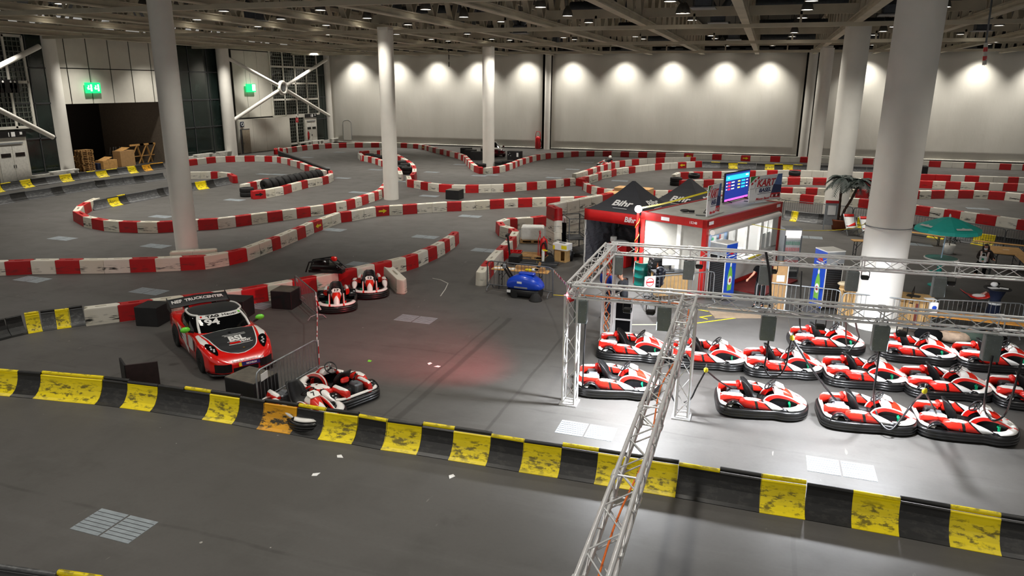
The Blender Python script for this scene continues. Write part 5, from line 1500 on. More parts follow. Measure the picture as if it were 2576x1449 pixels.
MB().lathe([(.05, .28), (.14, .22), (.2, .1), (.24, .02)], (.52, -.34, 0), 16).build('side_brush', M_rubber, r)
MB().box((-.05, -.365, .42), (.5, .02, .05)).build('side_stripe', M_grey, r)
MB().box((-.1, -.373, .60), (.18, .01, .07)).build('maker_plate', M_paper, r)
MB().box((-.52, -.345, .24), (.14, .02, .1)).build('rating_plate', M_paper, r)
h = MB(); h.bar((-.5, -.1, .6), (-.86, -.1, 1.1), .08, .06).bar((-.5, .1, .6), (-.86, .1, 1.1), .05); h.cyl((-.86, -.22, 1.12), (-.86, .22, 1.12), .03, n=10).build('handle', M_black, r)
MB().bbox((-.80, -.1, 1.08), (.1, .14, .16), .02).build('control_panel', M_grey, r)
for s in (-1, 1): MB().cyl((-.3, s*.30, .13), (-.3, s*.37, .13), .13, n=16).build('wheel', M_rubber, r)

# ------------------------------------------------------------------ beer tables and benches
def beer_table(p, rz, L, lab, h=.77, w=.5, cat='table', group='wooden folding tables', name='folding_table', mt=None):
    r = thing(name, lab, cat, p, rz, group)
    MB().bbox((0, 0, h-.015), (L, w, .03), .008).build('tabletop', mt or M_wood, r)
    for s in (-1, 1):
        x = s*L*.36
        mb = MB()
        for y in (-w*.38, w*.38): mb.bar((x, y, 0), (x, y, h-.03), .03)
        mb.bar((x, -w*.38, .1), (x, w*.38, .1), .025).bar((x, -w*.38, h*.7), (x, w*.38, h*.7), .025).bar((x, 0, h*.4), (x-s*.3, 0, h-.04), .02)
        mb.build('leg', M_dgrey, r)
    return r
a, b = at(1240, 722), at(1380, 735); c = (a+b)/2
tb = beer_table(c, math.atan2((b-a).y, (b-a).x), (b-a).length, 'wooden folding table with papers behind the dark steel barrier')
td = math.atan2((b-a).y, (b-a).x)
def on_table(t, u, z=.775): 
    d = (b-a); n = Vector((-d.y, d.x, 0)).normalized(); q = a+d*t+n*u; q.z = z; return q
r = thing('cardboard_box', 'long flat cardboard box lying on the folding table', 'box', on_table(.62, .1), td)
MB().bbox((0, 0, .06), (.95, .2, .12), .005).build('carton', M_card, r)
r = thing('cardboard_box', 'open cardboard box with raised flaps at the right end of the folding table', 'box', on_table(.84, .08), td)
MB().bbox((0, 0, .06), (.32, .25, .12), .005).build('carton', M_card, r); MB().bar((-.1, .12, .12), (-.05, .16, .28), .2, .01).build('flap', M_card, r)
for i, (t, lb) in enumerate(((.1, 'white papers at the left end of the folding table'), (.32, 'spread white paper sheets in the middle of the folding table'))):
    r = thing('paper_stack', lb, 'papers', on_table(t, -.05), td+.2)
    MB().box((0, 0, .004), (.3, .21, .008)).build('sheet', M_paper, r); MB().box((.15, .06, .006), (.3, .21, .006), rz=.5).build('sheet', M_paper, r)
r = thing('chequered_cloth', 'black and white cloth bundle on the folding table', 'cloth', on_table(.76, -.08), td)
MB().ball((0, 0, .05), .12, sc=(1.3, .8, .5)).build('white_fold', M_paper, r); MB().ball((.06, -.03, .07), .08, sc=(1.2, .8, .5)).ball((-.1, .03, .07), .06, sc=(1.2, .8, .5)).build('black_fold', M_cloth, r)
r = thing('yellow_bag', 'yellow bag lying on the folding table', 'bag', on_table(.66, -.12), td); MB().ball((0, 0, .04), .12, sc=(1.4, .6, .4)).build('bag_body', M_yel, r)

# ------------------------------------------------------------------ things behind the hooked row
p = at(1340, 608); r = thing('wooden_pallet', 'timber pallet under the white wrapped load beside the stacked wall', 'pallet', p, .25)
def pallet_parts(r, w=1.2, d=.8):
    mb = MB()
    for i in range(5): mb.box((0, -d/2+.05+(d-.1)*i/4, .135), (w, .11, .022))
    for x in (-w/2+.07, 0, w/2-.07):
        for y in (-d/2+.06, 0, d/2-.06): mb.box((x, y, .07), (.13, .11, .1))
    for y in (-d/2+.06, 0, d/2-.06): mb.box((0, y, .012), (w, .1, .022))
    mb.build('pallet_frame', M_pallet, r)
pallet_parts(r)
r = thing('wrapped_load', 'white foil wrapped load standing on the pallet', 'load', (p.x, p.y, .15), .25)
MB().bbox((0, 0, .32), (1.1, .72, .64), .05).build('foil', pm('white foil', 'eeeeea', .25, var=.06, bump=.4), r)
p = at(1367, 660); r = thing('extinguisher_trolley', 'red wheeled fire extinguisher with a black hose beside the stacked wall', 'extinguisher', p, math.radians(-15))
MB().lathe([(.0, .12), (.15, .14), (.17, .22), (.17, .9), (.14, 1.02), (.05, 1.08), (.04, 1.14)], n=18).build('cylinder', M_red, r)
MB().tube(catmull([(.14, -.12, 1.0), (.24, -.16, .8), (.27, -.17, .5), (.18, -.18, .3), (.02, -.19, .35), (-.02, -.19, .6), (.05, -.19, .85), (.18, -.18, .9), (.24, -.17, .6)], 5, False), .028, 8).build('hose', M_black, r)
MB().tube([(-.2, .12, .1), (-.22, .12, 1.0), (-.3, .1, 1.32), (-.2, 0, 1.38), (-.1, -.1, 1.32), (-.2, -.12, 1.0), (-.2, -.12, .1)], .018, 8).build('handle_frame', M_red, r)
for s in (-1, 1): MB().cyl((-.1, s*.2, .14), (-.1, s*.25, .14), .14, n=16).build('wheel', M_rubber, r)
p = at(1308, 664); r = thing('pallet_truck', 'yellow and black electric pallet truck lying low behind the table', 'pallet truck', p, math.radians(4))
MB().bbox((-.2, 0, .22), (.5, .55, .36), .04).build('battery_case', M_black, r)
MB().bar((-.45, 0, .35), (-.55, 0, 1.2), .07).box((-.56, 0, 1.22), (.1, .36, .1)).build('tiller', M_black, r)
MB().box((.85, .2, .1), (1.6, .18, .07)).box((.85, -.2, .1), (1.6, .18, .07)).build('fork', M_dgrey, r)
p = at(1345, 657); r = thing('wooden_pallet', 'pale slatted pallet lying on the yellow pallet truck', 'pallet', (p.x, p.y, .16), math.radians(4)); pallet_parts(r, 1.2, .8)
p = at(1377, 662); r = thing('stair_trolley', 'yellow and white trolley with black wheels beside the pale pallet', 'trolley', p, math.radians(20))
MB().bbox((-.2, 0, .36), (.12, .5, .5), .03).build('white_guard', M_white, r); MB().box((-.12, 0, .60), (.2, .48, .04)).box((-.28, 0, .1), (.4, .5, .06)).build('yellow_frame', M_yel, r)
for s in (-1, 1): MB().cyl((.08, s*.26, .2), (.08, s*.36, .2), .2, n=18).build('wheel', M_rubber, r)
p = at(1290, 648); r = thing('bottle_crate', 'red plastic crate beside the hooked barrier row', 'crate', p, .2)
MB().box((0, 0, .03), (.8, .45, .06)).box((0, -.22, .16), (.8, .03, .3)).box((0, .22, .16), (.8, .03, .3)).box((-.39, 0, .16), (.03, .45, .3)).box((.39, 0, .16), (.03, .45, .3)).build('crate_body', M_red, r)
mb = MB()
for i in range(3): mb.box((-.2+.2*i, 0, .2), (.03, .4, .2))
mb.build('divider', M_red, r)
p = at(1414, 657); r = thing('wooden_crate', 'small open wooden box standing on the floor under the banana carton', 'crate', p, math.radians(-18))
w, h_ = .52, .5
MB().box((0, 0, .02), (w, .4, .03)).box((0, 0, h_), (w, .4, .03)).box((-w/2, 0, h_/2), (.03, .4, h_)).box((w/2, 0, h_/2), (.03, .4, h_)).box((0, .2, h_/2), (w, .03, h_)).box((-.1, -.19, h_/2), (w*.55, .02, h_)).build('crate_body', M_ply, r)
r = thing('banana_carton', 'white carton with yellow print on the small wooden box', 'box', (p.x, p.y, .53), math.radians(-14))
MB().bbox((0, 0, .14), (.72, .46, .28), .01).build('carton', M_paper, r)
MB().box((.2, -.232, .14), (.26, .006, .16)).box((-.3, -.232, .1), (.1, .006, .18)).build('yellow_print', M_yel, r); MB().box((0, 0, .285), (.3, .12, .01)).build('hand_hole', M_black, r)
p = at(1443, 640); r = thing('cage_trolley', 'grey wire cage trolley beside the tent', 'trolley', p, math.radians(-62))
mb = MB(); W_, D_, H_ = 1.3, .8, 1.75
for x in (-W_/2, W_/2):
    for y in (-D_/2, D_/2): mb.bar((x, y, .1), (x, y, H_), .04)
for z in (.2, .9, H_):
    for y in (-D_/2, D_/2): mb.bar((-W_/2, y, z), (W_/2, y, z), .03)
    for x in (-W_/2, W_/2): mb.bar((x, -D_/2, z), (x, D_/2, z), .03)
mb.build('cage_frame', M_dsteel, r)
mb = MB()
for i in range(1, 8): mb.bar((-W_/2+W_*i/8, D_/2, .2), (-W_/2+W_*i/8, D_/2, H_), .012)
mb.build('wire', M_dsteel, r); MB().box((0, 0, .2), (W_, D_, .04)).box((0, 0, .8), (W_*.9, D_, .04)).build('shelf', M_dgrey, r)
for x in (-.5, .5): MB().cyl((x, -.3, .07), (x, -.34, .07), .07, n=12).build('caster', M_rubber, r)
r = thing('plastic_tarp', 'black and white plastic sheet hanging over the cage trolley', 'tarp', (p.x-.65, p.y-.1, 0), math.radians(-40))
solid(MB().sheet([[(x, .08*math.sin(x*7)+.04*k, z) for x in lins(-.3, .35, 8)] for k, z in enumerate((1.75, 1.3, .8, .45))]).build('white_sheet', M_paper, r), .01)
solid(MB().sheet([[(x+.3, .1*math.sin(x*9)-.1, z) for x in lins(-.25, .2, 8)] for z in (1.5, 1.0, .3, .1)]).build('black_sheet', M_cloth, r), .01)
p = at(1432, 655); r = thing('junk_bin', 'dark bin with rubbish between the banana carton and the cage trolley', 'bin', p); MB().lathe([(.0, 0), (.16, 0), (.2, .45), (.17, .45), (.15, .1)], n=14).build('bin_body', M_black, r); MB().ball((0, 0, .42), .14, sc=(1, 1, .6)).build('rubbish', M_grey, r)
for px, py, w, d, h_, lb in ((1566, 540, 2.0, 1.1, 1.3, 'large brown cardboard box behind the front tent'), (1592, 530, 2.2, 1.0, 1.42, 'second large cardboard box farther behind the front tent')):
    p = at(px, py); r = thing('cardboard_box', lb, 'box', p, math.radians(-8), 'large cardboard boxes'); MB().bbox((0, 0, h_/2), (w, d, h_), .02).build('carton', M_card, r); MB().box((-.1, 0, h_+.004), (.5, .3, .008)).build('white_print', M_paper, r); MB().box((0, -d/2-.003, h_*.5), (.02, .006, h_)).build('seam', M_pallet, r)
p = at(1353, 377); r = thing('extinguisher_trolley', 'red wheeled extinguisher standing at the far wall beside the column', 'extinguisher', p)
MB().lathe([(.0, .1), (.3, .12), (.33, .25), (.33, 1.3), (.25, 1.5), (.08, 1.6)], n=16).build('cylinder', M_red, r); MB().tube([(-.3, 0, .3), (-.3, 0, 1.7), (-.2, 0, 2.1), (.2, 0, 2.1), (.3, 0, 1.7), (.3, 0, .3)], .04, 6).build('handle_frame', M_red, r); MB().tube([(.3, -.1, 1.3), (.5, -.15, .8), (.4, -.1, .3)], .05, 6).build('hose', M_black, r)
p = at(759, 365); r = thing('fire_extinguisher', 'red wall extinguisher beside the low mesh window', 'extinguisher', (LX+.35, p.y, 0)); MB().lathe([(0, .7), (.13, .7), (.13, 1.5), (.05, 1.62), (.03, 1.75)], n=12).build('cylinder', M_red, r); MB().tube([(.05, 0, 1.7), (.14, .1, 1.4), (.12, .1, .9)], .025, 6).build('hose', M_black, r)
MB().box((-.15, 0, 1.2), (.12, .3, 1.4)).build('backboard', M_white, r)

# ------------------------------------------------------------------ loading bay contents
def bayp(px, py, X=LX-2.0):
    q = on_x(px, py, X); return Vector((X, q.y, 0))
for st, (px, n, X, lb) in enumerate(((190, 8, LX-2.6, 'left'), (219, 12, LX-1.3, 'right'))):
    q = bayp(px, 440, X); proto_p = None
    for k in range(n):
        lab = 'timber pallet in the %s pallet stack of the loading bay, layer %d from the floor' % (lb, k+1)
        if st == 0 and k == 0:
            PAL = thing('wooden_pallet', lab, 'pallet', (q.x, q.y, 0.01), PI/2+.05, 'pallets in the loading bay'); pallet_parts(PAL)
        else: dup(PAL, (q.x+.02*math.sin(k*2), q.y+.02*math.cos(k*3), .01+.148*k), PI/2+.04*math.sin(k*1.7), lab)
for px, w, h_, X, lb in ((272, 1.5, .75, LX-1.2, 'low orange brown carton with an open lid in the loading bay'), (250, .9, .55, LX-1.5, 'dark blue crate left of the low carton in the loading bay'), (318, 1.6, 1.4, LX-1.4, 'tall cardboard carton with raised flaps in the loading bay')):
    q = bayp(px, 440, X); r = thing('cardboard_box', lb, 'box', q, PI/2, 'boxes in the loading bay')
    MB().bbox((0, 0, h_/2), (w, .9, h_), .02).build('carton', M_navy if 'blue' in lb else M_wood if 'orange' in lb else M_card, r)
    if 'blue' not in lb: MB().bar((-w*.3, 0, h_), (w*.2, 0, h_+.25), .9, .02).build('flap', M_wood, r)
for i, px in enumerate((352, 376, 398)):
    q = bayp(px, 430, LX-1.6); r = thing('timber_trestle', 'wooden A frame trestle in the loading bay, %s from the left' % ordn(i+1), 'trestle', q, PI/2, 'wooden trestles in the loading bay')
    MB().bar((-.8, .3, 0), (0, 0, 1.75), .14, .07).bar((.8, .3, 0), (0, 0, 1.75), .14, .07).build('leg', M_wood, r); MB().bar((-.8, 0, 1.75), (.8, 0, 1.75), .1, .16).build('beam', M_wood, r); MB().bar((-.5, .2, .7), (.5, .2, .7), .08, .06).build('tie', M_wood, r)
q = bayp(300, 435, LX-3); r = thing('folded_chairs', 'tangle of silver folding chair legs in the loading bay', 'chairs', q, PI/2)
mb = MB()
for i in range(7): mb.bar((-.8+i*.25, 0, .8), (-.5+i*.22+.2*math.sin(i*2), .1, 1.6), .04)
mb.build('chair_leg', M_galv, r); MB().box((0, .2, .5), (1.7, .6, .9)).build('chair_seat', M_dgrey, r)
for px, py, w in ((-1, 0, 0),):
    pass
# white bench heaters along the left wall
for i, (px, py, lb) in enumerate(((130, 445, 'low white wall bench left of the bay column'), (490, 401, 'low white wall bench under the dark glass bay, nearer one'), (548, 394, 'low white wall bench under the dark glass bay, farther one'), (735, 368, 'low white bench before the low mesh window'), (767, 364, 'low white bench beside the corner door'), (812, 358, 'low white bench in the far left corner'))):
    q = at(px, py); r = thing('wall_bench', lb, 'bench', (LX+1.1, q.y, 0), PI/2, 'low white benches along the left wall')
    MB().box((0, 0, .55), (2.4, .4, .1)).build('seat', M_white, r); MB().box((-1.1, 0, .25), (.1, .35, .5)).build('support', M_white, r); MB().box((1.1, 0, .25), (.1, .35, .5)).build('support', M_white, r)
# ------------------------------------------------------------------ red framed container with the ticket window
CN = at(1764, 747); CRa = math.radians(65.5)
CL, CWd, CHt = 6.3, 2.75, 2.81
CT = thing('ticket_container', 'red framed grey container with a lit ticket window and grey roof', 'container', CN, CRa)
M_cred2 = pm('container red', 'b3211d', .45, var=.1)
M_cwall = pm('container wall', 'cfcdc6', .55, var=.04)
def cpart(boxes, name, mt, parent=None):
    mb = MB()
    for c, d in boxes: mb.box(c, d)
    return mb.build(name, mt, parent or CT)
for x in (.08, CL-.08):
    for y in (.08, CWd-.08): cpart([((x, y, CHt/2), (.17, .17, CHt))], 'corner_post', M_cred2)
cpart([((CL/2, .06, CHt-.12), (CL, .13, .22)), ((CL/2, .04, CHt-.29), (CL, .06, .1))], 'roof_rail', M_cred2)
cpart([((CL/2, CWd-.06, CHt-.12), (CL, .13, .22))], 'roof_rail', M_cred2)
e1 = cpart([((.06, CWd/2, CHt-.15), (.13, CWd, .28))], 'roof_rail', M_cred2)
cpart([((CL-.06, CWd/2, CHt-.15), (.13, CWd, .28))], 'roof_rail', M_cred2)
cpart([((CL/2, .06, .08), (CL, .13, .16)), ((CL/2, CWd-.06, .08), (CL, .13, .16)), ((.06, CWd/2, .08), (.13, CWd, .16)), ((CL-.06, CWd/2, .08), (.13, CWd, .16))], 'floor_frame', M_cred2)
cpart([((CL/2, CWd/2, CHt-.06), (CL-.2, CWd-.2, .06))], 'roof_sheet', pm('container roof', 'b5b5ae', .6, var=.2, scale=1.5))
cpart([((CL/2, CWd/2, .14), (CL-.2, CWd-.2, .06))], 'floor_panel', M_dgrey)
ew = cpart([((.07, CWd/2, 1.33), (.08, CWd-.3, 2.4))], 'end_wall', pm('container end panel', '9a978e', .6, var=.06))
cpart([((.02, CWd*.40, 1.33), (.05, .16, 2.4))], 'panel_strip', M_white, ew)
cpart([((CL-.07, CWd/2, 1.33), (.08, CWd-.3, 2.4))], 'end_wall', M_cwall)
cpart([((CL/2, CWd-.07, 1.33), (CL-.3, .08, 2.4))], 'rear_wall', M_white)
# service front: openings between the pieces
fx = [(.35, 1.55), (1.65, 2.25), (2.35, 3.25), (3.35, 4.45), (4.6, 5.5)]; wz0, wz1 = 1.02, 2.22
bx = [((CL/2, .07, .6), (CL-.3, .08, .86)), ((CL/2, .07, 2.36), (CL-.3, .08, .3)), ((.25, .07, 1.6), (.2, .08, 1.3)), ((5.85, .07, 1.6), (.72, .08, 1.3))]
for (a, b), (c, d) in zip(fx, fx[1:]): bx.append((((b+c)/2, .07, 1.62), (c-b, .08, 1.2)))
cpart(bx, 'service_wall', M_cwall)
M_cgl = pm('clear window glass', 'dfe8ea', .05, alpha=.16)
M_blueframe = pm('pale blue frame', 'b9d4f2', .4)
for i, (a, b) in enumerate(fx):
    mb = MB(); t = .07
    mb.box(((a+b)/2, .03, wz0), (b-a, .1, t)).box(((a+b)/2, .03, wz1), (b-a, .1, t)).box((a, .03, 1.62), (t, .1, 1.2)).box((b, .03, 1.62), (t, .1, 1.2))
    if i in (0, 4): mb.box(((a+b)/2, .03, 1.62), (.06, .08, 1.2))
    f = mb.build('window_frame', M_blueframe if i == 0 else M_white, CT)
    if i != 2: MB().box(((a+b)/2, .04, 1.62), (b-a, .01, 1.18)).build('pane', M_cgl, f)
    if i == 0: MB().box((a+.3, .02, 1.55), (.42, .02, .7)).build('poster', M_dgrey, f); MB().box((a+.95, .02, 1.4), (.14, .02, .4)).build('red_leaflet', M_bred, f)
    if i == 4: MB().box(((a+b)/2, .055, 1.35), (b-a, .01, .62)).build('frosted_pane', M_white, f)
cpart([((3.0, -.10, 1.0), (1.7, .34, .05))], 'counter', M_white); cpart([((3.55, -.28, .985), (1.1, .03, .06))], 'counter_edge', M_yel)
MB().cyl((.25, -.10, 2.36), (CL-.45, -.10, 2.36), .10, n=14).build('awning_roll', M_column, CT)
cpart([((CL/2, 1.2, 2.5), (3.6, .14, .05))], 'light_tube', emissive('container tube light', 'f4f8ff', 12))
cpart([((3.6, 1.0, .95), (2.2, .5, .06)), ((3.6, 1.9, 1.5), (1.6, .3, .04)), ((3.6, 1.9, 1.1), (1.6, .3, .04))], 'inner_shelf', M_white)
mb = MB(); rr_ = random.Random(5)
gd = [MB(), MB(), MB()]
for i in range(12): gd[i % 3].box((3.0+.1*i, 1.85, (1.25, 1.65)[i % 2]), (.07, .12, .22))
for q, mt, nm in zip(gd, (M_bred, M_green, M_paper), ('red_goods', 'green_goods', 'white_goods')): q.build(nm, mt, CT)
MB().bbox((3.1, .6, 1.12), (.3, .3, .26), .03).build('coffee_machine', M_grey, CT); MB().bar((2.6, .55, .98), (2.62, .55, 1.4), .1).build('till', M_black, CT)
M = frame((-.01, CWd*.2, CHt-.15), (0, -1, 0), (0, 0, 1))
lettering('15248', .13, M_paper, e1, M)
for x, y in ((.3, -.01), (CL-.4, -.01)): MB().box((x, y, CHt-.12), (.32, .01, .12)).build('label_plate', M_paper, CT)
MB().box((-.008, CWd*.62, CHt-.15), (.01, .35, .13)).build('label_plate', M_paper, CT)
def cw(u, v, z=0):
    c, s = math.cos(CRa), math.sin(CRa); return Vector((CN.x+u*c-v*s, CN.y+u*s+v*c, z))
tag(MB().box((0, 0, .03), (3.0, 1.5, .06)).build('red_mat', pm('dark red mat', '6e1a18', .8, var=.2), None, cw(3.2, -.85), CRa), 'dark red mat on the floor in front of the ticket window', 'mat')
tag(MB().box((0, 0, .02), (1.6, 1.1, .04)).build('chipboard_sheet', pm('brown sheet', '8d7b66', .8), None, at(1845, 788), math.radians(20)), 'flat brown board lying on the floor inside the yellow tape corner', 'board')

# TV and banners on the roof
RZ = CHt+.0
def upright(p0, p1, name, lab, cat, z=RZ, group=None):
    a, b = at(*p0, z), at(*p1, z); d = b-a
    return thing(name, lab, cat, a, math.atan2(d.y, d.x), group), d.length
def top_h(p, py, z):
    """height above z of the point in the photograph at row py over p"""
    lo, hi = 0, 4
    for _ in range(40):
        m_ = (lo+hi)/2; q = p+Vector((0, 0, m_))-CAM; y = 724.5-FPX*q.dot(CU)/q.dot(CF)
        if y > py: lo = m_
        else: hi = m_
    return lo
tv, L = upright((1820, 512), (1880, 497), 'tv_screen', 'large flat screen with a lap time table on the container roof', 'screen')
hT = 1.2
MB().bbox((L/2, .03, hT/2+.02), (L+.08, .07, hT), .02).build('bezel', M_black, tv)
scr = MB().box((L/2, -.008, hT/2+.03), (L-.02, .008, hT-.1)).build('display', emissive('screen blue', '1b2f86', 1.0), tv)
def scrbox(x, z, w, h, mt, nm): MB().box((L*x, -.014, .08+(hT-.1)*z), (L*w, .004, (hT-.1)*h)).build(nm, mt, scr)
EC, EP, EW, EY_, ED = emissive('screen cyan', '2bc4dc', 1.2), emissive('screen pink', 'f06ad8', 1.2), emissive('screen white', 'eef4ff', 1.3), emissive('screen yellow', 'f0e060', 1.2), emissive('screen red', 'e0285a', 1.1)
scrbox(.5, .83, .97, .17, EC, 'title_bar'); scrbox(.5, .02, .97, .075, EP, 'pink_bar'); scrbox(.5, .93, .97, .03, emissive('screen teal', '1a8fb0', 1), 'top_bar')
for k in range(3):
    z = .66-.12*k
    scrbox(.16, z, .10, .07, ED, 'kart_tag'); scrbox(.31, z, .12, .04, EW, 'name_text'); scrbox(.56, z, .10, .05, EY_, 'time_text'); scrbox(.74, z, .16, .07, EC, 'time_tag'); scrbox(.90, z, .07, .04, EW, 'lap_text'); scrbox(.06, z, .04, .04, EW, 'rank_text')
scrbox(.12, .84, .06, .06, EW, 'logo_text'); scrbox(.88, .86, .12, .06, EW, 'clock_text')
MB().bar((L*.15, -.2, .02), (L*.15, .25, .12), .04).bar((L*.85, -.2, .02), (L*.85, .25, .12), .04).build('stand_foot', M_black, tv)
M_ltgreen, M_red2, M_navyt = pm('print green', '2e8a3c', .5), pm('print red', 'c8202a', .5), pm('print navy', '22305e', .5)
def banner(r, L, hB, half=False):
    bd = MB(); bd.box((L/2, 0, hB/2+.02), (L, .03, hB)); bd = bd.build('banner_board', M_paper, r)
    M = frame((0, -.018, .02), (1, 0, 0), (0, 0, 1))
    def pr(poly, mt, nm, h=.003): MB().prism([(x*L, y*hB) for x, y in poly], h, M).build(nm, mt, bd)
    pr([(0, .75), (.16, .97), (.3, 1), (0, 1)], M_ltgreen, 'green_corner')
    for k in range(3): pr([(.02+.09*k, .68+.1*k), (.07+.09*k, .68+.1*k), (.10+.09*k, .76+.1*k), (.05+.09*k, .78+.1*k)], M_red2, 'red_square')
    pr([(.72, .45), (1, .4), (1, 1), (.86, 1)], pm('photo blue', '5a78b4', .5) if 'photo blue' not in bpy.data.materials else bpy.data.materials['photo blue'], 'photo_sky')
    pr([(.68, .28), (1, .26), (1, .55), (.74, .62)], M_navyt, 'photo_mountain', .004)
    pr([(.66, .10), (.98, .06), (.98, .26), (.68, .28)], M_red2, 'photo_kart', .004)
    for k in range(4): pr([(.70+.07*k, .12), (.74+.07*k, .11), (.75+.07*k, .2), (.71+.07*k, .21)], M_paper if k % 2 == 0 else M_black, 'photo_kart', .006)
    def tx(s, x, y, size, mt, sx=1, sh=.25, bold=.0):
        q = M.copy(); q.translation = M@Vector((x*L, y*hB, .004)); return lettering(s, size, mt, bd, q, shear=sh, bold=bold, sx=sx)
    k = L/1.6*(1.0)
    tx('KART', .48, .70, .36*hB, M_red2, sx=.95*L/(1.55*hB)*1.0, bold=.012); tx('BASEL', .47, .43, .19*hB, M_navyt, sx=1.15*L/(1.55*hB), bold=.008)
    tx('Messe Basel', .42, .10, .135*hB, M_red2, sx=1.0*L/(1.55*hB), bold=.003)
    for y, w in ((.34, .3), (.29, .42), (.56, .4), (.86, .3)): pr([(.46-w/2, y), (.46+w/2, y), (.46+w/2, y+.015), (.46-w/2, y+.015)], M_navyt, 'small_print')
    pr([(.0, .52), (.14, .52), (.16, .68), (.19, .34), (.2, .52), (.6, .53), (.6, .54), (.19, .535), (.19, .40), (.16, .72), (.135, .535), (0, .535)], M_grey, 'skyline')
    MB().bar((L*.2, 0, .02), (L*.2, .5, .0), .03).bar((L*.8, 0, .02), (L*.8, .5, 0), .03).bar((L*.8, .02, hB*.7), (L*.8, .5, .0), .02).build('stay', M_dgrey, r)
r, L = upright((1882, 512), (1961, 500), 'roof_banner', 'white KART BASEL banner right of the flat screen on the container roof', 'banner', group='banners on the container roof'); banner(r, L, 1.06)
r, L = upright((1776, 547), (1808, 537), 'roof_banner', 'narrow white KART BASEL banner left of the flat screen at the roof corner', 'banner', group='banners on the container roof'); banner(r, L, 1.12)
# work lamp on the tent side corner of the container
p = cw(.12, CWd-.1, 0)
r = thing('work_lamp', 'glaring work lamp on an orange wrapped post at the container corner', 'lamp', cw(-.12, CWd+.08), CRa)
MB().cyl((0, 0, 0), (0, 0, 2.75), .05, n=10).build('post', M_cred2, r)
MB().tube([(.07*math.cos(i*1.1), .07*math.sin(i*1.1), .3+.1*i) for i in range(25)], .018, 6).build('orange_wrap', M_orange, r)
MB().bbox((0, 0, 2.92), (.2, .12, .24), .03).build('housing', M_dgrey, r)
MB().ball((-.08, -.06, 2.92), .14, 14, 9).build('bulb', emissive('work lamp glow', 'f6f9ff', 60), r)
WL = r.matrix_world if False else cw(-.25, CWd+.0, 2.92)
tk0, tk1 = cw(-.1, CWd, 2.95), at(1779, 483, 3.95)
tape([tk0, tk0.lerp(tk1, .33)+Vector((0, 0, -.04)), tk0.lerp(tk1, .66)+Vector((0, 0, -.03)), tk1], 'twisted yellow tape from the work lamp to the left roof banner', .06)
for q in [o for o in COL.objects if o.get('label') == 'twisted yellow tape from the work lamp to the left roof banner']:
    q['group'] = 'yellow tape'
    for c in q.children: c.data.materials[0] = M_yel
cable([at(1764, 548, 2.6), at(1860, 558, 2.4), at(1960, 577, 2.0), at(2070, 580, 1.75), at(2140, 575, 2.2), PR+Vector((-.66, .1, 3.25))], .012, 'rope', 'thin yellow rope from the container corner to the thick pillar', M_yel, 'rope', 'ropes')
tag(MB().ball((0, 0, .06), .12, sc=(1.6, .8, .5)).box((.25, 0, .05), (.2, .12, .08)).build('cable_drum', M_black, None, at(1723, 534, CHt)), 'black and orange cable connectors lying on the container roof edge', 'connector')

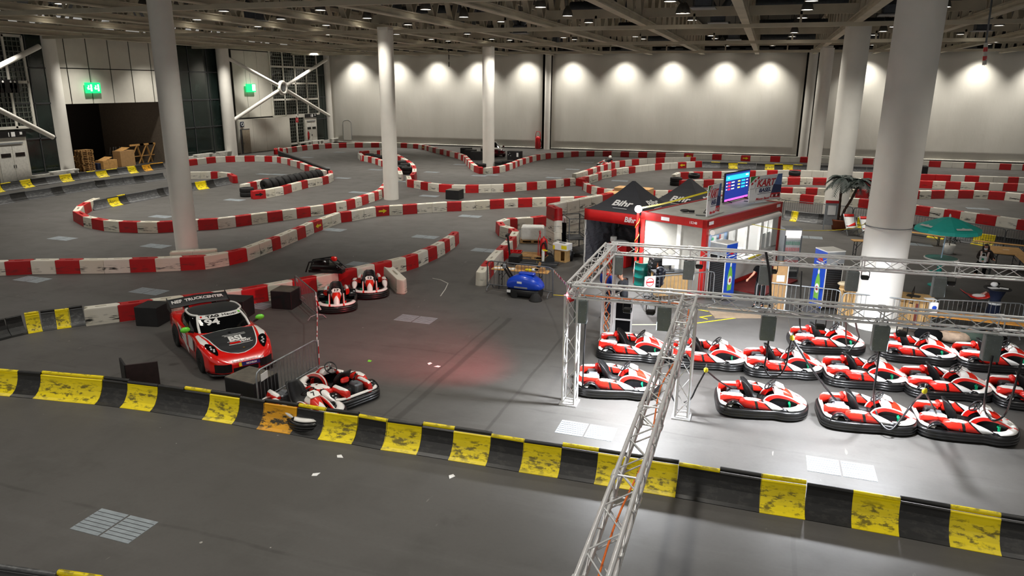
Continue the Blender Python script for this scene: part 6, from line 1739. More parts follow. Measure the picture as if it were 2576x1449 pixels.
# ------------------------------------------------------------------ pop up tents
M_canvas = pm('charcoal tent canvas', '33343a', .7, var=.06, scale=2)
M_vred = pm('red tent valance', 'd81a1c', .55, var=.05)
M_foil = NT('dark glossy tent wall'); M_foil.base(lin('74757c')); M_foil.b.inputs['Roughness'].default_value = .26; M_foil.b.inputs['Metallic'].default_value = .2
bp_ = M_foil.n('Bump'); bp_.inputs['Strength'].default_value = 1.0; bp_.inputs['Distance'].default_value = .12
M_foil.l(M_foil.noise(M_foil.mapping(M_foil.coords(), (1.2, 1.2, 2.6)), 2.6, 3, .5), bp_.inputs['Height']); M_foil.l(bp_.outputs[0], M_foil.b.inputs['Normal']); M_foil = M_foil.mat
def tent(A, ang, lab, wall=False, S=2.95, ze=2.42, zp=3.55):
    r = thing('popup_tent', lab, 'tent', A, ang, 'black topped pop up tents')
    c = [(0, 0), (S, 0), (S, S), (0, S)]; m = (S/2, S/2)
    rows = []
    for k in range(9):
        t = k/8; z = ze+(zp-ze)*(t**1.45)
        ring = []
        for i in range(4):
            for j in range(8):
                a, b = c[i], c[(i+1) % 4]; u = j/8
                x, y = a[0]+(b[0]-a[0])*u, a[1]+(b[1]-a[1])*u
                sag = -.05*math.sin(PI*u)*math.sin(PI*t)
                ring.append((m[0]+(x-m[0])*(1-t*.97), m[1]+(y-m[1])*(1-t*.97), z+sag))
        rows.append(ring)
    top = MB().loft(rows, 0, False, True, False).build('canopy', M_canvas, r)
    for i in range(4):
        a, b = Vector(c[i]+(0,)), Vector(c[(i+1) % 4]+(0,)); d = (b-a).normalized(); n = Vector((d.y, -d.x, 0))
        rr_ = [[a+(b-a)*(j/10)+n*(.02+.012*math.sin(j*1.7))+Vector((0, 0, z)) for j in range(11)] for z in (ze, ze-.22, ze-.46)]
        v = solid(MB().sheet(rr_).build('valance', M_vred, r), .01)
        if i == 0:
            M = frame(a+(b-a)*.74+n*.05+Vector((0, 0, ze-.25)), d, (0, 0, 1)); lettering('Bihr', .30, M_paper, v, M, shear=.2, bold=.008)
        # logo on the slope
        f0 = a+(b-a)*.5; e = Vector((m[0], m[1], 0))-f0
        t = .36; pos = f0+e*t; z = ze+(zp-ze)*t**1.45
        sl = (zp-ze)*1.45*t**.45
        up = Vector((e.x, e.y, sl)); M = frame(pos+Vector((0, 0, z))+Vector((0, 0, .03)), d, up)
        lettering('Bihr', .46, M_paper, top, M, shear=.2, bold=.014, sx=1.15)
        q = M.copy(); q.translation = M@Vector((.05, -.3, 0)); MB().prism([(-.35, 0), (.3, 0), (.3, .02), (-.35, .02)], .004, q).build('small_print', M_paper, top)
    for x, y in c: MB().box((x+(.03 if x == 0 else -.03), y+(.03 if y == 0 else -.03), ze/2), (.05, .05, ze)).build('post', M_wgloss, r)
    mb = MB()
    for i in range(4):
        a, b = Vector(c[i]+(0,)), Vector(c[(i+1) % 4]+(0,)); mid = (a+b)/2
        mb.bar(a+Vector((0, 0, ze-.1)), mid+Vector((0, 0, ze-.4)), .025).bar(b+Vector((0, 0, ze-.1)), mid+Vector((0, 0, ze-.4)), .025).bar(a+Vector((0, 0, ze-.4)), mid+Vector((0, 0, ze-.1)), .025).bar(b+Vector((0, 0, ze-.4)), mid+Vector((0, 0, ze-.1)), .025)
    mb.build('scissor_frame', M_dgrey, r)
    if wall:
        rr_ = [[(.03+.03*math.sin(i*1.3+k*.9)+.04*math.sin(k*1.9+i*.6), S*i/24, .05+(ze-.25)*k/12) for i in range(25)] for k in range(13)]
        solid(MB().sheet(rr_).build('tent_wall', M_foil, r), .01)
        rr_ = [[(S*i/24, S-.08+.04*math.sin(i*1.3+k*.9)+.04*math.sin(k*1.7+i*.5), .05+(ze-.25)*k/14) for i in range(25)] for k in range(15)]
        solid(MB().sheet(rr_).build('tent_wall', M_foil, r), .01)
    return r
TA = at(1467, 665); TB = at(1620, 692); ta = math.atan2((TB-TA).y, (TB-TA).x)
tent(TA, ta, 'front black and red pop up tent with a shiny dark wall beside the container', True, (TB-TA).length)
n2 = Vector((-math.sin(ta), math.cos(ta), 0)); d2 = Vector((math.cos(ta), math.sin(ta), 0))
tent(TA+n2*3.1+d2*1.1, ta, 'rear black pop up tent seen over the container roof', False, 2.95, 2.35, 3.45)

# ------------------------------------------------------------------ workshop corner between tent and container
p = at(1545, 700); r = thing('red_cabinet', 'red workbench with white cloths standing inside the front tent', 'cabinet', at(1556, 668), ta)
MB().bbox((0, 0, .48), (.95, .55, .96), .03).build('cabinet_body', M_red, r); MB().ball((.1, 0, 1.03), .3, sc=(1.3, .8, .3)).build('white_cloth', M_paper, r); MB().box((-.2, -.31, .8), (.5, .02, .3)).build('label_sheet', M_paper, r); MB().bbox((-.3, 0, 1.12), (.22, .2, .22), .02).build('white_box', M_white, r)
p = at(1613, 716); r = thing('oil_drum', 'dark green steel drum with an open top between the tent and the desk', 'drum', p)
MB().lathe([(.0, 0), (.29, 0), (.30, .02), (.285, .04), (.285, .30), (.30, .32), (.285, .34), (.285, .60), (.30, .62), (.285, .64), (.285, .88), (.30, .9), (.27, .9), (.27, .75)], n=26).build('drum_body', pm('drum green', '0e6b62', .4, var=.08), r)
MB().lathe([(.0, .70), (.268, .70), (.268, .88)], n=24, caps=False).build('inner_lining', M_card, r); MB().tube([(-.29, -.05, .7), (-.3, -.08, .3), (-.31, -.02, .6), (-.29, 0, .88)], .01, 6).build('white_cord', M_paper, r)
a, b = at(1650, 746), at(1728, 742); dk = math.atan2((b-a).y, (b-a).x)
r = thing('wooden_desk', 'light wooden desk with the glowing monitor behind a crowd barrier', 'desk', a, dk); LD = (b-a).length
MB().box((LD/2, .02, .42), (LD, .04, .82)).build('front_panel', M_ply, r); MB().box((LD/2, .3, .85), (LD+.05, .62, .04)).build('desk_top', M_dgrey, r); MB().box((.03, .3, .42), (.04, .58, .82)).box((LD-.03, .3, .42), (.04, .58, .82)).build('side_panel', M_ply, r)
dd = (b-a).normalized(); nn = Vector((-dd.y, dd.x, 0))
def ondesk(t, u, z=.87): q = a+dd*(LD*t)+nn*u; return Vector((q.x, q.y, z))
r = thing('monitor', 'glowing white monitor standing on the wooden desk', 'monitor', ondesk(.55, .4), dk-.15)
MB().bbox((0, 0, .38), (.62, .04, .40), .01).build('bezel', M_white, r); MB().box((0, -.024, .38), (.58, .006, .36)).build('display', emissive('white display', 'eaf4ff', 3), r); MB().bar((0, .03, 0), (0, .03, .25), .06).box((0, 0, .01), (.25, .2, .02)).build('stand', M_black, r)
r = thing('keyboard', 'black keyboard before the glowing monitor', 'keyboard', ondesk(.42, .2), dk); MB().bbox((0, 0, .012), (.42, .14, .024), .005).build('key_tray', M_black, r)
r = thing('water_bottle', 'small clear bottle right of the glowing monitor', 'bottle', ondesk(.72, .4), 0); MB().lathe([(0, 0), (.035, 0), (.035, .15), (.012, .2), (.012, .23)], n=10).build('bottle_body', M_cgl, r); MB().cyl((0, 0, .22), (0, 0, .24), .014, n=8).build('cap', M_paper, r)
r = thing('beer_bottle', 'small brown bottle left of the glowing monitor', 'bottle', ondesk(.17, .5), 0); MB().lathe([(0, 0), (.035, 0), (.035, .15), (.012, .2), (.012, .26)], n=10).build('bottle_body', pm('brown glass', '8a4a20', .2), r)
p = at(1647, 726); r = thing('equipment_rack', 'stack of black timing devices between the drum and the desk', 'rack', p, dk)
mb = MB()
for i in range(5): mb.bbox((.03*math.sin(i*2), 0, .55+.15*i), (.5, .4, .11), .015)
mb.build('device', M_black, r); MB().bar((-.22, .15, 0), (-.22, .15, 1.2), .04).bar((.22, .15, 0), (.22, .15, 1.2), .04).bar((-.22, -.15, 0), (-.22, -.15, .6), .04).bar((.22, -.15, 0), (.22, -.15, .6), .04).box((0, 0, .47), (.5, .4, .03)).build('rack_frame', M_dgrey, r)
r = thing('cap', 'black cap on top of the stack of devices', 'cap', (p.x, p.y+.05, 1.21), .4, None); MB().ball((0, 0, .05), .13, sc=(1, .9, .7)).box((.15, 0, .01), (.16, .16, .015)).build('crown', M_cloth, r)
p = at(1640, 752); r = thing('office_chair', 'black office chair with a dark jacket over its back beside the green drum', 'chair', p, math.radians(160))
MB().bbox((0, 0, .48), (.48, .48, .09), .04).build('seat', M_cloth, r); MB().bbox((-.25, 0, .85), (.09, .46, .6), .04).build('backrest', M_cloth, r); MB().cyl((0, 0, .08), (0, 0, .45), .035, n=8).build('gas_post', M_steel, r)
for i in range(5): MB().bar((0, 0, .09), (.3*math.cos(i*1.257), .3*math.sin(i*1.257), .05), .05, .03).ball((.3*math.cos(i*1.257), .3*math.sin(i*1.257), .03), .03).build('leg', M_black, r)
r = thing('puffer_jacket', 'dark blue puffer jacket hung over the office chair', 'jacket', p, math.radians(160))
mb = MB()
for i in range(5): mb.ball((-.25, 0, .62+.13*i), .16, 12, 6, sc=(.85, 1.65-.15*i, .62))
mb.build('jacket_body', pm('puffer cloth', '151a26', .45), r); MB().tube([(-.25, .3, 1.05), (-.2, .36, .8), (-.1, .33, .5)], .08, 8).tube([(-.25, -.3, 1.05), (-.2, -.36, .8), (-.1, -.33, .5)], .08, 8).build('sleeve', bpy.data.materials['puffer cloth'], r)
p = at(1565, 846); r = thing('panel_stand', 'black panel in an aluminium frame at the rear left truss leg', 'panel', (p.x, p.y, 0), math.radians(4))
MB().box((0, 0, .62), (.44, .06, 1.05)).build('black_panel', M_cloth, r); mb = MB()
for x in (-.25, .25): mb.box((x, 0, .6), (.05, .07, 1.2))
for z in (.1, .55, 1.18): mb.box((0, -.01, z), (.5, .07, .05))
mb.build('panel_frame', M_alu, r); MB().bar((-.25, -.25, .02), (-.25, .25, .02), .05).bar((.25, -.25, .02), (.25, .25, .02), .05).build('foot', M_galv, r)

# ------------------------------------------------------------------ fridges
M_beer = pm('fridge blue', '1f4fc4', .3, coat=.3, var=.06)
M_glassg = pm('bottle green', '7fc04a', .3)
def beer_fridge(p, rz, lab, face):
    """face: which side carries the bottle picture; local origin at the near bottom edge"""
    r = thing('drinks_fridge', lab, 'fridge', p, rz, 'tall blue drinks fridges')
    w, d, h = .66, .68, 2.05
    MB().box((w/2, d/2, h/2+.05), (w, d, h-.1)).build('cabinet', M_white, r)
    MB().box((w/2, d/2, h+.02), (w+.02, d+.02, .04)).build('top_panel', M_wgloss, r)
    # grille on the face along local y (x = 0), picture on the face along x (y = 0), or swapped
    def fr(u, v, off):
        return frame((u, -off, v), (1, 0, 0), (0, 0, 1)) if face == 'x' else frame((-off, d-u, v), (0, -1, 0), (0, 0, 1))
    W = w if face == 'x' else d
    pc = MB().prism([(.0, .08), (W, .08), (W, h), (0, h)], .006, fr(0, 0, .002)).build('blue_side', M_beer, r)
    c = W*.5
    def pp(poly, mt, nm, o=.010): MB().prism(poly, .003, fr(0, 0, o)).build(nm, mt, pc)
    bott = [(c-.13, .35), (c+.13, .35), (c+.14, .9), (c+.10, 1.08), (c+.05, 1.2), (c+.045, 1.48), (c-.045, 1.48), (c-.05, 1.2), (c-.10, 1.08), (c-.14, .9)]
    pp(bott, M_glassg, 'bottle_picture')
    pp([(c+.125*math.cos(t), .72+.17*math.sin(t)) for t in lins(0, 2*PI, 16)[:-1]], M_paper, 'bottle_label', .014)
    pp([(c-.06, .68), (c-.02, .64), (c+.06, .76), (c+.02, .80)], M_red2, 'label_mark', .018); pp([(c+.06, .68), (c+.02, .64), (c-.06, .76), (c-.02, .80)], M_red2, 'label_mark', .018)
    pp([(c+.05*math.cos(t), 1.30+.08*math.sin(t)) for t in lins(0, 2*PI, 12)[:-1]], M_paper, 'neck_label', .014); pp([(c-.05, 1.44), (c+.05, 1.44), (c+.05, 1.52), (c-.05, 1.52)], M_green, 'bottle_cap', .014)
    pp([(c-.16, 1.70), (c, 1.66), (c+.16, 1.70), (c+.1, 1.84), (c, 1.90), (c-.1, 1.84)], M_red2, 'emblem'); pp([(c-.2, 1.60), (c+.2, 1.60), (c+.2, 1.64), (c-.2, 1.64)], M_paper, 'brand_strip')
    # grille face
    def gr(u, v, off): return frame((-off, d-u, v), (0, -1, 0), (0, 0, 1)) if face == 'x' else frame((u, -off, v), (1, 0, 0), (0, 0, 1))
    G_ = d if face == 'x' else w
    g = MB().prism([(.04, .10), (G_-.04, .10), (G_-.04, h-.42), (.04, h-.42)], .012, gr(0, 0, .002)).build('back_grille', M_black, r)
    mb = MB()
    for i in range(22): mb.prism([(.05, .15+.065*i), (G_-.05, .15+.065*i), (G_-.05, .165+.065*i), (.05, .165+.065*i)], .008, gr(0, 0, .012))
    mb.build('grille_wire', M_dgrey, g)
    MB().prism([(.0, h-.40), (G_, h-.40), (G_, h), (0, h)], .008, gr(0, 0, .003)).prism([(G_*.5, h-.5), (G_*.62, h-.5), (G_*.62, h-.3), (G_*.5, h-.3)], .012, gr(0, 0, .012)).build('back_plate', M_grey, r)
    for x in (.06, w-.06):
        for y in (.06, d-.06): MB().cyl((x, y, 0), (x, y, .06), .03, n=8).build('caster', M_black, r)
    return r
beer_fridge(at(1817, 758), CRa-math.radians(6), 'tall blue fridge with a green bottle picture, beside the red container post', 'x')
beer_fridge(at(2064, 782), math.radians(30), 'tall blue fridge with a green bottle picture, left of the thick pillar', 'y')
p = at(1984, 699); r = thing('display_fridge', 'grey glass door display fridge full of cans behind the chipboard panel', 'fridge', p, math.radians(14))
MB().box((.0, .33, 1.0), (.66, .64, 2.0)).build('cabinet', M_grey, r); MB().box((0, -.0, 1.78), (.6, .02, .3)).build('lit_header', emissive('fridge header', 'fff4ee', .9), r)
MB().box((0, .0, .95), (.56, .02, 1.32)).build('lit_interior', pm('fridge interior', 'd8dadb', .5), r)
MB().box((0, -.005, .14), (.6, .02, .2)).build('kick_plate', M_dgrey, r)
for k, (mt, nm) in enumerate(((M_black, 'can_row'), (M_bred, 'can_row'), (M_cloth, 'can_row'), (M_bred, 'can_row'), (M_green, 'can_row'))):
    mb = MB()
    for i in range(8): mb.cyl((-.245+.07*i, -.035, .36+.25*k), (-.245+.07*i, -.035, .50+.25*k), .028, n=8)
    mb.build(nm, mt, r)
mb = MB()
for k in range(6): mb.box((0, -.03, .34+.25*k), (.56, .06, .012))
mb.build('shelf', M_white, r)
for x in (-.305, .305): MB().box((x, -.04, .98), (.05, .05, 1.5)).build('door_frame', M_steel, r)
MB().box((0, -.068, .98), (.56, .008, 1.4)).build('glass_door', M_cgl, r)
p = at(1953, 782); r = thing('chipboard_stand', 'tall chipboard stand with a white edge and paper note beside the person in black', 'panel', p, math.radians(16))
MB().bbox((0, .05, .82), (.46, .1, 1.64), .01).build('board', M_card, r); MB().box((.25, .05, .82), (.03, .12, 1.64)).build('white_edge', M_white, r); MB().box((.02, -.006, 1.15), (.26, .01, .22)).build('paper_note', M_paper, r)
MB().cyl((0, .05, 1.66), (0, .05, 1.70), .22, n=20).build('round_top', M_card, r); MB().box((0, .25, .02), (.6, .6, .04)).build('foot_plate', M_ply, r)

# ------------------------------------------------------------------ palms, deck chairs, parasol
p = at(2109, 577); r = thing('palm_plant', 'pair of palms growing from one terracotta pot in front of a white pillar', 'palm', p)
MB().lathe([(0, 0), (.34, 0), (.42, .48), (.45, .5), (.45, .56), (.38, .56), (.36, .5)], n=24).build('pot', pm('terracotta', '8c4a2c', .7), r)
MB().cyl((0, 0, .48), (0, 0, .52), .36, n=20).build('soil', M_dark, r)
M_frond = pm('palm frond', '222e28', .6, var=.3)
M_trunk = pm('palm trunk', '4a382c', .85, var=.35, scale=20)
for (bx_, tx_, ty_, hz) in ((-.08, -.12, .0, 2.72), (.1, .74, -.1, 2.60)):
    pts = catmull([(bx_, 0, .45), (bx_+.1*(tx_-bx_), 0, 1.0), (bx_+.55*(tx_-bx_), ty_*.5, 1.7), (tx_, ty_, hz)], 5, False)
    tr = MB().tube(pts, [.06+.012*(i % 2) for i in range(len(pts))], 8).build('trunk', M_trunk, r)
    rp = random.Random(int(hz*100)); 
    for k in range(26):
        az = 2*PI*k/26+rp.uniform(-.15, .15); el = rp.uniform(-.2, 1.0); Lf = rp.uniform(.7, .95); mb = MB()
        rib = []
        for i in range(8):
            t = i/7; rib.append(Vector((tx_+math.cos(az)*Lf*t*math.cos(el*.7), ty_+math.sin(az)*Lf*t*math.cos(el*.7), hz+.05+Lf*t*math.sin(el)-.75*t*t*Lf)))
        mb.tube(rib, .007, 4); sd = Vector((-math.sin(az), math.cos(az), 0))
        for i in range(1, 8):
            for q in (0, .5):
                if i+q > 7: continue
                c = rib[i] if q == 0 else (rib[i]+rib[min(7, i+1)])/2; d = (rib[i]-rib[i-1]).normalized()
                for s in (-1, 1):
                    ll = .36*(1-abs(i/7-.45)); e = c+sd*(s*ll*.8)+d*ll*.7-Vector((0, 0, ll*.35)); w_ = d*.04
                    mb.add([c-w_, c+w_, e], [(0, 1, 2)])
        mb.build('frond', M_frond, tr)
M_rwcloth = M_paper
def deck_chair(px, py, rz, lab):
    p = at(px, py); r = thing('deck_chair', lab, 'deck chair', p, math.radians(rz), 'red and white deck chairs')
    mb = MB()
    for y in (-.28, .28):
        mb.bar((-.5, y, 1.0), (.45, y, .02), .035).bar((.42, y, .42), (-.4, y, .02), .035)
    mb.bar((-.5, -.28, 1.0), (-.5, .28, 1.0), .03).bar((.42, -.28, .42), (.42, .28, .42), .03); mb.build('frame', M_galv, r)
    P = [(-.49, .98), (-.34, .78), (-.18, .58), (-.02, .40), (.14, .30), (.28, .32), (.41, .42)]
    sl = solid(MB().sheet([[(x, y, z) for y in (-.25, 0, .25)] for x, z in P]).build('sling', M_paper, r), .01)
    solid(MB().sheet([[(x+.012, y, z+.012) for y in (-.25, 0, .25)] for x, z in ((-.49, .98), (-.40, .86))]).build('red_headband', M_bred, sl), .006)
    solid(MB().sheet([[(-.06+.015, -.25, .45+.012), (-.06+.015, .25, .45+.012)], [(-.02+.015, -.2, .41+.012), (-.2+.015, .25, .605+.012)]]).build('red_print', M_bred, sl), .006)
    return r
deck_chair(2138, 590, -75, 'red and white deck chair right of the palm pot')
deck_chair(2179, 597, -75, 'red and white deck chair half hidden by the thick pillar')
p = at(2356, 718); r = thing('parasol_table', 'round turquoise standing table with a ring seat on its post', 'table', p)
MB().lathe([(.56, 1.06), (.60, 1.07), (.60, 1.10), (.56, 1.115)], n=32, caps=False).build('table_rim', M_wgloss, r); MB().cyl((0, 0, 1.075), (0, 0, 1.105), .57, n=32).build('tabletop', M_teal, r)
MB().cyl((0, 0, 0), (0, 0, 1.07), .09, n=14).build('post', M_teal, r); MB().lathe([(0, 0), (.32, 0), (.32, .03), (.1, .08)], n=20).build('foot', M_teal, r)
for s in (1,): MB().tube([(-.24+.17*math.cos(t), -.1+.17*math.sin(t), .55) for t in lins(0, 2*PI, 16)[:-1]], .025, 8, closed=True).lathe([(.17, .42), (.17, .54)], (-.24, -.1, 0), 18, caps=False).lathe([(0, .40), (.17, .42)], (-.24, -.1, 0), 18).build('bin_ring', M_teal, r)
r = thing('parasol', 'turquoise parasol standing in the round turquoise table', 'parasol', (p.x, p.y, 1.1))
MB().cyl((0, 0, 0), (.05, 0, 1.7), .022, n=10).build('pole', pm('pale blue pole', 'b7d3ea', .35), r)
rings = []; c0 = Vector((.06, 0, 0))
for rad, z in ((1.16, 1.05), (1.14, 1.18), (.95, 1.27), (.6, 1.42), (.25, 1.55), (.02, 1.60)):
    rings.append([c0+Vector((rad*math.cos(PI*i/8)*(1 if i % 2 == 0 else .965), rad*math.sin(PI*i/8)*(1 if i % 2 == 0 else .965), z-(.0 if i % 2 == 0 else .015))) for i in range(16)])
M_para = pm('turquoise canvas', '2cc0b2', .6, var=.05)
cn = solid(MB().loft(rings, 0, False, True, False).build('canopy', M_para, r), .01)
MB().lathe([(.03, 1.58), (.04, 1.64), (.01, 1.72)], c0, 10).build('finial', M_wgloss, r)
for az in (-70, -150, 10): 
    a_ = math.radians(az); pos = c0+Vector((.98*math.cos(a_)*.98, .98*math.sin(a_)*.98, 1.275)); M = frame(pos, (-math.sin(a_), math.cos(a_), 0), (-math.cos(a_)*.9, -math.sin(a_)*.9, .37)); M.translation += M.to_3x3()@Vector((0, 0, .02))
    MB().prism([(-.3, -.06), (.3, -.06), (.28, .05), (.08, .05), (0, .11), (-.08, .05), (-.28, .05)], .004, M).build('white_print', M_wgloss, cn)
mb = MB()
for i in range(8): mb.bar(c0+Vector((0, 0, 1.5)), c0+Vector((1.1*math.cos(PI*i/4), 1.1*math.sin(PI*i/4), 1.17)), .015)
mb.build('rib', M_galv, r)

# ------------------------------------------------------------------ tables, benches and crates on the right
p = at(2315, 612); beer_table(p, math.radians(-28), 2.2, 'long orange wooden bench behind the turquoise parasol pole', .50, .28, 'bench', 'wooden benches', 'folding_bench')
p = at(2530, 640); beer_table(p, math.radians(-16), 2.6, 'long orange wooden bench behind the seated woman at right', .50, .28, 'bench', 'wooden benches', 'folding_bench')
p = at(2173, 645); beer_table(p, math.radians(12), 1.2, 'small wooden table end sticking out left of the thick pillar', .74, .45)
c = at(2524, 672)
r = beer_table(c, math.radians(-4), 1.2, 'wooden table with a white strip on top beside the seated woman', .74, 1.7); MB().box((0, .1, .745), (.22, .06, .006)).build('white_strip', M_paper, r)
beer_table(at(2600, 700), math.radians(-4), 1.2, 'wooden table cut off by the right edge', .74, 1.7)
p = at(2445, 852); c = at(2440, 858); beer_table(c, math.radians(-4), 2.5, 'long orange wooden table behind the near beam at right', .76, .72, mt=pm('orange wood', 'c8893a', .5, var=.12))
def crate(p0, p1, dpt, h, lab):
    a, b = at(*p0), at(*p1); d = b-a; L = d.length; r = thing('crate_counter', lab, 'counter', a, math.atan2(d.y, d.x), 'wooden crate counters')
    MB().box((L/2, dpt/2, h-.02), (L+.06, dpt+.06, .04)).build('counter_top', M_ply, r)
    mb = MB()
    for i in range(5):
        for z0, z1 in ((.02, h*.46), (h*.54, h-.04)): mb.box((L*(i+.5)/5, .02, (z0+z1)/2), (L/5-.015, .03, z1-z0))
    mb.build('front_board', M_ply, r); MB().box((.02, dpt/2, h/2), (.03, dpt-.04, h-.06)).box((L-.02, dpt/2, h/2), (.03, dpt-.04, h-.06)).box((L/2, dpt-.02, h/2), (L, .03, h-.06)).box((L/2, .035, h*.5), (L-.05, .03, .08)).build('side_board', M_ply, r)
    MB().box((L*.35, .0, h*.86), (.12, .012, .03)).build('hand_hole', M_black, r)
    return r, a, d.normalized(), L
r1, a1, d1, L1 = crate((2104, 795), (2148, 801), .6, .98, 'wooden crate counter left of the thick pillar')
r2, a2, d2_, L2 = crate((2252, 822), (2336, 834), .8, .98, 'wooden crate counter with a laptop right of the thick pillar')
MB().box((L2*.55, -.0, .45), (.1, .02, .8)).build('dark_red_post', pm('brown red board', '6a2c20', .6), r2)
def laptop(p, rz, lab):
    r = thing('laptop', lab, 'laptop', p, rz); MB().bbox((0, 0, .012), (.38, .26, .024), .005).build('keyboard_base', M_black, r); MB().bar((0, .12, .03), (0, .22, .27), .38, .015, up=(1, 0, 0)).build('lid', M_black, r); MB().box((0, -.02, .026), (.3, .12, .002)).build('keys', M_dgrey, r)
q = a2+d2_*.45+Vector((0, .4, .98)); laptop(q, math.radians(160), 'black laptop seen from behind on the right wooden counter')
q = a1+d1*.62+Vector((0, .3, .98)); laptop(q, math.radians(190), 'black laptop on the left wooden counter beside the thick pillar')
r = thing('paper_stack', 'white papers lying on the right wooden counter', 'papers', a2+d2_*.9+Vector((0, .3, .98))); MB().box((0, 0, .006), (.3, .22, .012), rz=.3).build('sheet', M_paper, r)
r = thing('cushion', 'cream cloth bundle at the left end of the left wooden counter', 'cloth', a1+Vector((.15, .35, .98))); MB().ball((0, 0, .07), .18, sc=(1.2, .8, .45)).build('cushion_body', pm('cream cloth', 'd9c9a8', .8), r)
r = thing('paper_bag', 'white paper bag with blue print at the left end of the long wooden table', 'bag', c+Vector((-1.1, .1, .765)), .2); MB().bbox((0, 0, .16), (.22, .12, .32), .01).build('bag_body', M_paper, r); MB().ball((0, -.062, .16), .07, sc=(1, .1, 1)).build('blue_print', M_beer, r); MB().tube([(-.05, 0, .32), (-.04, 0, .4), (.04, 0, .4), (.05, 0, .32)], .006, 6).build('bag_handle', M_paper, r)
r = thing('bar_table', 'round bar table in a dark blue cover with white cups on top', 'table', at(2494, 806))
MB().lathe([(0, 0), (.28, 0), (.17, .5), (.15, .75), (.26, 1.05), (.38, 1.09)], n=20).build('table_cover', M_navy, r); MB().cyl((0, 0, 1.09), (0, 0, 1.11), .40, n=28).build('tabletop', M_dark, r); MB().tube([(.17*math.cos(t), .17*math.sin(t), .6) for t in lins(0, 2*PI, 12)[:-1]], .04, 6, closed=True).build('white_sash', M_paper, r)
tp = at(2494, 806)
r = thing('papers', 'white papers and cups on the dark blue bar table', 'papers', (tp.x, tp.y, 1.111)); MB().box((-.12, -.05, .005), (.3, .2, .01), rz=.4).box((.18, .0, .005), (.25, .16, .01), rz=-.3).build('sheet', M_paper, r)
r = thing('white_bag', 'white and black bag standing on the dark blue bar table', 'bag', (tp.x-.08, tp.y+.12, 1.122), .3); MB().ball((0, 0, .08), .10, sc=(1.2, .8, .8)).build('bag_body', M_paper, r); MB().ball((.12, .03, .09), .07, sc=(1.2, .8, .6)).build('black_strap', M_cloth, r)
r = thing('sling_chair', 'red and white folding sling chair left of the dark blue bar table', 'chair', at(2448, 778), .1)
P = [(-.42, .62), (-.25, .5), (0, .44), (.25, .48), (.42, .58)]
solid(MB().sheet([[(x, y, z) for y in (-.3, 0, .3)] for x, z in P]).build('sling', M_bred, r), .02); MB().ball((.1, 0, .5), .16, sc=(1.4, .8, .4)).build('white_cushion', M_paper, r)
mb = MB()
for y in (-.3, .3): mb.bar((-.42, y, .62), (.35, y, 0), .03).bar((.42, y, .58), (-.35, y, 0), .03)
mb.build('leg', M_dgrey, r)
p = at(2388, 655); r = thing('potted_plant', 'dark leafy plant in a white pot behind the turquoise parasol', 'plant', at(2385, 637)); MB().lathe([(0, 0), (.2, 0), (.27, .42), (.24, .42), (.22, .36)], n=18).build('pot', M_white, r)
mb = MB(); rp = random.Random(2)
for i in range(60):
    a_ = rp.uniform(0, 2*PI); q = Vector((.3*rp.random()*math.cos(a_), .3*rp.random()*math.sin(a_), .5+.8*rp.random())); e = q+Vector((rp.uniform(-.2, .2), rp.uniform(-.2, .2), rp.uniform(-.1, .2))); mb.add([q, q+Vector((.05, 0, .03)), e], [(0, 1, 2)])
mb.build('foliage', M_frond, r); MB().cyl((0, 0, .36), (0, 0, .9), .02, n=6).build('stem', M_trunk, r)
for px, py, mt, sc, lb, nm in ((2396, 862, pm('beige canvas', 'b49c86', .85, var=.25), (.5, .3, .3), 'beige canvas bag lying on the floor behind the karts', 'canvas_bag'), (2440, 862, pm('dark green bag', '3c4a40', .8), (.5, .3, .35), 'dark green bag beside the beige canvas bag', 'canvas_bag'), (2484, 862, M_cloth, (.55, .3, .3), 'black bag right of the dark green bag', 'canvas_bag'), (2330, 866, M_cloth, (.4, .3, .45), 'black sack under the long wooden table end', 'canvas_bag')):
    p = at(px, py); r = thing(nm, lb, 'bag', p, 0, 'bags on the floor behind the karts')
    rb = random.Random(px); rings = []
    for k in range(6):
        t = PI*(k+.6)/7; rings.append([(sc[0]*math.sin(t)*math.cos(a_)*rb.uniform(.85, 1.1), sc[1]*math.sin(t)*math.sin(a_)*rb.uniform(.85, 1.1), max(.01, sc[2]*(1-math.cos(t))*.62)) for a_ in lins(0, 2*PI, 14)[:-1]])
    MB().loft(rings).build('bag_body', mt, r); MB().tube([(-.2, 0, sc[2]), (-.1, -.05, sc[2]*1.25), (.1, -.05, sc[2]*1.2), (.2, 0, sc[2])], .015, 6).build('bag_strap', M_pallet, r)
# poster rack between palms and pillar
p = at(2085, 577); r = thing('poster_rack', 'narrow white rack with a red header left of the palm pot', 'stand', p, .1)
MB().box((0, 0, .85), (.62, .06, 1.2)).build('rack_board', M_grey, r); MB().box((0, -.04, 1.5), (.66, .05, .14)).build('red_header', M_red, r); MB().bar((-.3, -.02, 0), (-.3, -.02, 1.55), .05).bar((.3, -.02, 0), (.3, -.02, 1.55), .05).build('rack_leg', M_galv, r); MB().box((.02, -.05, 1.05), (.4, .03, .5), rz=.05).build('white_sheet', M_paper, r)
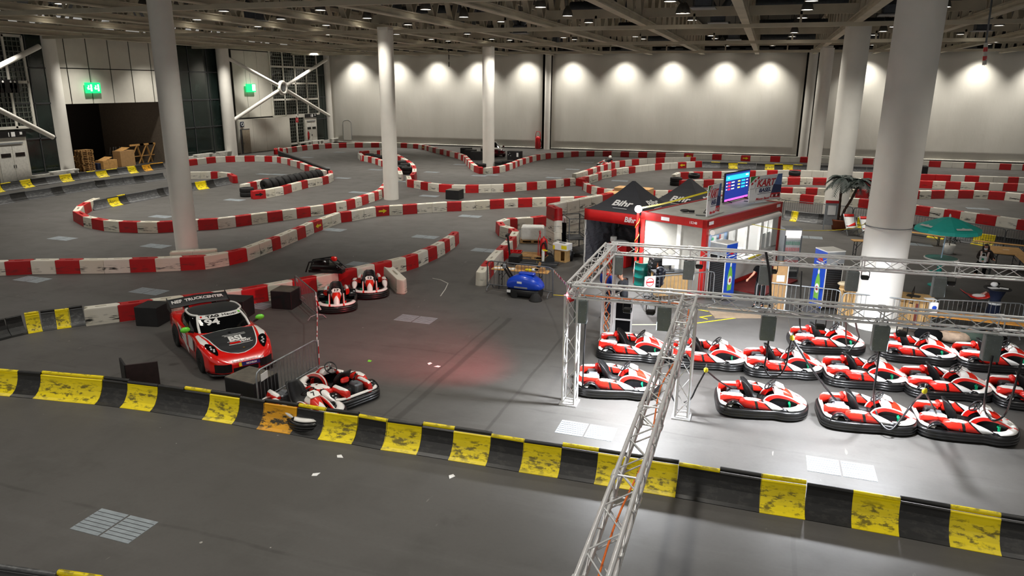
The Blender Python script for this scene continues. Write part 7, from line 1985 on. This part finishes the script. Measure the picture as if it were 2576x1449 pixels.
# poles hanging from the ceiling
def hang(px0, px1, pyt, pyb, Y, lab, seg, rad):
    a = on_y(px1, pyb, Y); b = on_y(px0, pyt, Y); r = thing('hanging_pole', lab, 'pole', a, 0)
    d = b-a; n = len(seg); Ls = d*.60 if seg else d
    for i, ch in enumerate(seg):
        MB().cyl(d*(.38*(i+.25)/n), d*(.38*(i+1.25)/n), rad, n=10).build('red_band' if ch == 'R' else 'white_band', M_bred if ch == 'R' else M_white, r)
    MB().lathe([(.002, 0), (rad, .3)], n=10).build('tip', M_white, r)
    MB().cyl(d*.38, Vector((d.x, d.y, 13.5-a.z)), rad*.45, n=8).build('rod', M_steel, r)
hang(2487, 2476, 18, 166, 40, 'red and white banded pole hanging from the ceiling at the top right', 'WRWRW', .09)
r = thing('hanging_chain', 'thin dark chain hanging in front of the far curtain left of the far pillar', 'chain', on_y(1129.5, 168, 70))
mb = MB()
for i in range(6): mb.cyl((0, 0, .7*i), (0, 0, .7*i+.45), .05, n=6)
mb.build('chain_link', M_black, r); MB().cyl((0, 0, 0), (0, 0, 13.6-r.location.z), .015, n=5).build('cord', M_black, r)
# emergency sign boxes on the track side
# ------------------------------------------------------------------ people
def bake_skin(V, E, R, sub=1):
    me = bpy.data.meshes.new('skin_cage'); me.from_pydata([tuple(v) for v in V], E, []); o = bpy.data.objects.new('skin_cage', me); COL.objects.link(o)
    md = o.modifiers.new('s', 'SKIN'); md.use_smooth_shade = True; md.branch_smoothing = .6
    bm = bmesh.new(); bm.from_mesh(me); bm.verts.ensure_lookup_table(); sk = bm.verts.layers.skin.verify()
    for i, r in enumerate(R):
        d = bm.verts[i][sk]; d.radius = (r, r) if not isinstance(r, tuple) else r; d.use_root = (i == 0)
    bm.to_mesh(me); bm.free()
    if sub: q = o.modifiers.new('d', 'SUBSURF'); q.levels = sub; q.render_levels = sub
    dg = bpy.context.evaluated_depsgraph_get(); dg.update()
    out = bpy.data.meshes.new_from_object(o.evaluated_get(dg)); bpy.data.objects.remove(o); bpy.data.meshes.remove(me); return out
class Fig:
    def __init__(s): s.V = []; s.E = []; s.R = []
    def v(s, p, r, par=None):
        s.V.append(Vector(p)); s.R.append(r); i = len(s.V)-1
        if par is not None: s.E.append((par, i))
        return i
    def chain(s, par, *pr):
        for p, r in pr: par = s.v(p, r, par)
        return par
def head_rings(c, yaw=0, pitch=0):
    """skull and face looking along +x"""
    prof = [(-.118, .030, .036, .018), (-.105, .056, .052, .020), (-.075, .068, .064, .012), (-.045, .080, .070, .006), (-.012, .090, .073, 0), (.02, .094, .076, -.004), (.055, .093, .075, -.008), (.09, .076, .062, -.012), (.112, .045, .036, -.014)]
    M = Matrix.Rotation(yaw, 3, 'Z')@Matrix.Rotation(pitch, 3, 'Y'); c = Vector(c); rings = []
    for z, a, b, xo in prof:
        ring = []
        for i in range(20):
            t = 2*PI*i/20; x = xo+a*math.cos(t); y = b*math.sin(t)
            if i in (0,) and -.05 < z < .0: x += .022            # nose
            if i in (1, 19) and -.02 < z < .03: x -= .008         # eye hollows
            if i in (0, 1, 19) and z < -.06: x += .004            # lips and chin
            ring.append(M@Vector((x, y, z))+c)
        rings.append(ring)
    return rings, M, c
def add_head(mb, c, yaw=0, pitch=0):
    rings, M, c = head_rings(c, yaw, pitch); mb.loft(rings)
    for s in (-1, 1): mb.ball(M@Vector((-.005, s*.077, -.01))+c, .024, 8, 6, sc=(.8, .5, 1.3))
    mb.cyl(M@Vector((.088, 0, .008))+c, M@Vector((.108, 0, -.028))+c, .008, .014, n=8)
    return M, c
def person(label, loc, rz, J, skinm, jacket, trousers, hairm, hair='short', mask=False, extra=None):
    r = thing('person', label, 'person', loc, rz)
    f = Fig()
    pv = f.v(J['pelvis'], .10); wa = f.v(J['waist'], (.12, .095), pv); ch = f.v(J['chest'], (.15, .105), wa); nk0 = f.v(J['neckbase'], .07, ch); nk = f.v(J['neck'], .052, nk0); f.v(Vector(J['head'])+Vector((-.01, 0, -.05)), .05, nk)
    for s in ('L', 'R'):
        sh = f.v(J['sh'+s], .055, ch); el = f.v(J['el'+s], .042, sh); fa = f.v((Vector(J['el'+s])*.4+Vector(J['wr'+s])*.6), .036, el); wr = f.v(J['wr'+s], .026, fa)
        d = (Vector(J['wr'+s])-Vector(J['el'+s])).normalized(); pal = f.v(Vector(J['wr'+s])+d*.055, .032, wr)
        sd = d.cross(Vector((1, 0, .3))).normalized() if abs(d.x) < .8 else d.cross(Vector((0, 0, 1))).normalized(); bend = d.cross(sd)
        for k, L in enumerate((.068, .078, .072, .056)):
            b0 = Vector(J['wr'+s])+d*.085+sd*(.024-.016*k)
            f.chain(pal, (b0, .011), (b0+d*L*.55+bend*.008, .0095), (b0+d*L*.95+bend*.026, .008))
        b0 = Vector(J['wr'+s])+d*.04+sd*.034; f.chain(pal, (b0, .012), (b0+d*.028+sd*.022+bend*.01, .010), (b0+d*.058+sd*.026+bend*.024, .008))
        hp = f.v(J['hip'+s], .085, pv); kn = f.v(J['kn'+s], .058, hp); cf = f.v(Vector(J['kn'+s])*.65+Vector(J['an'+s])*.35, .055, kn); an = f.v(J['an'+s], .038, cf); f.v(J['to'+s], .034, an)
    me = bake_skin(f.V, f.E, f.R, 2)
    mb = MB(); mb.add([v.co.copy() for v in me.vertices], [tuple(p.vertices) for p in me.polygons], 0, True)
    M, c = add_head(mb, J['head'], J.get('yaw', 0), J.get('pitch', 0)); mb.build('body', skinm, r)
    # clothes are the body surface along the chosen bones, let out a little
    vs = mb.v; bones = [('hip', 'pelvis', 'waist'), ('up', 'waist', 'chest'), ('up', 'chest', 'neckbase'), ('neck', 'neckbase', 'head')]
    for s in ('L', 'R'):
        bones += [('up', 'chest', 'sh'+s), ('arm', 'sh'+s, 'el'+s), ('fore', 'el'+s, 'wr'+s), ('hip', 'pelvis', 'hip'+s), ('leg', 'hip'+s, 'kn'+s), ('leg', 'kn'+s, 'an'+s), ('foot', 'an'+s, 'to'+s)]
        J['hand'+s] = Vector(J['wr'+s])+(Vector(J['wr'+s])-Vector(J['el'+s])).normalized()*.16; bones.append(('hand', 'wr'+s, 'hand'+s))
    segs = [(k, Vector(J[p]), Vector(J[q])) for k, p, q in bones]
    def near(v):
        best = None
        for k, p, q in segs:
            d = q-p; t = max(0, min(1, (v-p).dot(d)/d.length_squared)); e = (v-(p+d*t)).length
            if k in ('fore', 'hand') and e > .07: continue
            if best is None or e < best[0]: best = (e, k, t)
        return best[1:]
    nb = [near(v.co) for v in me.vertices]
    def cloth(name, test, off, mt):
        keep = [test(*q) for q in nb]; ids = {}; g = MB(); fs = []
        for p in me.polygons:
            if all(keep[i] for i in p.vertices):
                for i in p.vertices:
                    if i not in ids: ids[i] = len(g.v); g.v.append(tuple(me.vertices[i].co+me.vertices[i].normal*off))
                fs.append(tuple(ids[i] for i in p.vertices))
        for f_ in fs: g.f.append(f_); g.m.append(0); g.s.append(True)
        return solid(g.build(name, mt, r), .012, 1)
    lg = jacket[1] == 'long'
    cloth('trousers', lambda k, t: k in ('hip', 'leg'), .014, trousers)
    cloth('jacket' if lg else 'shirt', lambda k, t: k in ('up', 'hip') and not (k == 'leg') or k == 'arm' and (lg or t < .55) or lg and k == 'fore' and t < .93, .026 if lg else .022, jacket[0])
    for s in ('L', 'R'):
        a, t = Vector(J['an'+s]), Vector(J['to'+s]); d = (t-a); d.z = 0; L = d.length or .1; d = d/L; rings = []
        for u, w, h in ((-.09, .03, .05), (-.07, .042, .09), (0, .045, .10), (.08, .05, .07), (.16, .05, .055), (.20, .03, .04)):
            sd = Vector((-d.y, d.x, 0)); q = Vector((a.x, a.y, 0))+d*u; z0 = a.z-.07
            rings.append([q+sd*(w*math.cos(t_))+Vector((0, 0, z0+h*.5+h*.5*math.sin(t_))) for t_ in lins(0, 2*PI, 12)[:-1]])
        MB().loft(rings).build('shoe', M_black, r)
    # hair
    hb = MB(); rg, M, c = head_rings(J['head'], J.get('yaw', 0), J.get('pitch', 0)); rings = []
    for ring, k in zip(rg[4:], (1.07, 1.09, 1.10, 1.12, 1.16)):
        rings.append([c+(p-c)*k if math.cos(2*PI*i/20) < .5 else c+(p-c)*(.9 if rg.index(ring) < 7 else k) for i, p in enumerate(ring)])
    hb.loft(rings)
    if hair == 'long':
        for k in range(9):
            t = PI*.42+PI*1.16*k/8; q = M@Vector((.085*math.cos(t), .085*math.sin(t), .03))+c
            hb.tube([q, q+M@Vector((-.02, .01*math.sin(t), -.12)), q+M@Vector((.02 if abs(math.sin(t)) > .6 else -.02, .02*math.sin(t), -.30))], [.034, .038, .016], 7)
    hb.build('hair', hairm, r)
    eb = MB()
    for s in (-1, 1): eb.ball(M@Vector((.083, s*.031, .014))+c, .0105, 8, 6)
    eb.build('eye', M_black, r)
    if mask:
        rr_ = [[M@Vector((.02+.088*math.cos(t), .072*math.sin(t), z))+c for t in lins(-1.2, 1.2, 8)] for z in (-.02, -.06, -.1)]
        for row_ in rr_: row_[4] = row_[4]+M@Vector((.014, 0, 0))
        solid(MB().sheet(rr_).build('face_mask', M_paper, r), .006, 1)
    else:
        MB().box(M@Vector((.088, 0, -.066))+c, (.008, .042, .008)).build('mouth', pm('lips', '8a4a40', .5) if 'lips' not in bpy.data.materials else bpy.data.materials['lips'], r)
    if extra: extra(r, J)
    return r
def standing(**k):
    J = dict(pelvis=(0, 0, .94), waist=(.0, 0, 1.08), chest=(-.01, 0, 1.30), neckbase=(-.01, 0, 1.44), neck=(0, 0, 1.50), head=(.02, 0, 1.63),
             shL=(-.01, .19, 1.40), shR=(-.01, -.19, 1.40), elL=(-.04, .25, 1.12), elR=(-.04, -.25, 1.12), wrL=(.08, .23, .90), wrR=(.08, -.23, .90),
             hipL=(0, .09, .90), hipR=(0, -.09, .90), knL=(.02, .10, .49), knR=(.03, -.10, .49), anL=(-.02, .11, .08), anR=(0, -.11, .08), toL=(.12, .12, .035), toR=(.14, -.13, .035))
    J.update(k); return J
M_hairg, M_hairb = pm('grey brown hair', '6b5f55', .7, var=.3, scale=40), pm('dark brown hair', '2a1c16', .6, var=.3, scale=40)
M_bluej = pm('blue jacket', '1e3fa8', .6)
M_darkj = pm('charcoal jacket', '24262c', .8)
def redshoulder(r, J):
    MB().ball((-.01, .10, 1.44), .11, sc=(1.0, 1.1, .45)).ball((-.01, -.10, 1.44), .11, sc=(1.0, 1.1, .45)).build('red_white_yoke', M_bred, r); MB().ball((-.10, 0, 1.34), .08, sc=(.5, 1.6, .7)).build('white_patch', M_paper, r)
p = at(1524, 794); person('person in a blue jacket with red shoulders standing behind the truss leg', p, math.radians(60), standing(elL=(.02, .25, 1.14), wrL=(.20, .14, 1.05), elR=(.02, -.25, 1.14), wrR=(.2, -.14, 1.05), pitch=.25), M_skin, (M_bluej, 'long'), M_jeans, M_hairb, extra=redshoulder)
p = at(1566, 812); person('man in a charcoal jacket standing bent forward between truss and tent', p, math.radians(165), standing(pelvis=(-.05, 0, .93), chest=(.04, 0, 1.29), neckbase=(.08, 0, 1.42), neck=(.11, 0, 1.47), head=(.17, 0, 1.57), shL=(.05, .19, 1.39), shR=(.05, -.19, 1.39), elL=(.06, .26, 1.12), elR=(.06, -.26, 1.12), wrL=(.24, .16, 1.0), wrR=(.24, -.16, 1.0), pitch=.55), M_skin, (M_darkj, 'long'), M_dgrey, M_hairg)
def badge(r, J): MB().box((.132, .07, 1.33), (.01, .05, .05)).box((.0, .255, 1.30), (.05, .01, .05)).build('white_badge', M_paper, r)
p = at(1908, 772); person('person in a black T-shirt with white badges standing beside the chipboard panel', p, math.radians(-110), standing(elR=(.03, -.28, 1.14), wrR=(.24, -.34, 1.02), elL=(-.04, .24, 1.12), wrL=(.12, .16, .96)), M_skin, (M_cloth, 'short'), pm('black trousers', '111214', .9), M_hairg, extra=badge)
# seated woman
SJ = dict(pelvis=(0, 0, .52), waist=(.0, 0, .66), chest=(.02, 0, .86), neckbase=(.04, 0, 1.0), neck=(.06, 0, 1.05), head=(.09, 0, 1.17), shL=(.03, .17, .96), shR=(.03, -.17, .96), elL=(.08, .27, .74), elR=(.10, -.22, .72), wrL=(.28, .36, .74), wrR=(.30, -.06, .66),
          hipL=(.05, .09, .50), hipR=(.05, -.09, .50), knL=(.44, .13, .50), knR=(.44, -.14, .50), anL=(.44, .13, .08), anR=(.38, -.16, .08), toL=(.58, .14, .035), toR=(.52, -.18, .035), pitch=.25)
def scarf(r, J):
    solid(MB().sheet([[(.16, .10, .98), (.13, .16, .98)], [(.20, .08, .8), (.18, .15, .8)], [(.24, .09, .6), (.22, .16, .6)]]).build('pale_scarf', pm('pale pink scarf', 'd9bdb4', .85), r), .02)
    solid(MB().sheet([[(.16, -.10, .98), (.13, -.16, .98)], [(.20, -.08, .8), (.18, -.15, .8)], [(.22, -.09, .68), (.20, -.16, .68)]]).build('pale_scarf', bpy.data.materials['pale pink scarf'], r), .02)
p = at(2470, 690); wrz = math.radians(-115)
person('woman with long dark hair, face mask and pale scarf sitting at a wooden table', p, wrz, SJ, M_skin, (pm('dark brown coat', '2e2420', .85), 'long'), M_cloth, M_hairb, 'long', True, scarf)
beer_table(Vector((p.x, p.y, 0)), wrz+PI/2+.0, .7, 'short wooden bench under the seated woman', .40, .28, 'bench', 'wooden benches', 'folding_bench')
q = Vector((p.x+.33*math.cos(wrz), p.y+.33*math.sin(wrz), .56))
r = thing('shopping_bag', 'white cloth bag with a green print on the lap of the seated woman', 'bag', q, wrz)
MB().bbox((0, 0, .13), (.09, .26, .26), .03).build('bag_body', M_paper, r); MB().ball((.046, 0, .14), .05, sc=(.1, 1, 1)).build('green_print', M_green, r); MB().tube([(.0, -.07, .26), (0, -.05, .38), (0, .05, .38), (0, .07, .26)], .012, 6).build('bag_handle', M_paper, r)
# kart driver far on the track
k = DRV
DJ = dict(pelvis=(-.18, 0, .27), waist=(-.24, 0, .40), chest=(-.30, 0, .60), neckbase=(-.31, 0, .74), neck=(-.30, 0, .78), head=(-.28, 0, .90), shL=(-.29, .18, .70), shR=(-.29, -.18, .70), elL=(-.12, .26, .55), elR=(-.12, -.26, .55), wrL=(.12, .13, .62), wrR=(.12, -.13, .62),
          hipL=(-.14, .09, .27), hipR=(-.14, -.09, .27), knL=(.25, .20, .42), knR=(.25, -.20, .42), anL=(.58, .22, .24), anR=(.58, -.22, .24), toL=(.64, .22, .36), toR=(.64, -.22, .36))
def helmet(r, J): MB().ball((-.27, 0, .91), .15, 14, 10, sc=(1.1, .95, 1.05)).build('helmet', M_wgloss, r); MB().ball((-.20, 0, .91), .115, 12, 8, sc=(.9, 1.0, .5)).build('visor', M_black, r)
person('kart driver with a white helmet sitting in the kart on the far track', k.location, k.rotation_euler.z, DJ, M_skin, (M_dgrey, 'long'), M_dgrey, M_hairb, extra=helmet)
# ------------------------------------------------------------------ pendant hall lamps
LP_ = []
for zx, zy in ((370, 34), (340, 108), (1082, 62), (870, 153), (1655, 87), (1470, 151), (1333, 198), (1537, 262), (1872, 194), (2392, 79), (2098, 146), (2457, 192), (2478, 263), (2268, 287), (2502, 309)): LP_.append((zx/2.995, zy/2.995))
for zx, zy in ((632, 73), (190, 139), (498, 188), (918, 130), (1157, 154), (413, 260), (148, 287), (622, 290), (945, 258), (800, 311), (1117, 298), (1265, 304), (1497, 56), (1700, 121), (1860, 171), (1638, 277), (1750, 299), (2473, 13), (2555, 103), (2190, 270), (2268, 295)): LP_.append((860+zx/2.995, zy/2.995))
for zx, zy in ((20, 102), (75, 154), (975, 9), (942, 75), (905, 137), (865, 197), (845, 247), (828, 277), (805, 320), (215, 268), (247, 292), (300, 327), (1445, 266), (1513, 238), (1595, 204), (2230, 230), (2387, 194), (2098, 260), (1975, 55), (1898, 307), (2355, 320), (2482, 300)): LP_.append((1716+zx/2.995, zy/2.995))
pts = []
for px, py in LP_:
    p = at(px, py, 11.15)
    for Y in (44.3, 60.3, 76.3):
        if abs(p.y-Y) < .9: p.y = Y+.95
    for X in YX:
        if abs(p.x-X) < .75: p.x = X+.8*(1 if p.x >= X else -1)
    if p.y < 80: pts.append(p)
wallx = [883, 985, 1090, 1196, 1320, 1436, 1571, 1692, 1826, 1940, 2190, 2330, 2480, 2640]
for px in wallx:
    q = far(px, 150, 2.05); pts.append(Vector((q.x, q.y, 11.55)))
# unseen lamps over the near hall, no fixtures; left extra added to brighten pillar
near = [Vector((x, y, 11.15)) for x in (-18.5, -10, -2.5, 9.5) for y in (6, 16, 24)] + [Vector((-28, 15, 11.15)), Vector((-31, 24, 11.15)), Vector((-38, 30, 11.15))]
side = [Vector((-50.2, y, 11.15)) for y in (39, 46.5, 54, 61, 68.5, 76)]
M_shade = pm('grey lamp shade', '6d6c68', .45, .4)
def lamp_thing(p, lab):
    r = thing('pendant_lamp', lab, 'ceiling lamp', p, 0, 'pendant hall lamps')
    MB().lathe([(.29, 0), (.31, .03), (.22, .32), (.12, .48), (.07, .55)], n=18, caps=False).build('shade', M_shade, r)
    MB().lathe([(.0, .02), (.275, .02), (.275, .035)], n=18).build('diffuser', M_lamp, r)
    MB().cyl((0, 0, .5), (0, 0, 13.62-p.z), .025, n=6).build('rod', M_dgrey, r)
    return r
allp = sorted(pts + side, key=lambda p: p.y)
rows_ = []
for p in allp:
    if rows_ and p.y-rows_[-1][0].y < 4.5: rows_[-1].append(p)
    else: rows_.append([p])
PROTO = None
for i, rw in enumerate(rows_):
    rw.sort(key=lambda p: p.x/p.y)
    for j, p in enumerate(rw):
        far_ = i == len(rows_)-1
        lab = 'pendant ceiling lamp, %s from the left in the %s lamp row from the front' % (ordn(j+1), ordn(i+1)) if not far_ else 'pendant lamp close to the far curtains, %s from the left' % ordn(j+1)
        if PROTO is None: PROTO = lamp_thing(p, lab)
        else:
            q = dup(PROTO, p, 0, lab)
def spot(p, power, ang, blend, d=(0, 0, -1), col=(1, .95, .86), size=.25):
    l = bpy.data.lights.new('hall_light', 'SPOT'); l.energy = power; l.spot_size = math.radians(ang); l.spot_blend = blend; l.shadow_soft_size = size; l.color = col
    o = bpy.data.objects.new('hall_light', l); COL.objects.link(o); o.location = p
    o.rotation_euler = Vector(d).to_track_quat('-Z', 'Y').to_euler(); return o
for p in allp:
    wall = p.z > 11.3
    spot(p-Vector((0, 0, .06)), (2300 if wall else 2300 if p.x < -50 else 1350), 98 if wall else 112, .85)
for p in near: spot(p, 1150, 116, .7)
l = bpy.data.lights.new('bay_fill_light', 'POINT'); l.energy = 60; l.color = (1, .85, .7); l.shadow_soft_size = .3  # added fill that lifts the dim loading bay, no lamp stands there
o = bpy.data.objects.new('bay_fill_light', l); COL.objects.link(o); o.location = (LX-3, (yo0+yo1)/2, 5.2)
# floodlights on the truss, the work lamp, the container tube, a red glow on the open floor
for p in FLOODS:
    back = p.y > 18.5
    spot(p, (800 if p.x < 1.5 else 330 if p.x > 3 else 130) if back else 900, 165, .7, (0, .55, -1) if back else (0, 0, -1), (.92, .95, 1.0), .10)
l = bpy.data.lights.new('work_light', 'POINT'); l.energy = 30; l.shadow_soft_size = .15; l.color = (.95, .97, 1)
o = bpy.data.objects.new('work_light', l); COL.objects.link(o); o.location = WL+Vector((-.35, -.45, .05))
tg = at(1640, 735); s0 = WL+Vector((-.25, -.35, .0)); spot(s0, 1100, 110, .9, tg-s0, (.95, .97, 1), .12)
l = bpy.data.lights.new('container_light', 'AREA'); l.shape = 'RECTANGLE'; l.size = 4.5; l.size_y = 1.2; l.energy = 170; l.color = (.95, .97, 1)
o = bpy.data.objects.new('container_light', l); COL.objects.link(o); o.location = cw(3.1, 1.3, 2.44); o.rotation_euler = (0, 0, CRa)
tgt = at(1055, 878); src = tn0+Vector((-.1, -.1, -.12))
spot(src, 3600, 58, .9, tgt-src, (1, .05, .08), .1)
src2 = tn0+Vector((-.1, -.1, -.12)); spot(src2, 500, 10, .5, at(690, 900, .5)-src2, (1, .02, .25), .1)
r = thing('red_spotlight', 'small red spotlight on the left corner of the truss', 'spotlight', tn0+Vector((.02, -.02, -.19)), 0)
MB().cyl((0, 0, 0), (-.12, -.06, -.06), .06, n=12).build('housing', M_red, r)

# ------------------------------------------------------------------ world and view
w = bpy.data.worlds.new('world'); SC.world = w; w.use_nodes = True
w.node_tree.nodes['Background'].inputs[0].default_value = (.95, .92, .86, 1)
w.node_tree.nodes['Background'].inputs[1].default_value = .32
vs = SC.view_settings
vs.view_transform = 'Standard'; vs.look = 'None'; vs.gamma = 1; vs.use_curve_mapping = False; vs.exposure = 0.18
SC.cycles.use_denoising = True
SC.cycles.max_bounces = 6; SC.cycles.diffuse_bounces = 3; SC.cycles.glossy_bounces = 3; SC.cycles.transparent_max_bounces = 6
SC.cycles.sample_clamp_indirect = 4.0
bpy.context.view_layer.update()
